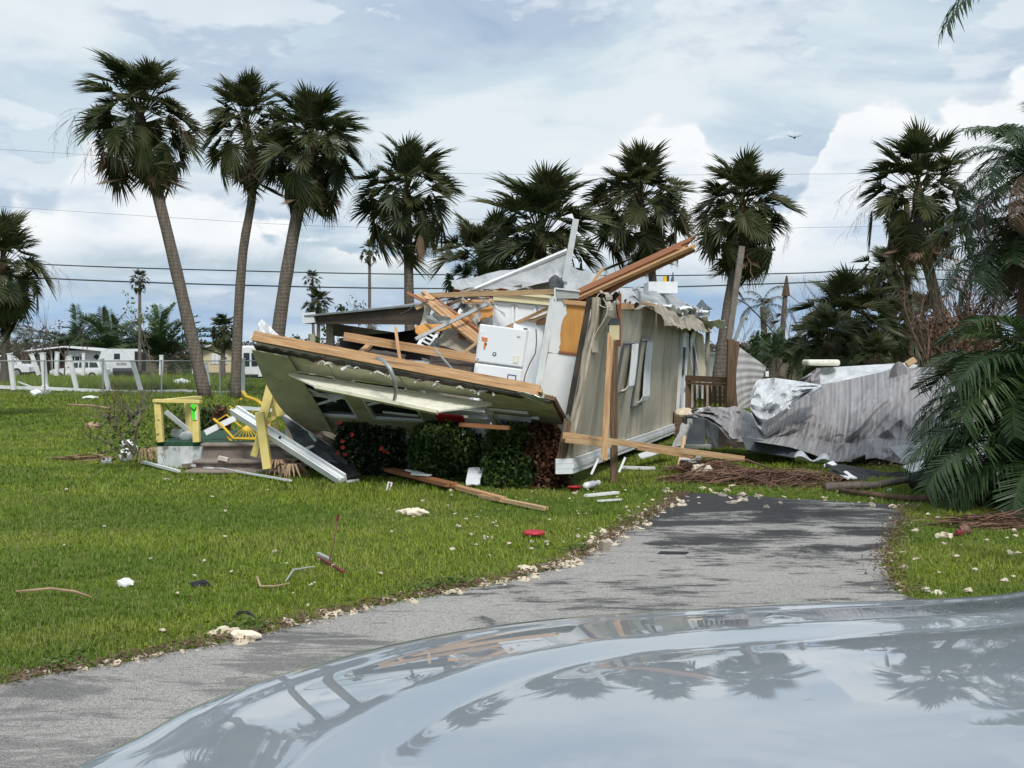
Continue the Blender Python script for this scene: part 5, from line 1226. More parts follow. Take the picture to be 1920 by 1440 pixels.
# ---- palm thicket at the right edge: feather fronds close to the driveway
CLU = [pin_mesh('broad_feather_leaf', GREENP, 2.6, 56, .62, (72, 60, 48, 80)[i], (105, 120, 115, 80)[i], .75, .042, .35, seed=100 + i) for i in range(4)]
CLD = [pin_mesh('withered_feather_leaf', BROWNF, 2.4, 46, .55, (75, 60, 70)[i], (150, 140, 165)[i], 1.2, .024, .0, seed=110 + i, tint=(0, 1), gap=.12) for i in range(3)]
def cluster(label, spots, seed, nf, S, tops, name='feather_palm_clump', dead=0, group=None, el=(-10, 75)):
    r = random.Random(seed); base = spots[0].copy(); base.z = 0
    o = thing(name, label, 'palm', base, group)
    for k, (b, top) in enumerate(zip(spots, tops)):
        if (top - b).length > .35:
            mb = MB(); mid = b.lerp(top, .5) + V((r.uniform(-.1, .1), 0, 0)); mb.tube([b - V((0, 0, .1)), b.lerp(mid, .5), mid, mid.lerp(top, .5), top], [.11, .10, .09, .085, .07], 10); part('trunk', mb, TRUNK, o, smooth=True)
        for i in range(nf):
            f = i / nf
            link('frond', r.choice(CLU), o, top - base, (r.uniform(-.3, .3), rad(el[0] + (el[1] - el[0]) * f + r.uniform(-12, 12)), rad(i * 137.5 + k * 50 + r.uniform(-20, 20))), S * r.uniform(.75, 1.1))
        for i in range(dead):
            link('dead_frond', r.choice(CLD), o, top - base + V((0, 0, -r.uniform(0, .4))), (r.uniform(-.3, .3), rad(r.uniform(20, 60)), rad(r.uniform(0, 360))), S * r.uniform(.8, 1.15))
    return o
g0 = G(1928, 965)
cluster('low green feather palm clump spreading over the grass at the right edge', [g0 + V((.25, .5, 0)), g0 + V((1.0, .9, 0)), g0 + V((.65, 1.6, 0)), g0 + V((.5, .9, 0))], 1, 34, .66, [g0 + V((.40, .5, .40)), g0 + V((1.1, .9, .6)), g0 + V((.75, 1.6, .8)), g0 + V((.55, .9, 1.25))], el=(-22, 70))
gb = P(1960, 700, 14.0); gb.z = 0
cluster('tall feather palm with trailing withered fronds at the right edge', [gb + V((-.3, .6, 0)), gb + V((.35, 1.0, 0)), gb + V((.15, -.1, 0))], 2, 26, .52, [P(1925, 480, 14.6), P(1990, 400, 15.0), P(1945, 330, 13.8)], name='tall_feather_palm', dead=12, el=(-15, 80))
gt = P(2080, 60, 8.6); gt.z = 0
cluster('overhanging palm whose frond tips enter the top right corner', [gt], 3, 6, .42, [P(2010, -10, 8.6)], name='overhanging_palm', el=(-10, 50))

# ---- clipped shrubs under the tipped wall
def shrub(label, px0, px1, ptop, pbase, depth, mat, seed, n, name='hedge_shrub', leafs=.034, brown=None, flowers=0, group='clipped hedge shrubs under the tipped wall'):
    rng = np.random.default_rng(seed); r = random.Random(seed)
    g = G((px0 + px1) / 2, pbase); Yc = g.y + depth / 2
    x0, x1 = P(px0, 800, Yc).x, P(px1, 800, Yc).x; zt = P(0, ptop, g.y + .2).z
    o = thing(name, label, 'shrub', V(((x0 + x1) / 2, Yc, 0)), group)
    c = rng.uniform(-1, 1, (n * 3, 3)); c[:, 2] = rng.uniform(0, 1, n * 3)
    rr = (np.abs(c[:, 0]) ** 3 + np.abs(c[:, 1]) ** 3 + np.abs(c[:, 2] * 1.02) ** 4)
    lump = np.array([noise.noise(V((a * 2.2, b * 2.2, d * 2.2 + seed))) for a, b, d in c]) * .55
    keep = (rr + lump < 1.0) & ((rr + lump > .40) | (rng.random(n * 3) < .12)); c = c[keep][:n]
    pts = np.stack([c[:, 0] * (x1 - x0) / 2, c[:, 1] * depth / 2, c[:, 2] * zt], 1)
    fuzz = rng.normal(0, .03, pts.shape); pts += fuzz; pts[:, 2] = np.maximum(pts[:, 2], .01)
    tint = np.clip(rng.uniform(0, .8, len(pts)) + .25 * np.array([noise.noise(V(tuple(p * 3.2))) for p in pts]) , 0, 1)
    if brown is not None:
        wgt = (c[:, 0] + .55 * np.array([noise.noise(V(tuple(p * 2.4 + 7))) for p in pts])) > brown
        a = link('browned_foliage', qmesh('browned_foliage', leaf_quads(pts[wgt], leafs, rng), SHRUBB, tint[wgt]), o); ORG[a.name] = ORG[o.name]
        pts, tint = pts[~wgt], tint[~wgt]
    link('foliage', qmesh('foliage', leaf_quads(pts, leafs, rng), mat, tint), o)
    mb = MB()
    for i in range(16):
        a = V((r.uniform(-.2, .2) * (x1 - x0), r.uniform(-.2, .2) * depth, 0)); b = V((r.uniform(-.42, .42) * (x1 - x0), r.uniform(-.42, .42) * depth, zt * r.uniform(.6, .95)))
        m_ = a.lerp(b, .5) + V((r.uniform(-.08, .08), r.uniform(-.08, .08), .05)); mb.tube([a, m_, b], [.014, .010, .004], 5)
    mb.v = [p + ORG[o.name] for p in mb.v]; part('stems', mb, BARKB, o)
    for i in range(flowers):
        c_ = ORG[o.name] + V((r.uniform(-.42, .42) * (x1 - x0), -depth / 2 * r.uniform(.8, .98), zt * r.uniform(.25, .9))); mb = MB()
        for k in range(5):
            a = k * 1.256 + r.random(); q = V((math.cos(a), -.35, math.sin(a))) * .035; t_ = V((-math.sin(a), 0, math.cos(a))) * .018
            mb.add([c_, c_ + q * .6 + t_, c_ + q, c_ + q * .6 - t_], [(0, 1, 2, 3)])
        part('flower', mb, FLOWER, o)
    return o
shrub('dark hibiscus shrub with red flowers, leftmost under the tipped wall', 628, 768, 778, 893, 1.1, SHRUBD, 1, 9000, flowers=9)
shrub('dark green clipped shrub in the middle under the tipped wall', 768, 905, 792, 906, 1.0, SHRUBG, 2, 9000, brown=1.15)
shrub('clipped shrub browned on its right half beside the skirting rail', 903, 1066, 796, 917, 1.0, SHRUBG, 3, 11000, brown=.0)
# small shrub beside the yellow railing
shrub('loose green and bronze shrub growing behind the yellow railing', 376, 428, 762, 826, .8, SHRUBG, 4, 1500, name='bronze_shrub', leafs=.05, brown=.1, group='x'); 
shrub('thin green shrub growing behind the white block skirt', 300, 352, 768, 836, .9, WEED, 5, 700, name='thin_shrub', leafs=.05, group='x')
for o in list(COL.objects):
    if o.get('group') == 'x': del o['group']

# ---- bare storm-stripped trees
def branches(mb, a, d, L, rr, depth, r, spread=.6, up=.18, tips=None):
    p = V(a); d = V(d).normalized(); n = 4
    pts = [p]
    for i in range(n):
        d = (d + V((r.uniform(-1, 1), r.uniform(-1, 1), r.uniform(-.6, 1) + up)) * .16).normalized(); p = p + d * L / n; pts.append(p)
    mb.tube(pts, [rr * (1 - .45 * i / n) for i in range(n + 1)], 5 if depth > 1 else 3, cap=False)
    if depth == 0:
        if tips is not None: tips.append(p)
        return
    for k in range(r.choice((2, 3, 3))):
        q = pts[r.choice((2, 3, 4, 4))]; v_ = V((r.uniform(-1, 1), r.uniform(-1, 1), r.uniform(-.3, .8)))
        branches(mb, q, d + v_ * spread * 1.4, L * r.uniform(.55, .8), rr * .55, depth - 1, r, spread, up, tips)
def bare_tree(label, px, Y, h, seed, rr=.07, depth=4, group='storm-stripped bare trees', leaf=0, lmat=None, name='bare_tree', spread=.6, bark=None, stems=1, ls=.06):
    r = random.Random(seed); rng = np.random.default_rng(seed)
    b = V((P(px, 690, Y).x, Y, terrain(0, Y))); o = thing(name, label, 'tree', b, group); mb = MB(); tips = []
    for i in range(stems):
        branches(mb, b + V((r.uniform(-.3, .3) * (stems > 1), r.uniform(-.3, .3) * (stems > 1), -.05)), (r.uniform(-.2, .2), r.uniform(-.2, .2), 1), h * .42, rr, depth, r, spread, .2, tips)
    part('trunk', mb, bark or BARK, o)
    if leaf:
        c = np.array([tuple(t) for t in tips]); c = np.repeat(c, leaf, 0) + rng.normal(0, h * .03, (len(c) * leaf, 3)) - np.array(tuple(b))
        link('leaves', qmesh('leaves', leaf_quads(c, ls, rng), lmat, rng.uniform(0, 1, len(c))), o)
    return o
for i, (px, Y, h, lb) in enumerate(((70, 100, 5.5, 'bare grey tree behind the white pickup'), (98, 105, 6.5, 'bare thin tree just right of the pickup'), (120, 90, 4.5, 'bare shrubby tree behind the far mobile home'), (40, 95, 4, 'bare low tree left of the far mobile home'), (285, 80, 6.2, 'half-leafed tree with gaps beside the far slender palm'), (160, 110, 5, 'bare thin tree above the white trailer'), (656, 90, 6, 'grey sparse tree behind the carport post'), (672, 95, 5.2, 'grey sparse tree right of the carport post'), (1400, 75, 5.5, 'bare twiggy tree behind the tall porch post'))):
    bare_tree(lb, px, Y, h, 200 + i, .08, 4, leaf=(3 if i in (0, 4, 6, 7) else 0), lmat=TREEL if i != 4 else WEED, ls=.14)
for i, (px, Y, h, lb) in enumerate(((1760, 30, 4.6, 'reddish bare sapling between the leaning palm and the right thicket'), (1800, 31, 5.0, 'reddish bare tree right of the leaning palm trunk'), (1840, 30, 4.6, 'reddish bare tree beside the right palm thicket'), (1738, 36, 4.6, 'dull bare tree left of the leaning palm trunk'), (1860, 33, 4.2, 'dull bare tree behind the withered fronds'), (1540, 50, 5.0, 'pale bare tree left of the broad low fan palm'), (1790, 36, 3.2, 'low russet bush behind the right end of the roof heap'), (1830, 27, 2.6, 'low russet bush beside the right thicket'))):
    bare_tree(lb, px, Y, h, 230 + i, .05, 4, 'reddish bare trees at the right', bark=BARKB, stems=3, leaf=(6 if i in (6, 7) else 0), lmat=SHRUBB, ls=.07)
# pine-like and bushy trees behind the carport
bare_tree('dark green cypress seen under the carport roof', 632, 60, 4.2, 250, .06, 3, None, leaf=40, lmat=SHRUBG, name='cypress', spread=.35, ls=.10)
bare_tree('dark green bush standing left of the carport post', 575, 75, 3.4, 251, .06, 3, None, leaf=40, lmat=SHRUBG, name='green_bush', ls=.14, stems=3)
for i_, px_ in enumerate((1415, 1500, 1530)): feather_palm(('squat feather palm left of the coconut palm trunk', 'squat feather palm behind the white fold of the heap', 'squat dark feather palm under the broad low fan palm')[i_], (px_, 720), [(px_, 705), (px_, 684)], 48 + i_, 12, 52, 16, DATE, 300 + i_, 'squat feather palms behind the roof heap')
bare_tree('low dark bush right of the coconut palm', 1470, 50, 2.6, 252, .05, 3, None, leaf=30, lmat=SHRUBG, name='green_bush', ls=.10, stems=3)
# far scrub that reads as one brown mass
rng = np.random.default_rng(77); N = 46000
x = rng.uniform(-150, 150, N); Y = rng.uniform(175, 215, N)
hh = np.array([2.6 + 1.8 * noise.noise(V((a * .07, 0, 1))) + 1.5 * noise.noise(V((a * .35, 3, 1))) for a in x]); hh = np.maximum(hh + 1.0, .8)
z = rng.uniform(0, 1, N) ** .7 * hh
o = link('far_scrub', qmesh('far_scrub', leaf_quads(np.stack([x, Y, z], 1), .34, rng), TREEL, np.clip(rng.uniform(0, .7, N) + .3 * np.array([noise.noise(V((a * .2, 0, 5))) for a in x]), 0, 1))); o['kind'] = 'stuff'
# ================================================================== THE CRUMPLED ROOF HEAP AND DEBRIS
def ridged(p, s):
    return 1 - abs(noise.noise(V(p) * s)) * 2
def drape(name, fn, nu, nv, th, mat, label, cat='roof sheet', smooth=False, parent=None, us=1.0):
    """a sheet given by fn(u, w) -> (px, py, distance), crumpled in place"""
    g = []; uv = []
    for i in range(nu + 1):
        row = []
        for j in range(nv + 1):
            u, w = i / nu, j / nv
            row.append(V(fn(u, w))); uv.append((u * us, w, 0))
        g.append(row)
    mb = MB(); mb.sheet(g, th, uvs=uv)
    return part(name, mb, mat, parent, smooth) if parent else solo(name, mb, mat, label, cat, None, smooth)
def interp(tab, x):
    for (a, b), (c, d) in zip(tab[:-1], tab[1:]):
        if x <= c: return b + (d - b) * (x - a) / (c - a)
    return tab[-1][1]
# main grey sheet: u left to right, w from its foot up to the crest
TOPP = [(1440, 800), (1462, 768), (1500, 738), (1530, 722), (1575, 716), (1618, 706), (1660, 697), (1692, 684), (1712, 690), (1752, 688), (1784, 712), (1830, 770), (1850, 800)]
BOTP = [(1420, 828), (1480, 838), (1520, 850), (1560, 866), (1600, 866), (1640, 858), (1700, 872), (1760, 866), (1850, 872)]
def main_sheet(u, w):
    px = 1432 + (1850 - 1432) * u - 26 * (1 - w) * (1 - u)
    yt, yb = interp(TOPP, px + 4), interp(BOTP, px)
    lean = w ** 1.15
    py = yb + (yt - yb) * w
    px2 = px + 24 * w * (1 - w)
    q = V((u * 3.0, w * 1.7, 2))
    c1 = u * 5.4 - w * 2.1; c2 = u * .9 + w * 1.0
    fold = .30 * ridged((c1, c2 * .8, 1), .8) + .20 * ridged((c1 * 2.1, c2 * 1.3, 7), .9) + .10 * ridged((u * 9 + w * 3, w * 4 - u, 11), 1.0) + .07 * noise.noise(q * 3.3)
    bulge = .75 * math.sin(min(1, w * 1.05) * math.pi) * (.4 + .6 * math.sin(u * 2.4 + .3))
    Y = 17.9 + 3.3 * lean - bulge * .6 - fold * (.25 + .75 * math.sin(w * math.pi))
    for (ua, wa, ub, wb, dp, wd) in ((.66, 1.05, .34, .16, .34, .20), (.30, .98, .12, .30, .30, .14), (.80, 1.0, .62, .25, .22, .16), (.47, .80, .42, .30, .24, .12), (.95, .85, .78, .30, .26, .14), (.20, .62, .05, .40, .2, .12)):
        dx, dy = ub - ua, (wb - wa) * .45; l = math.hypot(dx, dy); px_, py_ = u - ua + .035 * noise.noise(V((w * 6, ua * 9, 3))), (w - wa) * .45
        al = (px_ * dx + py_ * dy) / (l * l); sd = (px_ * dy - py_ * dx) / l; fade = max(0, min(1, al * 6 + .3, (1.05 - al) * 5))
        if sd > 0: k_ = max(0, 1 - sd / wd)
        else: k_ = max(0, 1 + sd / .04)
        Y -= dp * k_ ** 1.3 * fade
    # lower skirt kicks out below a long crease
    wl = .24 + .05 * noise.noise(V((u * 5, 2, 9)))
    if w < wl: Y -= .22 * min(1, (wl - w) / .02) + (wl - w) * 1.5
    Y += .016 * math.sin(u * 250)
    return P(px2, py, Y)
drape('grey_roof_sheet', main_sheet, 230, 120, .006, CORRG, 'huge crumpled grey ribbed roof sheet heaped beside the wrecked home', us=4.2)
# left apron of the same metal
def left_sheet(u, w):
    tp = [(1300, 768), (1335, 764), (1370, 762), (1395, 766), (1418, 782), (1440, 826)]
    bt = [(1300, 782), (1330, 786), (1352, 806), (1372, 830), (1405, 826), (1442, 832)]
    px = 1300 + 140 * u
    yt, yb = interp(tp, px), interp(bt, px)
    Y = 19.8 - 1.6 * (1 - w) * (.4 + u) - .35 * ridged((u * 3 + w, w * 2, 3), 1.1) - .15 * noise.noise(V((u * 7, w * 5, 1)))
    return P(px + 6 * noise.noise(V((w * 4, u * 3, 6))), yb + (yt - yb) * w + 4 * noise.noise(V((u * 8, w * 3, 2))), Y)
drape('grey_roof_sheet', left_sheet, 34, 18, .006, CORRG, 'smaller crumpled grey sheet draped over the slate grey unit', us=1.4)
def fold_sheet(u, w):
    tp = [(1405, 740), (1420, 712), (1450, 708), (1500, 715), (1545, 722)]
    bt = [(1405, 770), (1420, 802), (1430, 808), (1450, 797), (1475, 772), (1505, 746), (1545, 726)]
    px = 1408 + 132 * u
    yt, yb = interp(tp, px), interp(bt, px)
    Y = 18.2 + 1.1 * w - .35 * math.sin(w * 3.1) - .34 * ridged((u * 2.6 + w, w * 2.2 - u, 5), 1.0) - .2 * ridged((u * 5 - w * 2, w * 4 + u, 2), 1.0)
    return P(px + 5 * noise.noise(V((w * 5, u * 5, 3))), yb + (yt - yb) * w, Y)
drape('white_roof_sheet', fold_sheet, 26, 18, .006, FOIL, 'shiny white crumpled fold of roof metal at the left of the heap')
def top_sheet(u, w):
    tp = [(1530, 690), (1570, 688), (1700, 680), (1720, 684)]
    bt = [(1530, 722), (1580, 722), (1640, 708), (1720, 690)]
    px = 1530 + 190 * u; yt, yb = interp(tp, px), interp(bt, px)
    return P(px, yb + (yt - yb) * w, 21.2 + 1.2 * w - .25 * ridged((u * 5, w * 1.5, 4), 1.0))
drape('white_roof_sheet', top_sheet, 26, 6, .006, FOIL, 'bright white strip of roof metal along the crest of the heap')
def peak(u, w):
    px = 1494 + 44 * u; yt = 690 + 26 * (1 - u) ** 1.2; yb = 722
    return P(px, yb + (yt - yb) * w, 20.6 - .3 * math.sin(u * 3.1) - .15 * noise.noise(V((u * 4, w * 4, 8))))
drape('grey_roof_flap', peak, 10, 6, .006, CORRG, 'small grey flap of roof metal standing on the crest of the heap')
def peak2(u, w):
    px = 1668 + 34 * u; yt = 700 - 22 * math.sin(u * 3.0) ** .7; yb = 708 - 8 * u
    return P(px, yb + (yt - yb) * w, 20.4 - .25 * math.sin(u * 3.1))
drape('grey_roof_flap', peak2, 8, 5, .006, CORRG, 'small grey peak of bent metal near the right end of the crest')
def stand(u, w):
    c = [(1384, 765), (1408, 765), (1437, 688), (1387, 651)]
    px = (c[0][0] * (1 - u) + c[1][0] * u) * (1 - w) + (c[3][0] * (1 - u) + c[2][0] * u) * w
    py = (c[0][1] * (1 - u) + c[1][1] * u) * (1 - w) + (c[3][1] * (1 - u) + c[2][1] * u) * w
    px += -5 * math.sin(w * math.pi) * (1 - u) 
    return P(px, py, 21.6 + .007 * math.sin((w * 15 - u * 4) * 3.1) + .3 * u)
drape('corrugated_sheet', stand, 14, 90, .006, CORRL, 'upright pale grey corrugated sheet leaning beside the tall porch post')
quad('white_flap', [(1296, 770), (1330, 763), (1340, 766), (1302, 778)], 19.6, .01, CORRW, None, 5, 3, .05, 2, 'white bent flap on top of the slate grey unit', 'metal sheet', None, 4)
mb = MB(); c = P(1539, 680, 22); mb.box(c, (.64, .5, .12))
o = solo('foam_block', mb, OFFW, 'rounded cream foam block lying on the crest of the heap', 'foam'); md = o.modifiers.new('soft_edge', 'BEVEL'); md.width = .05; md.segments = 3
board('wood_scrap', P(1700, 684, 21), P(1715, 674, 21), .13, .1, WOODP, None, 'wooden block end poking up at the right end of the heap crest', 'wood block')
board('white_stub', P(1438, 706, 21.5), P(1438, 696, 21.5), .06, .06, VINYL, None, 'short white stub behind the white crumpled fold', 'post stub')
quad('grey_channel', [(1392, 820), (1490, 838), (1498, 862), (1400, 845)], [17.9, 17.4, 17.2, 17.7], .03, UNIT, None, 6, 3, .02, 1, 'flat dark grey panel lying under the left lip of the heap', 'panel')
def lip(u, w):
    px = 1490 + 64 * u; return P(px, 852 + 10 * u - 8 * math.sin(u * 9) * (1 - w) + 12 * w - 3 * u, 16.9 - .25 * math.sin(w * 3))
drape('white_lip', lip, 12, 4, .006, CORRW, 'white torn underside of the sheet lip over the grass', 'metal sheet')
mb = MB(); mb.sheet(grid4(P(1596, 862, 17.0), P(1622, 852, 17.0), P(1622, 864, 17.2), P(1600, 865, 17.2), 3, 2), .02); solo('lip_shade', mb, DARK, 'dark sheet painted as the shade under the curled lower lip of the heap', 'metal sheet')  # dark sheet added for the shade in the hollow below the lip

# slate grey unit and what lies on it
un = thing('cooling_unit', 'slate grey metal unit standing at the foot of the long wall', 'cooling unit', P(1303, 838, 20.2))
b0 = G(1303, 842); Yu = 20.3
x0, x1 = P(1288, 800, Yu).x, P(1322, 800, Yu).x; zt = P(0, 782, Yu).z
mb = MB(); mb.box(((x0 + x1) / 2, Yu + .3, zt / 2), (x1 - x0, .6, zt)); part('case', mb, UNIT, un)
mb = MB(); mb.box(((x0 + x1) / 2, Yu + .3, zt + .015), (x1 - x0 + .04, .64, .03)); part('lid', mb, UNIT, un)
mb = MB(); mb.box((x0 + .05, Yu - .005, zt - .09), (.09, .01, .13)); part('label_plate', mb, LGREY, un)
mb = MB(); mb.box(((x0 + x1) / 2, Yu + .3, .04), (x1 - x0 + .2, .8, .1)); part('concrete_pad', mb, LGREY, un)
quad('grey_flashing', [(1278, 796), (1296, 795), (1286, 834), (1256, 842)], [19.6, 19.6, 19.0, 18.8], .012, LGREY, None, 5, 6, .05, 2, 'curved pale grey strip of sheet leaning on the slate grey unit', 'metal sheet', None, 5)
quad('dark_sheet', [(1322, 782), (1345, 782), (1348, 838), (1328, 840)], 20.4, .02, UNIT, None, 3, 3, .03, 2, 'dark panel standing right of the slate grey unit', 'panel', None, 6)
quad('dark_sheet', [(1330, 790), (1400, 800), (1404, 842), (1345, 842)], 20.6, .02, DARK, None, 3, 3, .03, 2, 'dark board painted as the shade beneath the draped grey sheet', 'panel', None, 7)  # this dark board stands in for the shade below the draped metal
mb = MB(); mb.ball(P(1284, 776, 20.6), (.2, .2, .09), 12, 8)
for i, p in enumerate(mb.v): mb.v[i] = p + wob(p, 4, .06)
solo('foam_lump', mb, FOAM, 'tan lump of insulation on top of the slate grey unit', 'foam')
board('pale_stake', P(1271, 880, 16.8), P(1283, 818, 17.3), .045, .03, WOODP, None, 'pale stake standing askew before the slate grey unit', 'stake', up=(0, -1, 0))

# ---- brown porch railing at the far end of the home
pr = thing('porch_railing', 'brown wooden porch railing with a tall post beyond the side door', 'railing', G(1330, 790))
Yr = 23.6
def prb(p, q, w, t, nm, Y=Yr, Y2=None):
    mb = MB(); mb.beam(P(*p, Y), P(*q, Y2 or Y), w, t, (0, -1, 0)); part(nm, mb, OLDW if abs(p[0] - q[0]) < abs(p[1] - q[1]) else OLDX, pr)
prb((1290, 790), (1291, 708), .11, .11, 'post'); prb((1368, 772), (1370, 636), .13, .13, 'post', 22.6); prb((1379, 770), (1381, 640), .10, .10, 'post', 22.8)
prb((1286, 709), (1372, 713), .12, .05, 'top_rail', Yr, 22.7); prb((1288, 718), (1370, 722), .05, .08, 'rail', Yr, 22.7); prb((1288, 766), (1370, 772), .05, .08, 'rail', Yr, 22.7)
for i in range(7):
    x = 1303 + i * 9.4; prb((x, 722), (x, 768), .05, .05, 'baluster', Yr - i * .1)
mb = MB(); mb.box((P(1325, 775, 24).x, 24.2, .28), (1.6, 1.8, .5)); part('deck', mb, OLDX, pr)
board('grey_pipe', P(1377, 640, 24), P(1394, 596, 24), .07, .07, GALV, None, 'bent grey service pipe above the tall porch post', 'pipe', up=(0, -1, 0))
mb = MB(); mb.tube([P(1393, 598, 24), P(1398, 594, 24), P(1402, 600, 24)], .035, 8); solo('pipe_elbow', mb, GALV, 'curved weatherhead at the top of the grey service pipe', 'pipe')
board('leaning_pole', P(1366, 640, 30), P(1391, 462, 30), .15, .15, POLEM, None, 'leaning grey pole in front of the palm with the brown skirt', 'pole', up=(0, -1, 0))
board('porch_column', P(1325, 770, 27), P(1327, 615, 27), .09, .09, BEIGE, None, 'thin pale column holding the torn eave at the far corner', 'column', up=(0, -1, 0))
fw = thing('white_shed', 'small white shed seen through the porch railing', 'shed', G(1333, 760) * 1.0)
mb = MB(); mb.box((P(1333, 690, 40).x, 41, .9), (.6, 1.2, 1.6)); part('wall', mb, VINYL, fw); mb = MB(); mb.box((P(1333, 690, 40).x, 41, 1.74), (.75, 1.4, .08)); part('roof', mb, ALW, fw)
mb = MB(); mb.tube([P(1372, 555, 33), P(1400, 570, 33), P(1420, 590, 33.5), P(1460, 634, 35), P(1520, 652, 38)], .02, 5); solo('fallen_cable', mb, WIRE, 'slack black cable drooping from the leaning pole toward the broad low palm', 'cable')
mb = MB(); mb.tube([P(1400, 480, 37), P(1408, 495, 37), P(1407, 510, 37), P(1412, 520, 37)], .02, 5); solo('hanging_stalk', mb, STRAWD, 'dry stalk dangling below the crown of the skirted palm', 'palm stalk')

# ---- litter pile of brown fronds at the end of the driveway
def strands(name, label, cx, cy, rx, ry, h, n, L, mat, seed, cat='dry fronds', w=.006, ang=None, par=None):
    r = random.Random(seed); mb = MB()
    for i in range(n):
        a = r.uniform(0, 6.283); q = math.sqrt(r.random()); x = cx + rx * q * math.cos(a); y = cy + ry * q * math.sin(a)
        z = max(.01, h * (1 - q ** 2) * r.random()); th = r.gauss(ang, .45) if ang is not None else r.uniform(0, 6.283)
        l = L * r.uniform(.4, 1.2); d = V((math.cos(th), math.sin(th), r.uniform(-.18, .25))); p = V((x, y, z)) - d * l / 2
        p.z = max(.008, p.z); m_ = V((x, y, z + l * r.uniform(0, .10))); e = V((x, y, z)) + d * l / 2; e.z = max(.006, e.z)
        S = V((-d.y, d.x, r.uniform(-.5, .5))).normalized() * w * r.uniform(.6, 1.6)
        mb.add([p - S, p + S, m_ + S, m_ - S, e + S * .3, e - S * .3, m_ + V((0, 0, -w))], [(0, 1, 2, 3), (3, 2, 4, 5), (0, 3, 6), (2, 1, 6)])
    return part(name, mb, mat, par) if par else solo(name, mb, mat, label, cat)
g = G(1400, 902); strands('frond_litter', 'broad brown mat of dead fronds lying across the end of the driveway', g.x, g.y, 1.05, .45, .15, 1500, .6, STRAWD, 1, ang=.1)
g = G(1330, 885); strands('frond_litter', 'tangled brown fronds left of the mat beside the pale rock', g.x, g.y, .55, .5, .22, 420, .6, STRAWD, 2)
g = G(1490, 905); strands('frond_litter', 'loose brown stalks in the grass right of the mat', g.x, g.y, .8, .7, .18, 320, .6, STRAWD, 3)
g = G(1650, 868); strands('frond_litter', 'pale dry twigs heaped at the foot of the roof heap', g.x - .1, g.y - .3, .42, .3, .28, 300, .45, STRAW, 4)
g = G(1840, 985); strands('frond_litter', 'brown withered fronds in the grass below the right thicket', g.x + .4, g.y, .8, .35, .1, 260, .7, STRAWD, 5, ang=.0)
mb = MB(); mb.tube([G(1282, 908) + V((0, 0, .1)), G(1330, 888) + V((0, 0, .16)), G(1400, 884) + V((0, 0, .17)), G(1490, 905) + V((0, 0, .08))], [.011, .016, .015, .007], 7); solo('frond_stalk', mb, STRAWD, 'long brown frond stalk arching over the mat of dead fronds', 'palm stalk')
mb = MB(); mb.tube([G(1320, 915) + V((0, 0, .06)), G(1400, 907) + V((0, 0, .1)), G(1480, 925) + V((0, 0, .04))], [.010, .013, .006], 7); solo('frond_stalk', mb, STRAWD, 'short brown stalk along the near edge of the mat', 'palm stalk')
# two fallen thin palm trunks
mb = MB(); mb.tube([G(1552, 924) + V((0, .1, .06)), P(1640, 910, 14.3), P(1762, 888, 14.1)], [.055, .048, .042], 10); solo('fallen_log', mb, TRUNK, 'slim fallen palm trunk propped up toward the right thicket', 'log', smooth=True)
mb = MB(); mb.tube([G(1575, 928) + V((0, 0, .05)), G(1690, 942) + V((0, 0, .05)), G(1860, 946) + V((0, 0, .06))], [.034, .038, .04], 10); solo('fallen_log', mb, TRUNKD, 'slim fallen trunk lying flat along the end of the driveway', 'log', smooth=True)
# black sheet, panels and white scraps on the right
def tarp(u, w):
    px = 1548 + 190 * u; tp = [(1548, 866), (1600, 874), (1660, 886), (1738, 882)]; bt = [(1548, 872), (1600, 900), (1650, 918), (1738, 925)]
    yt, yb = interp(tp, px), interp(bt, px)
    return P(px, yb + (yt - yb) * w, 15.0 + .9 * w + .12 * ridged((u * 4, w * 3, 2), 1.0))
drape('black_sheet', tarp, 24, 10, .006, TARP, 'black plastic sheet crumpled at the foot of the roof heap', 'tarp', smooth=False)
quad('blue_grey_pane_sheet', [(1668, 842), (1712, 836), (1738, 858), (1692, 868)], [16.2, 16.4, 15.7, 15.5], .03, GALV, None, 5, 4, .02, 2, 'tilted blue-grey window panel at the foot of the roof heap', 'panel', None, 2)
board('edge_strip', P(1690, 867, 15.45), P(1740, 858, 15.6), .04, .04, VINYL, None, 'white edge strip along the tilted blue-grey panel', 'trim')
quad('white_scrap', [(1692, 876), (1745, 862), (1752, 880), (1712, 888)], [15.2, 15.4, 15, 14.9], .02, VINYL, None, 4, 3, .03, 2, 'white panel scrap right of the tilted blue-grey panel', 'panel', None, 3)
quad('white_scrap', [(1690, 846), (1740, 838), (1760, 846), (1726, 850)], [17, 17.4, 17.2, 16.8], .02, VINYL, None, 4, 3, .06, 2, 'white torn panel lying on the lower skirt of the heap', 'panel', None, 8)
board('white_stake', P(1742, 932, 13.9), P(1752, 895, 14.1), .10, .03, VINYL, None, 'white slat standing upright beside the propped trunk', 'slat', up=(0, -1, 0))
quad('white_scrap', [(1544, 872), (1562, 866), (1568, 874), (1546, 879)], [15.6, 15.9, 15.7, 15.4], .02, VINYL, None, 3, 2, .02, 2, 'small white block at the left tip of the black sheet', 'panel', None, 9)
quad('white_scrap', [(1552, 884), (1578, 880), (1606, 898), (1590, 900)], [15.4, 15.6, 15.0, 14.9], .015, ALW, None, 5, 3, .03, 2, 'long white scrap lying under the black sheet', 'panel', None, 10)
quad('white_scrap', [(1640, 925), (1665, 916), (1675, 918), (1652, 928)], 14.2, .015, ALW, None, 3, 2, .03, 2, 'white scrap between the two fallen trunks', 'panel', None, 12)
mb = MB(); mb.ball(G(1778, 930) + V((0, .3, .1)), (.35, .3, .2), 12, 8)
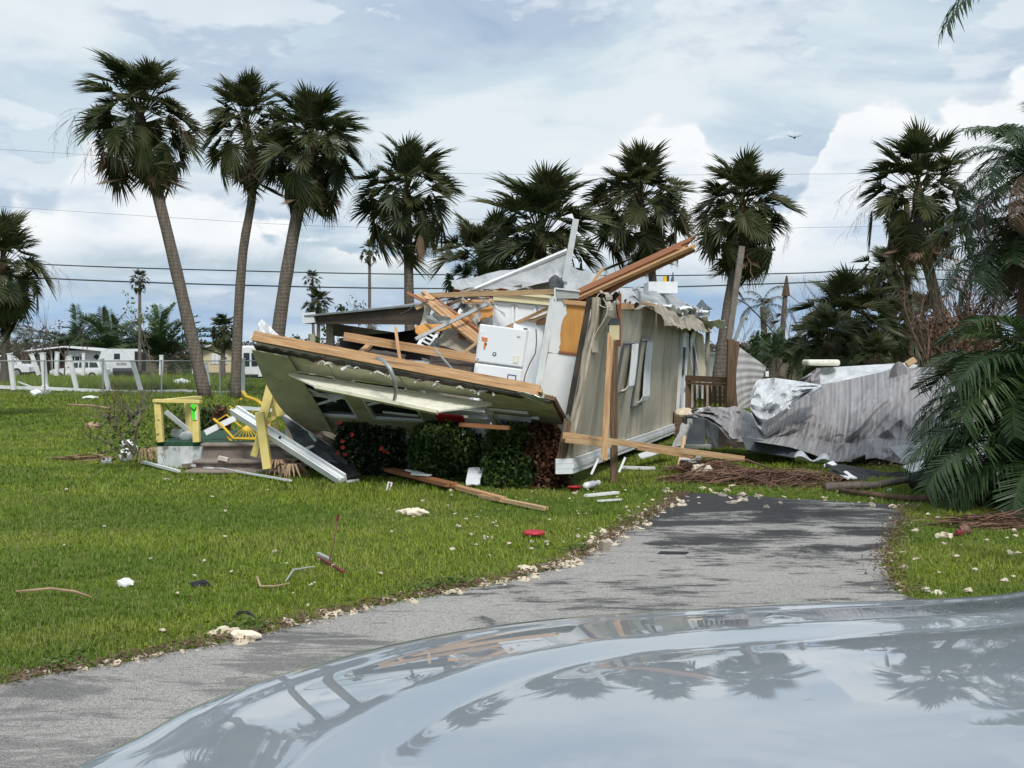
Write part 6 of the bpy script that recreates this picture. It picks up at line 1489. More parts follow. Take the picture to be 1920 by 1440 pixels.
for i, p in enumerate(mb.v): mb.v[i] = p + wob(p, 3, .15)
solo('black_bag', mb, TARP, 'black crumpled plastic heap behind the white upright slat', 'plastic bag')

# ---- boards, scraps and odd things on the lawn
def flat(p, q, w, t, mat, label, name='board', cat='board', jag=.08, z=.03):
    return board(name, G(*p) + V((0, 0, z)), G(*q) + V((0, 0, z)), w, t, mat, None, label, cat, None, (0, 0, 1), jag)
flat((690, 882), (845, 922), .16, .05, WOODR, 'long orange board lying from the dark shrub onto the lawn, left length', z=.09)
flat((800, 906), (940, 945), .10, .05, WOOD, 'orange board lying on the lawn, middle length before the shrubs', z=.06)
flat((905, 938), (1022, 962), .07, .04, WOODP, 'pale narrow board end reaching farthest onto the lawn', z=.05)
for i, (p, q) in enumerate((((698, 882), (722, 890)), ((765, 900), (790, 908)), ((775, 908), (804, 911)))):
    flat(p, q, .09, .02, WHITE, ('white shingle on the far left of the long orange board', 'white shingle on the middle of the long orange board', 'white shingle sliding off the long orange board')[i], 'white_shingle', 'shingle', .02, .14)
quad('lattice_corner', [(878, 879), (908, 878), (900, 908), (874, 912)], [14.8, 14.8, 14.5, 14.5], .02, ALW, None, 4, 4, .02, 2, 'white grooved plastic piece propped between two shrubs', 'plastic panel', None, 3)
def dish(px, py, r, h, mat, label, name, cat):
    c = G(px, py); mb = MB(); n = 20
    prof = [(r * .6, .01), (r, h), (r * 1.02, h), (r * .92, h * .9), (r * .55, .02)]
    vs = [c + V((a * math.cos(t), a * math.sin(t), b)) for a, b in prof for t in (2 * math.pi * k / n for k in range(n))]
    fs = [(i * n + k, i * n + (k + 1) % n, (i + 1) * n + (k + 1) % n, (i + 1) * n + k) for i in range(4) for k in range(n)] + [tuple(range(n))[::-1], tuple(4 * n + k for k in range(n))]
    mb.add(vs, fs); return solo(name, mb, mat, label, cat, None, True)
dish(1078, 921, .095, .06, RED, 'red plastic bowl on the grass under the long timber', 'red_bowl', 'bowl')
c = G(1001, 1008); mb = MB(); mb.tube([c + V((0, 0, .035)), c + V((0, 0, .055)), c + V((0, 0, .066))], [.105, .105, .08], 22); solo('red_disc', mb, RED, 'flat red disc lying on the open lawn', 'disc', None, True)
bo = thing('plastic_bottle', 'clear white plastic jug lying beside the red bowl', 'bottle', G(1108, 922))
a, b = G(1096, 922) + V((0, 0, .07)), G(1120, 917) + V((0, 0, .08)); mb = MB(); mb.tube([a, a.lerp(b, .1), a.lerp(b, .7), a.lerp(b, .85), b], [.03, .045, .045, .02, .02], 10); part('body', mb, VINYL, bo, True)
mb = MB(); mb.tube([b, b + (b - a).normalized() * .03], .034, 10); part('cap', mb, ALW, bo)
flat((1098, 934), (1158, 928), .07, .03, VINYL, 'white plastic strip on the grass beside the red bowl', 'white_strip', 'strip', 0)
flat((1120, 944), (1165, 941), .03, .02, VINYL, 'thin white strip on the grass below the wider strip', 'white_strip', 'strip', 0)
flat((1165, 880), (1228, 882), .10, .04, VINYL, 'long white strip on the grass behind the reflector post', 'white_strip', 'strip', 0)
for i, (p, q, lb) in enumerate((((1108, 890), (1122, 860), 'white bent bar hanging below the skirting rail'), ((1160, 886), (1172, 858), 'white bar propping the skirting rail right of the post'), ((1180, 893), (1206, 886), 'short white bar on the ground right of the reflector post'))):
    board('skirt_bar', P(*p, 15.2 + i * .7), P(*q, 15.4 + i * .7), .03, .02, ALW, None, lb, 'bar', up=(0, -1, 0))
quad('loose_sheet', [(1195, 853), (1250, 838), (1262, 842), (1204, 862)], [17.2, 18.2, 18.0, 16.8], .015, ALW, None, 6, 3, .03, 2, 'fallen white skirt panel beyond the reflector post', 'panel', None, 3)
bx_ = thing('white_cup', 'white crushed carton by the frond litter near the timber end', 'carton', G(1295, 878))
a, b = G(1284, 880) + V((0, 0, .09)), G(1305, 868) + V((0, 0, .10)); mb = MB(); mb.beam(a, b, .15, .12); part('carton_body', mb, VINYL, bx_); mb = MB(); mb.beam(a - (b - a) * .06, a, .12, .10); part('carton_opening', mb, DARK, bx_)
c = G(730, 920); cb = thing('printed_carton', 'small white carton with a red stripe standing on the lawn', 'carton', c)
mb = MB(); M = Matrix.Rotation(.25, 3, 'Y'); mb.box(c + V((0, 0, .055)), (.06, .04, .11), M); part('carton_body', mb, WHITE, cb); mb = MB(); mb.box(c + V((.0, -.022, .055)), (.02, .004, .10), M); part('red_stripe', mb, DRED, cb)
c = G(1134, 1035); mb = MB(); mb.box(c + V((0, 0, .05)), (.075, .06, .10), Matrix.Rotation(.5, 3, 'Z') @ Matrix.Rotation(.2, 3, 'X')); solo('wood_block', mb, BEIGE, 'small tan cardboard box among the rocks on the driveway edge', 'box')
c = G(1262, 1039); mb = MB(); mb.slab([c + V((-.14, -.05, .009)), c + V((.10, -.07, .009)), c + V((.15, .05, .009)), c + V((-.10, .07, .009))], .005, (0, 0, 1)); solo('shingle_scrap', mb, RUBBER, 'black shingle scrap lying on the grey driveway', 'shingle')
# thin rod with a red base
sk = thing('marker_rod', 'thin rusty rod with a striped red base standing in the lawn', 'rod', G(622, 1065))
a, b = G(615, 1062), P(634, 966, G(615, 1062).y); mb = MB(); mb.tube([a, a.lerp(b, .5) + V((.008, 0, 0)), b], .007, 6); part('rod', mb, STRAWD, sk); mb = MB(); mb.tube([b - (b - a) * .10, b + (b - a) * .02], .012, 6); part('rod_tip', mb, DRED, sk)
mb = MB(); mb.beam(G(598, 1056) + V((0, 0, .05)), G(645, 1082) + V((0, 0, .04)), .022, .014); part('base_bar', mb, DRED, sk)
for k in range(6):
    if k % 3: continue
    q = G(598, 1056).lerp(G(645, 1082), (k + .5) / 6) + V((0, 0, .045)); mb = MB(); mb.box(q, (.010, .024, .018), Matrix.Rotation(-.9, 3, 'Z')); part('stripe', mb, ALW, sk)
mb = MB(); mb.beam(G(596, 1053) + V((0, 0, .07)), G(618, 1060) + V((0, 0, .05)), .03, .02); part('base_arm', mb, LGREY, sk)
mb = MB(); mb.tube([G(482, 1099) + V((0, 0, .07)), G(488, 1109) + V((0, 0, .04))], .009, 6); mb.tube([G(488, 1109) + V((0, 0, .04)), G(515, 1109) + V((0, 0, .04)), G(543, 1104) + V((0, 0, .04))], .007, 6); solo('bent_stick', mb, STRAW, 'pale bent stick like a tick mark on the near lawn', 'stick')
mb = MB(); mb.tube([G(30, 1122) + V((0, 0, .05)), G(95, 1119) + V((0, 0, .06)), G(140, 1122) + V((0, 0, .05)), G(172, 1130) + V((0, 0, .04))], [.007, .011, .010, .005], 6); solo('dry_branch', mb, STRAW, 'dry bowed frond stalk at the left edge of the near lawn', 'palm stalk')
mb = MB(); mb.tube([G(535, 1096) + V((0, 0, .02)), G(550, 1083) + V((0, 0, .06)), G(588, 1074) + V((0, 0, .05))], [.007, .009, .005], 6); solo('dry_branch', mb, LGREY, 'grey curved stalk left of the marker rod', 'palm stalk')
mb = MB(); mb.tube([G(436, 1165) + V((0, 0, .02)), G(448, 1158) + V((0, 0, .035)), G(465, 1158) + V((0, 0, .035)), G(478, 1164) + V((0, 0, .02))], [.009, .012, .012, .009], 7); solo('black_hose', mb, RUBBER, 'short arched piece of black hose near the driveway edge', 'hose')
def crumple(px, py, s, mat, label, name, cat, seed, amp=.4, z=0.0):
    c = G(px, py) + V((0, 0, s[2] * .7 + z)); mb = MB(); mb.ball((0, 0, 0), s, 14, 9)
    for i, p in enumerate(mb.v): mb.v[i] = c + p * (1 + amp * noise.noise(p * (1.3 / max(s)) * 2.0 + V((seed * 3.7, 1, 0)))) + wob(p + V((seed, 0, 0)), 22, .012)
    return solo(name, mb, mat, label, cat)
crumple(235, 1100, (.065, .04, .035), VINYL, 'white crumpled plastic bag on the near lawn at the left', 'plastic_bag', 'plastic bag', 1)
crumple(378, 1100, (.07, .035, .025), TARP, 'black tangle half hidden in the near lawn', 'black_scrap', 'plastic scrap', 2, .7)
crumple(782, 968, (.13, .08, .05), FOAM, 'cream foam scrap alone on the middle of the lawn', 'foam_scrap', 'foam', 3, .6)
crumple(760, 963, (.10, .05, .03), FOAM, 'thin cream foam strip left of the scrap in mid lawn', 'foam_scrap', 'foam', 4, .6)
crumple(176, 805, (.2, .16, .1), STRAW, 'lone brown lump on the far lawn at the left', 'palm_boot', 'palm boot', 5)
crumple(68, 742, (.24, .2, .15), VINYL, 'white bag lying before the fallen fence at the far left, left one', 'plastic_bag', 'plastic bag', 6); crumple(85, 740, (.2, .2, .24), VINYL, 'white bulging bag before the fallen fence, right one', 'plastic_bag', 'plastic bag', 7)
crumple(168, 749, (.3, .2, .08), VINYL, 'flat white scrap on the far lawn below the leaning fence posts', 'white_scrap', 'scrap', 8); crumple(340, 722, (.45, .3, .2), VINYL, 'white domed scrap in the tall grass beyond the fence', 'white_scrap', 'scrap', 9)
crumple(1316, 890, (.17, .13, .09), ROCK, 'large pale rock beside the tangled brown fronds', 'rock', 'rock', 10, .3); crumple(1350, 880, (.10, .08, .05), ROCK, 'smaller pale rock right of the large one by the fronds', 'rock', 'rock', 11, .3)
crumple(1808, 1002, (.07, .06, .06), STRAWD, 'brown fist-sized lump on the right lawn', 'coconut', 'coconut husk', 12, .4); crumple(1798, 1005, (.04, .05, .035), DRED, 'red-brown shard beside the brown lump on the right lawn', 'husk_shard', 'husk', 13, .5)
crumple(1770, 1008, (.08, .05, .03), FOAM, 'cream scrap on the right lawn left of the brown lump', 'foam_scrap', 'foam', 14, .6)
crumple(1760, 1115, (.05, .03, .02), FOAM, 'cream scrap low on the right lawn', 'foam_scrap', 'foam', 15, .6)
mb = MB(); mb.tube([G(128, 762) + V((0, 0, .05)), G(170, 765) + V((0, 0, .08)), G(210, 770) + V((0, 0, .05))], .035, 6); solo('dry_branch', mb, STRAW, 'long pale stalk lying on the far lawn at the left', 'palm stalk')

# globe lamp, dry fans and fallen branches by the deck
lp = thing('lamp_fixture', 'white round lamp fixture with a dark square opening on the grass', 'lamp fixture', G(240, 862))
c = G(237, 868) + V((0, 0, .12)); mb = MB(); mb.ball(c, (.12, .10, .12), 14, 10); part('globe', mb, ALW, lp, True)
mb = MB(); mb.box(c + V((0, -.095, .01)), (.085, .02, .075)); part('opening', mb, DARK, lp); mb = MB(); mb.tube([c + V((-.12, .1, .16)), c + V((-.02, .1, .2)), c + V((.12, .05, .10)), c + V((.2, 0, 0))], [.05, .07, .06, .03], 8); part('shade', mb, VINYL, lp, True)
crumple(201, 870, (.09, .07, .06), LGREY, 'grey-white egg-shaped stone left of the lamp fixture', 'stone', 'stone', 16, .2)
for i, (px, py, s) in enumerate(((268, 868, .5), (292, 862, .42), (520, 892, .5), (545, 897, .42))):
    c = G(px, py); r = random.Random(i + 50); mb = MB()
    for k in range(22):
        an = rad(-200 + 220 * k / 21 + r.uniform(-8, 8)); d = V((math.cos(an), math.sin(an) * .5 - .1, 0)); l = s * r.uniform(.5, 1)
        p0 = c + V((0, 0, .18 * s / .5)); p1 = p0 + d * l * .4 + V((0, 0, .06)); p2 = c + d * l * .85 + V((0, 0, .02))
        S = V((-d.y, d.x, .3)).normalized() * .02
        mb.add([p0 - S * .5, p0 + S * .5, p1 + S, p1 - S, p2 + S * .3, p2 - S * .3], [(0, 1, 2, 3), (3, 2, 4, 5)])
    solo('dry_fan', mb, STRAW, ('dry tan fan frond lying right of the lamp fixture', 'dry tan fan frond at the left foot of the white block skirt', 'dry tan frond at the foot of the broken yellow railing', 'dry tan frond under the white aluminium beam')[i], 'dry frond')
for i, (p, q, t, lb) in enumerate((((268, 872), (335, 890), .06, 'white pipe curving along the grass before the block skirt'), ((300, 872), (420, 886), .05, 'long white strip lying before the concrete steps'), ((420, 886), (545, 908), .04, 'thin white strip trailing past the steps onto the lawn'), ((345, 880), (378, 876), .10, 'brown brick-like scrap before the block skirt'), ((370, 882), (398, 886), .08, 'white scrap lying against the lowest step'), ((410, 858), (428, 862), .09, 'pale scrap of board lying on the middle step'))):
    a, b = G(*p) + V((0, 0, .05)), G(*q) + V((0, 0, .05))
    if i == 5: a, b = P(*p, 16.42), P(*q, 16.42)
    board('strip_scrap', a, b, t, t * .6, (ALW, ALW, ALW, CONC, ALW, PAPER)[i], None, lb, 'scrap', up=(0, 0, 1))
fb = thing('fallen_branch', 'dark twisted fallen branches lying on the lawn left of the deck', 'branch', G(240, 860)); mb = MB(); r = random.Random(9)
b = G(255, 850)
for (p, q) in (((250, 850), (205, 780)), ((252, 845), (240, 760)), ((210, 835), (165, 820)), ((215, 800), (200, 782)), ((240, 790), (275, 765)), ((248, 840), (225, 800)), ((252, 800), (258, 755)), ((225, 850), (180, 850))):
    a, e = P(*p, 16.6 + r.uniform(-.2, .4)), P(*q, 16.8 + r.uniform(-.3, .4)); m1 = a.lerp(e, .4) + V((r.uniform(-.08, .08), 0, r.uniform(-.05, .1))); m2 = a.lerp(e, .75) + V((r.uniform(-.08, .08), 0, r.uniform(-.05, .06)))
    mb.tube([a, m1, m2, e], [.026, .02, .014, .006], 6)
    for k in range(4): branches(mb, a.lerp(e, r.uniform(.4, 1)), (r.uniform(-1, 1), r.uniform(-1, 1), r.uniform(-.2, .6)), .3, .008, 1, r)
part('limb', mb, BARK, fb)
rng = np.random.default_rng(3); c = np.array(tuple(P(238, 815, 16.8))) + rng.normal(0, 1, (420, 3)) * np.array([.26, .25, .22]); c[:, 2] = np.abs(c[:, 2]); link('leaves', qmesh('leaves', leaf_quads(c - np.array(tuple(ORG[fb.name])), .035, rng), WEED, rng.uniform(0, 1, 420)), fb)
fb2 = thing('fallen_branch', 'brown dead twiggy branch on the lawn behind the fallen branches', 'branch', G(225, 792)); mb = MB()
for k in range(16): branches(mb, G(200 + k * 4, 795) + V((0, 0, .05)), (r.uniform(-1, 1), r.uniform(-.5, .5), r.uniform(.2, .9)), .55, .011, 2, r)
part('twigs', mb, BARKB, fb2)
strands('frond_litter', 'flat tangle of pale stalks on the lawn left of the lamp fixture', G(170, 862).x, G(170, 862).y, .5, .25, .08, 120, .5, STRAW, 7, ang=.1)

# ---- rocks and foam crumbs along the driveway edge (a few meshes, many pieces)
def lump_mesh(name, mat, seed, sq=.55):
    mb = MB(); mb.ball((0, 0, 0), (1, .75, sq), 10, 7); r = V((seed * 3.1, seed * 1.7, 0))
    for i, p in enumerate(mb.v): mb.v[i] = p * (1 + .5 * noise.noise(p * 1.1 + r)) + noise.noise_vector(p * 1.9 + r) * .5
    return mesh_of(name, mb, mat)
FM = [lump_mesh('foam_chunk', FOAM, i, (.34, .22, .45, .28)[i]) for i in range(4)]; RM_ = [lump_mesh('edge_stone', (ROCK, STONE)[i % 2], i + 9) for i in range(4)]
def drop(name, me, x, y, s, label, cat, group):
    o = link(name, me, None, (x, y, s * .22), (R.uniform(-.3, .3), R.uniform(-.3, .3), R.uniform(0, 6.28)), (s * R.uniform(.7, 1.3), s * R.uniform(.7, 1.3), s * R.uniform(.7, 1.2))); tagit(o, label, cat, group)
ed = rough_line(Lw, .05, .03); cum = len(ed)
def edge_at(t): return ed[min(cum - 1, int(t * cum))]
for i in range(190):
    t = R.choice((R.uniform(.34, .70), R.uniform(.62, .95), R.uniform(0.02, .4), R.uniform(0.02, 1))); p = edge_at(t); n_ = R.gauss(-.03, .09)
    s_ = R.choice((R.uniform(.018, .035), R.uniform(.03, .055), R.uniform(.05, .075))) * (1.0 if .4 < t < .62 else .75); drop('foam_chunk', R.choice(FM), p.x + n_ * .7, p.y - n_ * .2 + R.gauss(0, .05), s_, '%s cream foam chunk %s %s' % (('tiny', 'small', 'fist-sized', 'large')[(s_ > .026) + (s_ > .042) + (s_ > .06)], 'in the grass beside' if n_ < -.03 else 'on the asphalt at', ('the lawn corner nearest the road', 'the driveway edge below the marker rod', 'the driveway bend', 'the driveway edge near the red disc', 'the far left driveway corner')[min(4, int(t * 5))]), 'foam', 'cream chunks along the left driveway edge')
for i in range(130):
    t = R.random(); p = edge_at(t)
    drop('edge_stone', R.choice(RM_), p.x + R.gauss(-.03, .10), p.y + R.gauss(.02, .07), R.uniform(.010, .032), ('small grey' if i % 2 else 'small pale') + ' stone bedded in grass by ' + ('the lawn corner nearest the road', 'the driveway edge below the marker rod', 'the driveway bend', 'the driveway edge near the red disc', 'the far left driveway corner')[min(4, int(t * 5))], 'stone', 'small stones along the left driveway edge')
er = rough_line(Rw, .05, .03)
for i in range(46):
    p = R.choice(er); drop('edge_stone', R.choice(RM_[:1] + FM[:1]), p.x + R.gauss(.05, .09), p.y + R.gauss(0, .07), R.uniform(.012, .036), 'pale stone scattered along ' + ('the near half' if p.y < 9.6 else 'the far half') + ' of the right driveway edge', 'stone', 'pale stones along the right driveway edge')
for i in range(50):
    px = R.uniform(1240, 1720); p = G(px, R.gauss(930, 9) + (px - 1290) * .04); drop('edge_stone', R.choice(RM_ + FM), p.x, p.y, R.uniform(.015, .06), 'pale rock lying at ' + ('the far left corner of the driveway', 'the middle of the driveway end before the frond mat', 'the far right corner of the driveway by the fallen logs')[0 if px < 1400 else (1 if px < 1560 else 2)], 'stone', 'pale rocks at the far end of the driveway')
for i in range(130):
    if R.random() < .62: px, py = R.uniform(840, 1280), R.uniform(915, 1040)
    else: px, py = R.uniform(-50, 1000), R.uniform(860, 1200)
    p = G(px, py)
    if inside(DRV, np.array([p.x]), np.array([p.y]))[0] or (p.y > 14.5 and p.x > -4.2): continue
    o = link('foam_crumb', R.choice(FM[:2] + RM_[:1]), None, (p.x, p.y, .04), (R.uniform(-.4, .4), R.uniform(-.4, .4), R.uniform(0, 6.28)), R.choice((.5, .8, 1)) * R.uniform(.012, .03)); tagit(o, 'small white crumb of foam on the lawn ' + ('between the shrubs and the red disc' if px > 840 else ('before the steps and the white beam' if py < 960 else ('at the left by the plastic bag' if px < 420 else 'around the marker rod'))), 'foam', 'white foam crumbs on the lawn')
for i in range(22):
    px, py = R.uniform(1690, 1920), R.uniform(965, 1120); p = G(px, py)
    if inside(DRV, np.array([p.x]), np.array([p.y]))[0]: continue
    o = link('foam_crumb', R.choice(FM), None, (p.x, p.y, .04), (0, 0, R.uniform(0, 6.28)), R.uniform(.012, .035)); tagit(o, 'small cream crumb of foam scattered on the lawn right of the driveway', 'foam', 'cream foam crumbs on the right lawn')
crumple(425, 1195, (.10, .05, .035), FOAM, 'long cream foam slab at the lawn edge near the road, left end', 'foam_slab', 'foam', 17, .5); crumple(462, 1203, (.09, .05, .04), FOAM, 'yellowish foam slab at the lawn edge near the road, right end', 'foam_slab', 'foam', 18, .5)
# leaf mould where the grass meets the asphalt
rng = np.random.default_rng(21); t = rng.random(5200); idx = (t * (cum - 1)).astype(int); e = np.array([(q.x, q.y) for q in ed])[idx]
c = np.stack([e[:, 0] + rng.normal(-.03, .07, len(e)), e[:, 1] + rng.normal(.0, .06, len(e)), np.full(len(e), .025) + rng.uniform(0, .02, len(e))], 1)
er_ = np.array([(q.x, q.y) for q in er])[rng.integers(0, len(er), 1600)]; c2 = np.stack([er_[:, 0] + rng.normal(.03, .08, 1600), er_[:, 1] + rng.normal(0, .07, 1600), np.full(1600, .03)], 1)
o = link('edge_leaf_litter', qmesh('edge_leaf_litter', leaf_quads(np.concatenate([c, c2]), .014, rng, .8), BROWNF, rng.uniform(0, 1, len(c) + 1600))); o['kind'] = 'stuff'

# clover and broad-leaved weeds creeping along the lawn edge
rng = np.random.default_rng(33); t = rng.beta(1.2, 2.2, 7000); k_ = np.array([noise.noise(V((a * 16, 4, 0))) for a in t]) > .14; t = t[k_]
e = np.array([(q.x, q.y) for q in ed])[(t * (cum - 1)).astype(int)]
c = np.stack([e[:, 0] - np.abs(rng.normal(0, .16, len(e))) * .8, e[:, 1] + np.abs(rng.normal(0, .16, len(e))), rng.uniform(.015, .055, len(e))], 1)
o = link('edge_weeds', qmesh('edge_weeds', leaf_quads(c, .015, rng, .75, 1.3), WEED, rng.uniform(0, 1, len(c)))); o['kind'] = 'stuff'
# ================================================================== FENCES, FAR VEHICLES AND HOUSES
fc = thing('vinyl_fence', 'broken white vinyl fence with tilted posts and its rail on the ground', 'fence', G(200, 733))
def fpost(foot, top, w=7, Y=50.5):
    a, b = P(*foot, Y), P(*top, Y); wd = PX(w, Y); mb = MB(); mb.beam(a, b, wd, wd, (0, -1, 0)); p = part('post', mb, VINYL, fc)
    d = (b - a).normalized(); mb = MB(); mb.beam(b, b + d * .04, wd * 1.25, wd * 1.25, (0, -1, 0)); part('post_cap', mb, VINYL, p)
for a, b, w in (((26, 731), (18, 664), 7), ((86, 733), (80, 663), 8), ((144, 731), (130, 669), 7), ((205, 734), (191, 674), 7), ((266, 738), (248, 677), 7), ((391, 722), (386, 682), 6), ((455, 740), (455, 673), 7)): fpost(a, b, w)
for a, b, w in (((73, 703), (59, 665), 6), ((106, 704), (108, 661), 6), ((156, 703), (157, 663), 5), ((302, 703), (303, 667), 6), ((364, 700), (363, 676), 5), ((488, 706), (489, 676), 6)): fpost(a, b, w, 66)
for p, q, Y in (((-40, 724), (60, 728), 51), ((60, 727), (145, 731), 50.5), ((145, 731), (262, 736), 50.2), ((262, 735), (350, 733), 50.4), ((350, 734), (445, 739), 50), ((395, 736), (500, 738), 50.3)):
    mb = MB(); mb.beam(P(*p, Y), P(*q, Y), .16, .14); part('fallen_rail', mb, VINYL, fc)
mb = MB(); mb.beam(P(34, 716, 54), P(62, 727, 52), .08, .06); part('fallen_rail', mb, VINYL, fc)
cl = thing('chain_link_fence', 'grey chain link fence running behind the far edge of the lawn', 'fence', V((-16, 46, 0)))
X0, X1, YC, HC = -24.0, -9.6, 46.0, 1.43
x = X0
while x <= X1:
    mb = MB(); mb.tube([V((x, YC, -.1)), V((x, YC, HC + .05))], .032, 7); part('post', mb, GALV, cl); x += 2.4
mb = MB(); mb.tube([V((X0, YC, HC)), V((X1, YC, HC))], .024, 6); part('top_rail', mb, GALV, cl)
mb = MB(); s = .11
n = int((X1 - X0) / s)
for i in range(-int(HC / s), n):
    for sg in (1, -1):
        xa = X0 + i * s; xb = xa + HC
        if sg < 0: xa, xb = xb, xa
        za, zb = .04, HC
        if min(xa, xb) < X0 or max(xa, xb) > X1: continue
        d = V((xb - xa, 0, zb - za)).normalized(); S = V((-d.z, 0, d.x)) * .0025
        mb.add([V((xa, YC + .004 * sg, za)) - S, V((xa, YC + .004 * sg, za)) + S, V((xb, YC + .004 * sg, zb)) + S, V((xb, YC + .004 * sg, zb)) - S], [(0, 1, 2, 3)])
o = part('wire_mesh', mb, CHAINM, cl); o['kind'] = 'stuff'
# rank grass beyond the fence
q, t = [], []
for (y0, y1, dn, h, w) in ((53, 60, 12, .55, .022), (60, 76, 8, .7, .03), (76, 96, 3, .6, .045)):
    a, _, tt = blades(y0, y1, dn, h, w, 9, -.56, .12, False, np.random.default_rng(int(y0)))
    for i in range(3): a[:, i, 2] += 0
    tz = np.array([terrain(0, yy) for yy in a[:, 0, 1]])[:, None]; a[:, :, 2] += tz; q.append(a); t.append(tt)
o = link('rank_grass', qmesh('rank_grass', np.concatenate(q), GRASS, np.concatenate(t))); o['kind'] = 'stuff'

def vehicle(name, label, cat, loc, prof, glass, L, Wd, wheels, paint=CARW, rz=0, group=None):
    """side profile (x along the length, z up) given its width; windows, wheels and lamps are parts"""
    o = thing(name, label, cat, loc, group)
    M = Matrix.Rotation(rz, 3, 'Z'); w = lambda x, y, z: V(loc) + M @ V((x, y, z))
    mb = MB(); n = len(prof); zs = [p[1] for p in prof]; zm = max(zs)
    inset = lambda z: .14 * max(0, (z - .95) / max(.1, zm - .95))
    vs = [w(x, -Wd / 2 + inset(z), z) for x, z in prof] + [w(x, Wd / 2 - inset(z), z) for x, z in prof]
    mb.add(vs, [tuple(range(n))[::-1], tuple(range(n, 2 * n))] + [(i, (i + 1) % n, (i + 1) % n + n, i + n) for i in range(n)]); body = part('body', mb, paint, o)
    for pts in glass:
        for sg in (-1, 1):
            mb = MB(); mb.slab([w(x, sg * (Wd / 2 - inset(z) + .006), z) for x, z in pts], .012, tuple(M @ V((0, -sg, 0)))); part('side_window', mb, GLASSD, o)
    for x, r in wheels:
        for sg in (-1, 1):
            a = w(x, sg * (Wd / 2 - .2), r); b = w(x, sg * (Wd / 2 + .015), r)
            mb = MB(); mb.tube([a, b], r, 18); ty = part('wheel', mb, RUBBER, o); mb = MB(); mb.tube([b, b + (b - a).normalized() * .012], r * .6, 14); part('rim', mb, GALV, ty)
    for sg in (-1, 1):
        mb = MB(); f = max(prof, key=lambda p: p[0] - abs(p[1] - .85)); mb.box(w(L / 2 - .03, sg * (Wd / 2 - .25), .80), (.12, .3, .16), M); part('headlight', mb, ALG, o)
    mb = MB(); mb.box(w(L / 2 - .02, 0, .45), (.16, Wd * .96, .18), M); part('bumper', mb, BLACKT, o)
    return o
SUV = [(-2.3, .35), (-2.33, .95), (-2.15, 1.05), (-1.95, 1.62), (-1.7, 1.72), (.1, 1.70), (.45, 1.60), (1.05, 1.10), (1.15, 1.05), (2.05, .95), (2.28, .78), (2.3, .4)]
SUVG = [[(-1.95, 1.12), (-1.75, 1.56), (-1.15, 1.58), (-1.15, 1.12)], [(-1.05, 1.12), (-1.05, 1.58), (-.25, 1.58), (-.25, 1.12)], [(-.15, 1.12), (-.15, 1.57), (.25, 1.53), (.80, 1.12)]]
TRK = [(-2.9, .5), (-2.9, 1.15), (-.75, 1.15), (-.65, 1.85), (-.45, 1.93), (.65, 1.93), (.9, 1.85), (1.45, 1.28), (1.6, 1.22), (2.7, 1.12), (2.88, .95), (2.9, .5)]
TRKG = [[(-.5, 1.28), (-.45, 1.80), (.2, 1.82), (.2, 1.28)], [(.3, 1.28), (.3, 1.82), (.75, 1.80), (1.2, 1.30)]]
Ys = 98; lo = V((P(150, 690, Ys).x, Ys, terrain(0, Ys) - .12)); vehicle('parked_suv', 'white SUV parked in front of the white travel trailer', 'car', lo, SUV, SUVG, 4.6, 1.85, [(-1.4, .36), (1.45, .36)], rz=math.pi)
Ys = 95; lo = V((P(0, 690, Ys).x, Ys, terrain(0, Ys) + .15)); tr = vehicle('pickup_truck', 'white pickup truck parked at the left edge behind the fence', 'truck', lo, TRK, TRKG, 5.8, 2.0, [(-1.9, .42), (1.85, .42)])
# far mobile home with screened porch
def bxp(name, c, size, mat, par):
    mb = MB(); mb.box(c, size); return part(name, mb, mat, par)
Yh = 118; z0 = terrain(0, Yh); xl, xm, xr = P(50, 0, Yh).x, P(118, 0, Yh).x, P(196, 0, Yh).x
mh = thing('far_mobile_home', 'far white mobile home with dark open porch and flat pale roof', 'house', V(((xl + xr) / 2, Yh, z0))); zr = P(0, 651, Yh).z
mb = MB(); mb.slab([V((xl - .5, Yh - 1, zr - .35)), V((xm, Yh - 1, zr + .12)), V((xr + .3, Yh - 1, zr - .35)), V((xr + .3, Yh - 1, zr - .5)), V((xm, Yh - 1, zr - .02)), V((xl - .5, Yh - 1, zr - .5))], 6, (0, 1, 0)); part('roof', mb, VINYL, mh)
bxp('wall', ((xm + xr) / 2, Yh + 2, (z0 + zr - .35) / 2), (xr - xm, 4, zr - .35 - z0), VINYL, mh); bxp('porch_back', ((xl + xm) / 2, Yh + 3, (z0 + zr - .4) / 2), (xm - xl, 1, zr - .5 - z0), DARK, mh)
for px in (53, 72, 90, 97, 117): bxp('porch_post', (P(px, 0, Yh).x, Yh - .1, (z0 + zr - .4) / 2), (.14, .14, zr - .4 - z0), VINYL, mh)
wn = bxp('window', ((P(124, 0, Yh).x + P(153, 0, Yh).x) / 2, Yh - .03, zr - 1.25), (P(153, 0, Yh).x - P(124, 0, Yh).x, .08, .62), GLASSD, mh)
for k in range(4): bxp('window_bar', (P(124 + k * 9.6, 0, Yh).x, Yh - .09, zr - 1.25), (.06, .04, .66), VINYL, wn)
for k in (0, 1): bxp('window_bar', ((P(124, 0, Yh).x + P(153, 0, Yh).x) / 2, Yh - .09, zr - 1.56 + k * .62), (1.7, .04, .06), VINYL, wn)
c = V((P(181, 669, Yh).x, Yh - .02, P(0, 669, Yh).z)); mb = MB(); mb.slab([c + V((-.32, 0, 0)), c + V((0, 0, .3)), c + V((.32, 0, 0)), c + V((0, 0, -.3))], .04, (0, -1, 0)); part('diamond_ornament', mb, BLACKT, mh)
bxp('porch_chair', (P(102, 0, Yh).x, Yh, z0 + .5), (.5, .5, .9), DRED, mh)
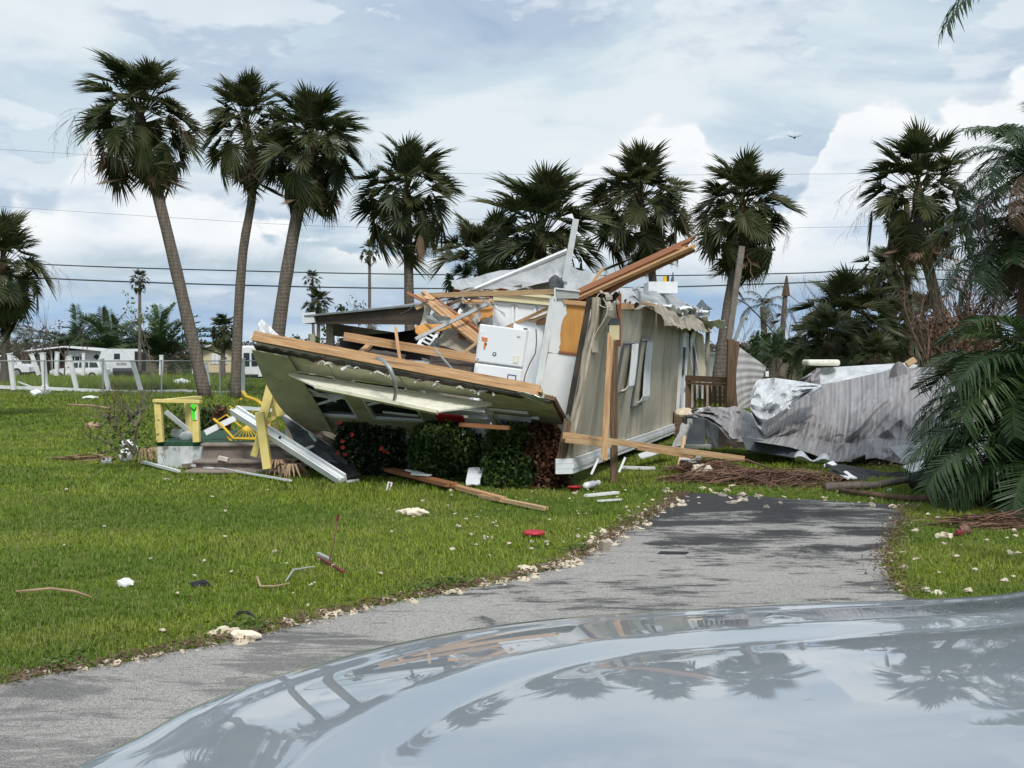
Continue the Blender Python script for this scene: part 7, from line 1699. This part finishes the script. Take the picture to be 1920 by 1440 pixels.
# travel trailer
Yt = 104; z0 = terrain(0, Yt); xl, xr = P(176, 0, Yt).x, P(253, 0, Yt).x; zt, zb = P(0, 654, Yt).z, z0 + .55
tt = thing('travel_trailer', 'white travel trailer with rounded nose behind the parked SUV', 'trailer', V(((xl + xr) / 2, Yt, z0)))
mb = MB(); mb.slab([V((xl, Yt, zb)), V((xl - .05, Yt, zb + .7)), V((xl + .35, Yt, zt - .25)), V((xl + .9, Yt, zt)), V((xr - .5, Yt, zt)), V((xr - .35, Yt, zt - .2)), V((xr - .35, Yt, zb))], 2.4, (0, 1, 0)); part('shell', mb, ALW, tt)
mb = MB(); mb.slab([V((xr - .34, Yt + .05, zb)), V((xr - .34, Yt + .05, zt - .25)), V((xr, Yt + .2, zt - .4)), V((xr, Yt + .2, zb))], 2.0, (0, 1, 0)); part('rear_slide', mb, BLACKT, tt)
bxp('window', (P(213, 0, Yt).x, Yt - .02, P(0, 668, Yt).z), (.55, .05, .5), GLASSD, tt)
cu = bpy.data.curves.new('lettering', 'FONT'); cu.body = 'PUMA'; cu.size = .36; cu.shear = .3; cu.extrude = .01; cu.align_x = 'CENTER'; tmp = bpy.data.objects.new('lettering', cu); COL.objects.link(tmp)
bpy.context.view_layer.update(); me = bpy.data.meshes.new_from_object(tmp.evaluated_get(bpy.context.evaluated_depsgraph_get())); bpy.data.objects.remove(tmp); me.materials.clear(); me.materials.append(UNIT)
link('lettering', me, tt, V((P(221, 0, Yt).x, Yt - .02, P(0, 685, Yt).z)) - ORG[tt.name], (math.pi / 2, 0, 0))
for dx in (2.0, 2.8):
    mb = MB(); mb.tube([V((xl + dx, Yt - .05, z0 + .35)), V((xl + dx, Yt + .2, z0 + .35))], .33, 16); part('wheel', mb, RUBBER, tt)
# low black utility trailer in front
Yu = 92; z0 = terrain(0, Yu); ut = thing('utility_trailer', 'black flat utility trailer parked right of the white SUV', 'trailer', V((P(232, 0, Yu).x, Yu, z0)))
x0, x1 = P(211, 0, Yu).x, P(252, 0, Yu).x; bxp('bed', ((x0 + x1) / 2, Yu, z0 + .62), (x1 - x0, 1.6, .3), BLACKT, ut); bxp('side_board', ((x0 + x1) / 2, Yu - .8, z0 + .9), (x1 - x0, .06, .26), UNIT, ut)
for dx in (.5, 1.2):
    mb = MB(); mb.tube([V((x0 + dx, Yu - .95, z0 + .33)), V((x0 + dx, Yu - .75, z0 + .33))], .32, 16); part('wheel', mb, RUBBER, ut)
# pale yellow house
Yy = 130; z0 = terrain(0, Yy); xl, xr = P(376, 0, Yy).x, P(440, 0, Yy).x; ze, zp = P(0, 655, Yy).z, P(0, 645, Yy).z; xc = P(404, 0, Yy).x
yh = thing('yellow_house', 'far pale yellow house with a low white gable', 'house', V((xc, Yy, z0)))
mb = MB(); mb.slab([V((xl, Yy, z0)), V((xl, Yy, ze)), V((xc, Yy, zp)), V((xr, Yy, ze)), V((xr, Yy, z0))], 7, (0, 1, 0)); part('wall', mb, LYEL, yh)
for a, b in ((V((xl - .35, Yy + 3, ze - .05)), V((xc, Yy + 3, zp + .12))), (V((xc, Yy + 3, zp + .12)), V((xr + .35, Yy + 3, ze - .05)))): mb = MB(); mb.beam(a, b, 7.6, .12, (0, 0, 1)); part('roof', mb, VINYL, yh)
xw = P(406, 0, Yy).x; wn = bxp('window', (xw, Yy - .03, P(0, 673, Yy).z), (2.0, .08, 1.15), VINYL, yh)
for k in range(5): bxp('window_bar', (xw - .9 + k * .45, Yy - .09, P(0, 673, Yy).z), (.05, .05, 1.1), LGREY, wn)
# white camper between the trunks
Yk = 66; z0 = terrain(0, Yk); xl, xr = P(448, 0, Yk).x, P(500, 0, Yk).x; zt = P(0, 648, Yk).z; zb = P(0, 704, Yk).z
ck = thing('white_camper', 'white camper with dark windows parked between two palm trunks', 'camper', V(((xl + xr) / 2, Yk, z0)))
o = bxp('shell', ((xl + xr) / 2, Yk + 1.1, (zt + zb) / 2), (xr - xl, 2.2, zt - zb), VINYL, ck); md = o.modifiers.new('soft_edge', 'BEVEL'); md.width = .12; md.segments = 3
for px in (458, 473): o = bxp('window', (P(px, 0, Yk).x, Yk - .02, P(0, 674, Yk).z), (.36, .06, .78), GLASSD, ck); md = o.modifiers.new('soft_edge', 'BEVEL'); md.width = .028; md.segments = 2
mb = MB(); mb.tube([V((xl + .45, Yk - .05, z0 + .36)), V((xl + .45, Yk + .2, z0 + .36))], .36, 16); part('wheel', mb, RUBBER, ck)
bxp('floor_frame', ((xl + xr) / 2, Yk + 1.1, zb - .08), (xr - xl, 2.0, .16), BLACKT, ck)

# ---- utility pole and wires
up_ = thing('utility_pole', 'brown utility pole with a grey transformer standing by the leaning palm', 'utility pole', V((P(1700, 690, 47).x, 47, 0)))
b = V((P(1702, 690, 47).x, 47, -.2)); t_ = P(1700, 378, 47); mb = MB(); mb.tube([b, t_], [.17, .12], 10); part('pole', mb, OLDW, up_)
mb = MB(); c = P(1684, 447, 46.6); mb.box(c, (.62, .5, .74)); part('transformer', mb, LGREY, up_); mb = MB(); mb.box(c + V((0, 0, .40)), (.7, .56, .06)); part('transformer_lid', mb, GALV, up_)
mb = MB(); mb.tube([P(1674, 462, 46.5), P(1668, 485, 46.5), P(1690, 500, 46.8)], .025, 5); part('drop_lead', mb, WIRE, up_)
mb = MB(); mb.beam(P(1668, 432, 46.8), P(1706, 432, 46.8), .1, .1); part('bracket', mb, OLDX, up_)
def wire(pts, Y, r, lb):
    w_ = [P(x, y, Y) for x, y in pts]; out = []
    for i in range(len(w_) - 1):
        a = w_[max(i - 1, 0)]; b, c = w_[i], w_[i + 1]; d = w_[min(i + 2, len(w_) - 1)]
        for k in range(8):
            t = k / 8; out.append(.5 * ((2 * b) + (c - a) * t + (2 * a - 5 * b + 4 * c - d) * t * t + (3 * b - a - 3 * c + d) * t ** 3))
    out.append(w_[-1]); mb = MB(); mb.tube(out, r, 5); solo('power_line', mb, WIRE, lb, 'power line')
wire([(-400, 468), (90, 496), (500, 509), (830, 515), (1200, 517), (1500, 512), (1700, 505), (2300, 520)], 47.5, .026, 'upper of the two dark power lines crossing low over the wreck')
wire([(-400, 492), (90, 522), (500, 536), (830, 541), (1200, 539), (1500, 530), (1700, 522), (2300, 548)], 47.6, .030, 'lower of the two dark power lines crossing low over the wreck')
wire([(-400, 258), (0, 280), (320, 300), (760, 322), (1100, 328), (1440, 327), (1640, 325), (1720, 322), (2300, 330)], 49, .0055, 'faint topmost power line high across the clouds')
wire([(-400, 362), (0, 387), (320, 408), (640, 425), (1100, 431), (1440, 428), (1640, 424), (1720, 420), (2300, 430)], 49, .006, 'faint power line through the palm crowns below the topmost one')
# bird
bd = thing('bird', 'small bird gliding before the clouds above the skirted palm', 'bird', P(1490, 257, 60)); c = P(1490, 258, 60)
mb = MB(); mb.ball(c, (.06, .19, .06), 8, 6); part('body', mb, UNIT, bd)
for sg in (-1, 1): mb = MB(); mb.slab([c + V((sg * .04, -.05, .01)), c + V((sg * .22, -.06, .08)), c + V((sg * .42, .02, .12)), c + V((sg * .22, .10, .07)), c + V((sg * .04, .10, .01))], .01, (0, 0, 1)); part('wing', mb, LGREY, bd)

# ================================================================== THE CAR IN THE FOREGROUND
def car_paint():
    m, t, b = newmat('silver_car_paint')
    v = coords(t); fl = t.noise(v, 900, 2, .5)
    t.put(b.inputs['Base Color'], t.mix(fl, (.29, .325, .36), (.335, .37, .405)))
    b.inputs['Metallic'].default_value = .25; b.inputs['Roughness'].default_value = .38; b.inputs['Specular IOR Level'].default_value = .3
    b.inputs['Coat Weight'].default_value = 1; t.put(b.inputs['Coat Roughness'], t.ss(t.noise(v, 7, 6, .7), .45, .75, .008, .05)); b.inputs['Coat IOR'].default_value = 2.05
    return m
SILVER = car_paint()
car = thing('silver_car', 'silver car bonnet filling the foreground and mirroring the palms', 'car', V((.5, 1.5, 0)))
CREST = 1.2
raw = [(-90, 1600), (108, 1440), (250, 1370), (362, 1312), (538, 1250), (750, 1196), (960, 1161), (1200, 1141), (1500, 1126), (1700, 1119), (1850, 1111), (1920, 1102), (2000, 1092)]
E = [PL(x, y, (0, 0, CREST), (0, 0, 1)) for x, y in raw] + [V((1.62, 2.62, CREST)), V((1.78, 2.3, CREST)), V((1.84, 1.6, CREST)), V((1.86, .7, CREST))]
E = [V((-.76, .72, CREST))] + E[:]
def cat(pts, n):
    out = []
    for i in range(len(pts) - 1):
        a = pts[max(i - 1, 0)]; b, c = pts[i], pts[i + 1]; d = pts[min(i + 2, len(pts) - 1)]
        for k in range(n):
            t = k / n; out.append(.5 * ((2 * b) + (c - a) * t + (2 * a - 5 * b + 4 * c - d) * t * t + (3 * b - a - 3 * c + d) * t ** 3))
    return out + [pts[-1]]
EC = cat(E, 14); ctr = V((.62, .62, CREST))
SL = [(0, 80), (.006, 55), (.014, 30), (.024, 16), (.04, 10.5), (.07, 8.8), (.085, 3.4), (.125, 3.4), (.145, 8.4), (.36, 7.4), (.395, .8), (.475, .4), (.52, 7.0), (.66, 5.0), (.85, 3.6), (1.1, 2.2), (1.5, 1.2), (2.2, .4)]
def z_of(s):
    z = 0; n = max(2, int(s / .004)); ds = s / n
    for i in range(n): z += math.tan(rad(interp(SL, (i + .5) * ds))) * ds
    return z
ZR = z_of(.03); ST = [0, .003, .007, .012, .018, .025, .033, .045, .06, .08, .1, .115, .13, .15, .18, .22, .26, .29, .31, .33, .35, .37, .385, .40, .42, .44, .46, .475, .49, .505, .52, .54, .57, .6, .7, .8, .95, 1.1, 1.3, 1.5, 1.75, 2.1]
ZT = [z_of(s) - ZR for s in ST]
mb = MB(); g = []
for p in EC:
    dv = (ctr - p); L_ = dv.length; dv = dv.normalized(); row = []
    for s, z in zip(ST, ZT):
        s2 = min(s, L_ * .97); row.append(V((p.x + dv.x * s2, p.y + dv.y * s2, CREST + (z if s2 == s else z_of(s2) - ZR))))
    g.append(row)
vs = [q for r_ in g for q in r_]; nv = len(ST)
mb.add(vs, [(i * nv + j, (i + 1) * nv + j, (i + 1) * nv + j + 1, i * nv + j + 1) for i in range(len(g) - 1) for j in range(nv - 1)])
hood = part('bonnet', mb, SILVER, car, smooth=True)
md = hood.modifiers.new('smooth', 'SUBSURF'); md.levels = 1; md.render_levels = 1
# fenders and nose below the bonnet line, lamps, bumper and front wheels
mb = MB(); g2 = []
for i, p in enumerate(EC):
    o_ = (p - ctr); o_.z = 0; o_ = o_.normalized(); q = g[i][0]
    g2.append([q - V((0, 0, .012)) + o_ * .002, q + o_ * .03 - V((0, 0, .06)), q + o_ * .07 - V((0, 0, .25)), q + o_ * .07 - V((0, 0, .5)), q + o_ * .03 - V((0, 0, .75))])
mb.sheet(g2, .01); part('fender', mb, SILVER, car, smooth=True)
k0 = len(EC) // 3
for i0, i1 in ((60, 84), (168, 192)):
    mb = MB(); mb.sheet([[EC[i] + (EC[i] - ctr).normalized() * .082 - V((0, 0, d + .06)) for d in (.12, .2, .28)] for i in range(i0, min(i1, len(EC) - 1), 4)], .02); part('headlight', mb, ALG, car)
mb = MB(); mb.sheet([[EC[i] + (EC[i] - ctr).normalized() * .085 - V((0, 0, d + .06)) for d in (.15, .25, .38)] for i in range(92, 165, 4)], .02); part('grille', mb, BLACKT, car)
mb = MB(); mb.sheet([[EC[i] + (EC[i] - ctr).normalized() * .10 - V((0, 0, d)) for d in (.5, .58, .72)] for i in range(50, 200, 5)], .03); part('bumper', mb, BLACKT, car)
for x in (-.52, 1.62):
    mb = MB(); mb.tube([V((x - .11, 1.35, .36)), V((x + .11, 1.35, .36))], .36, 20); w_ = part('wheel', mb, RUBBER, car); mb = MB(); mb.tube([V((x - .125, 1.35, .36)), V((x + .125, 1.35, .36))], .22, 16); part('rim', mb, ALG, w_)
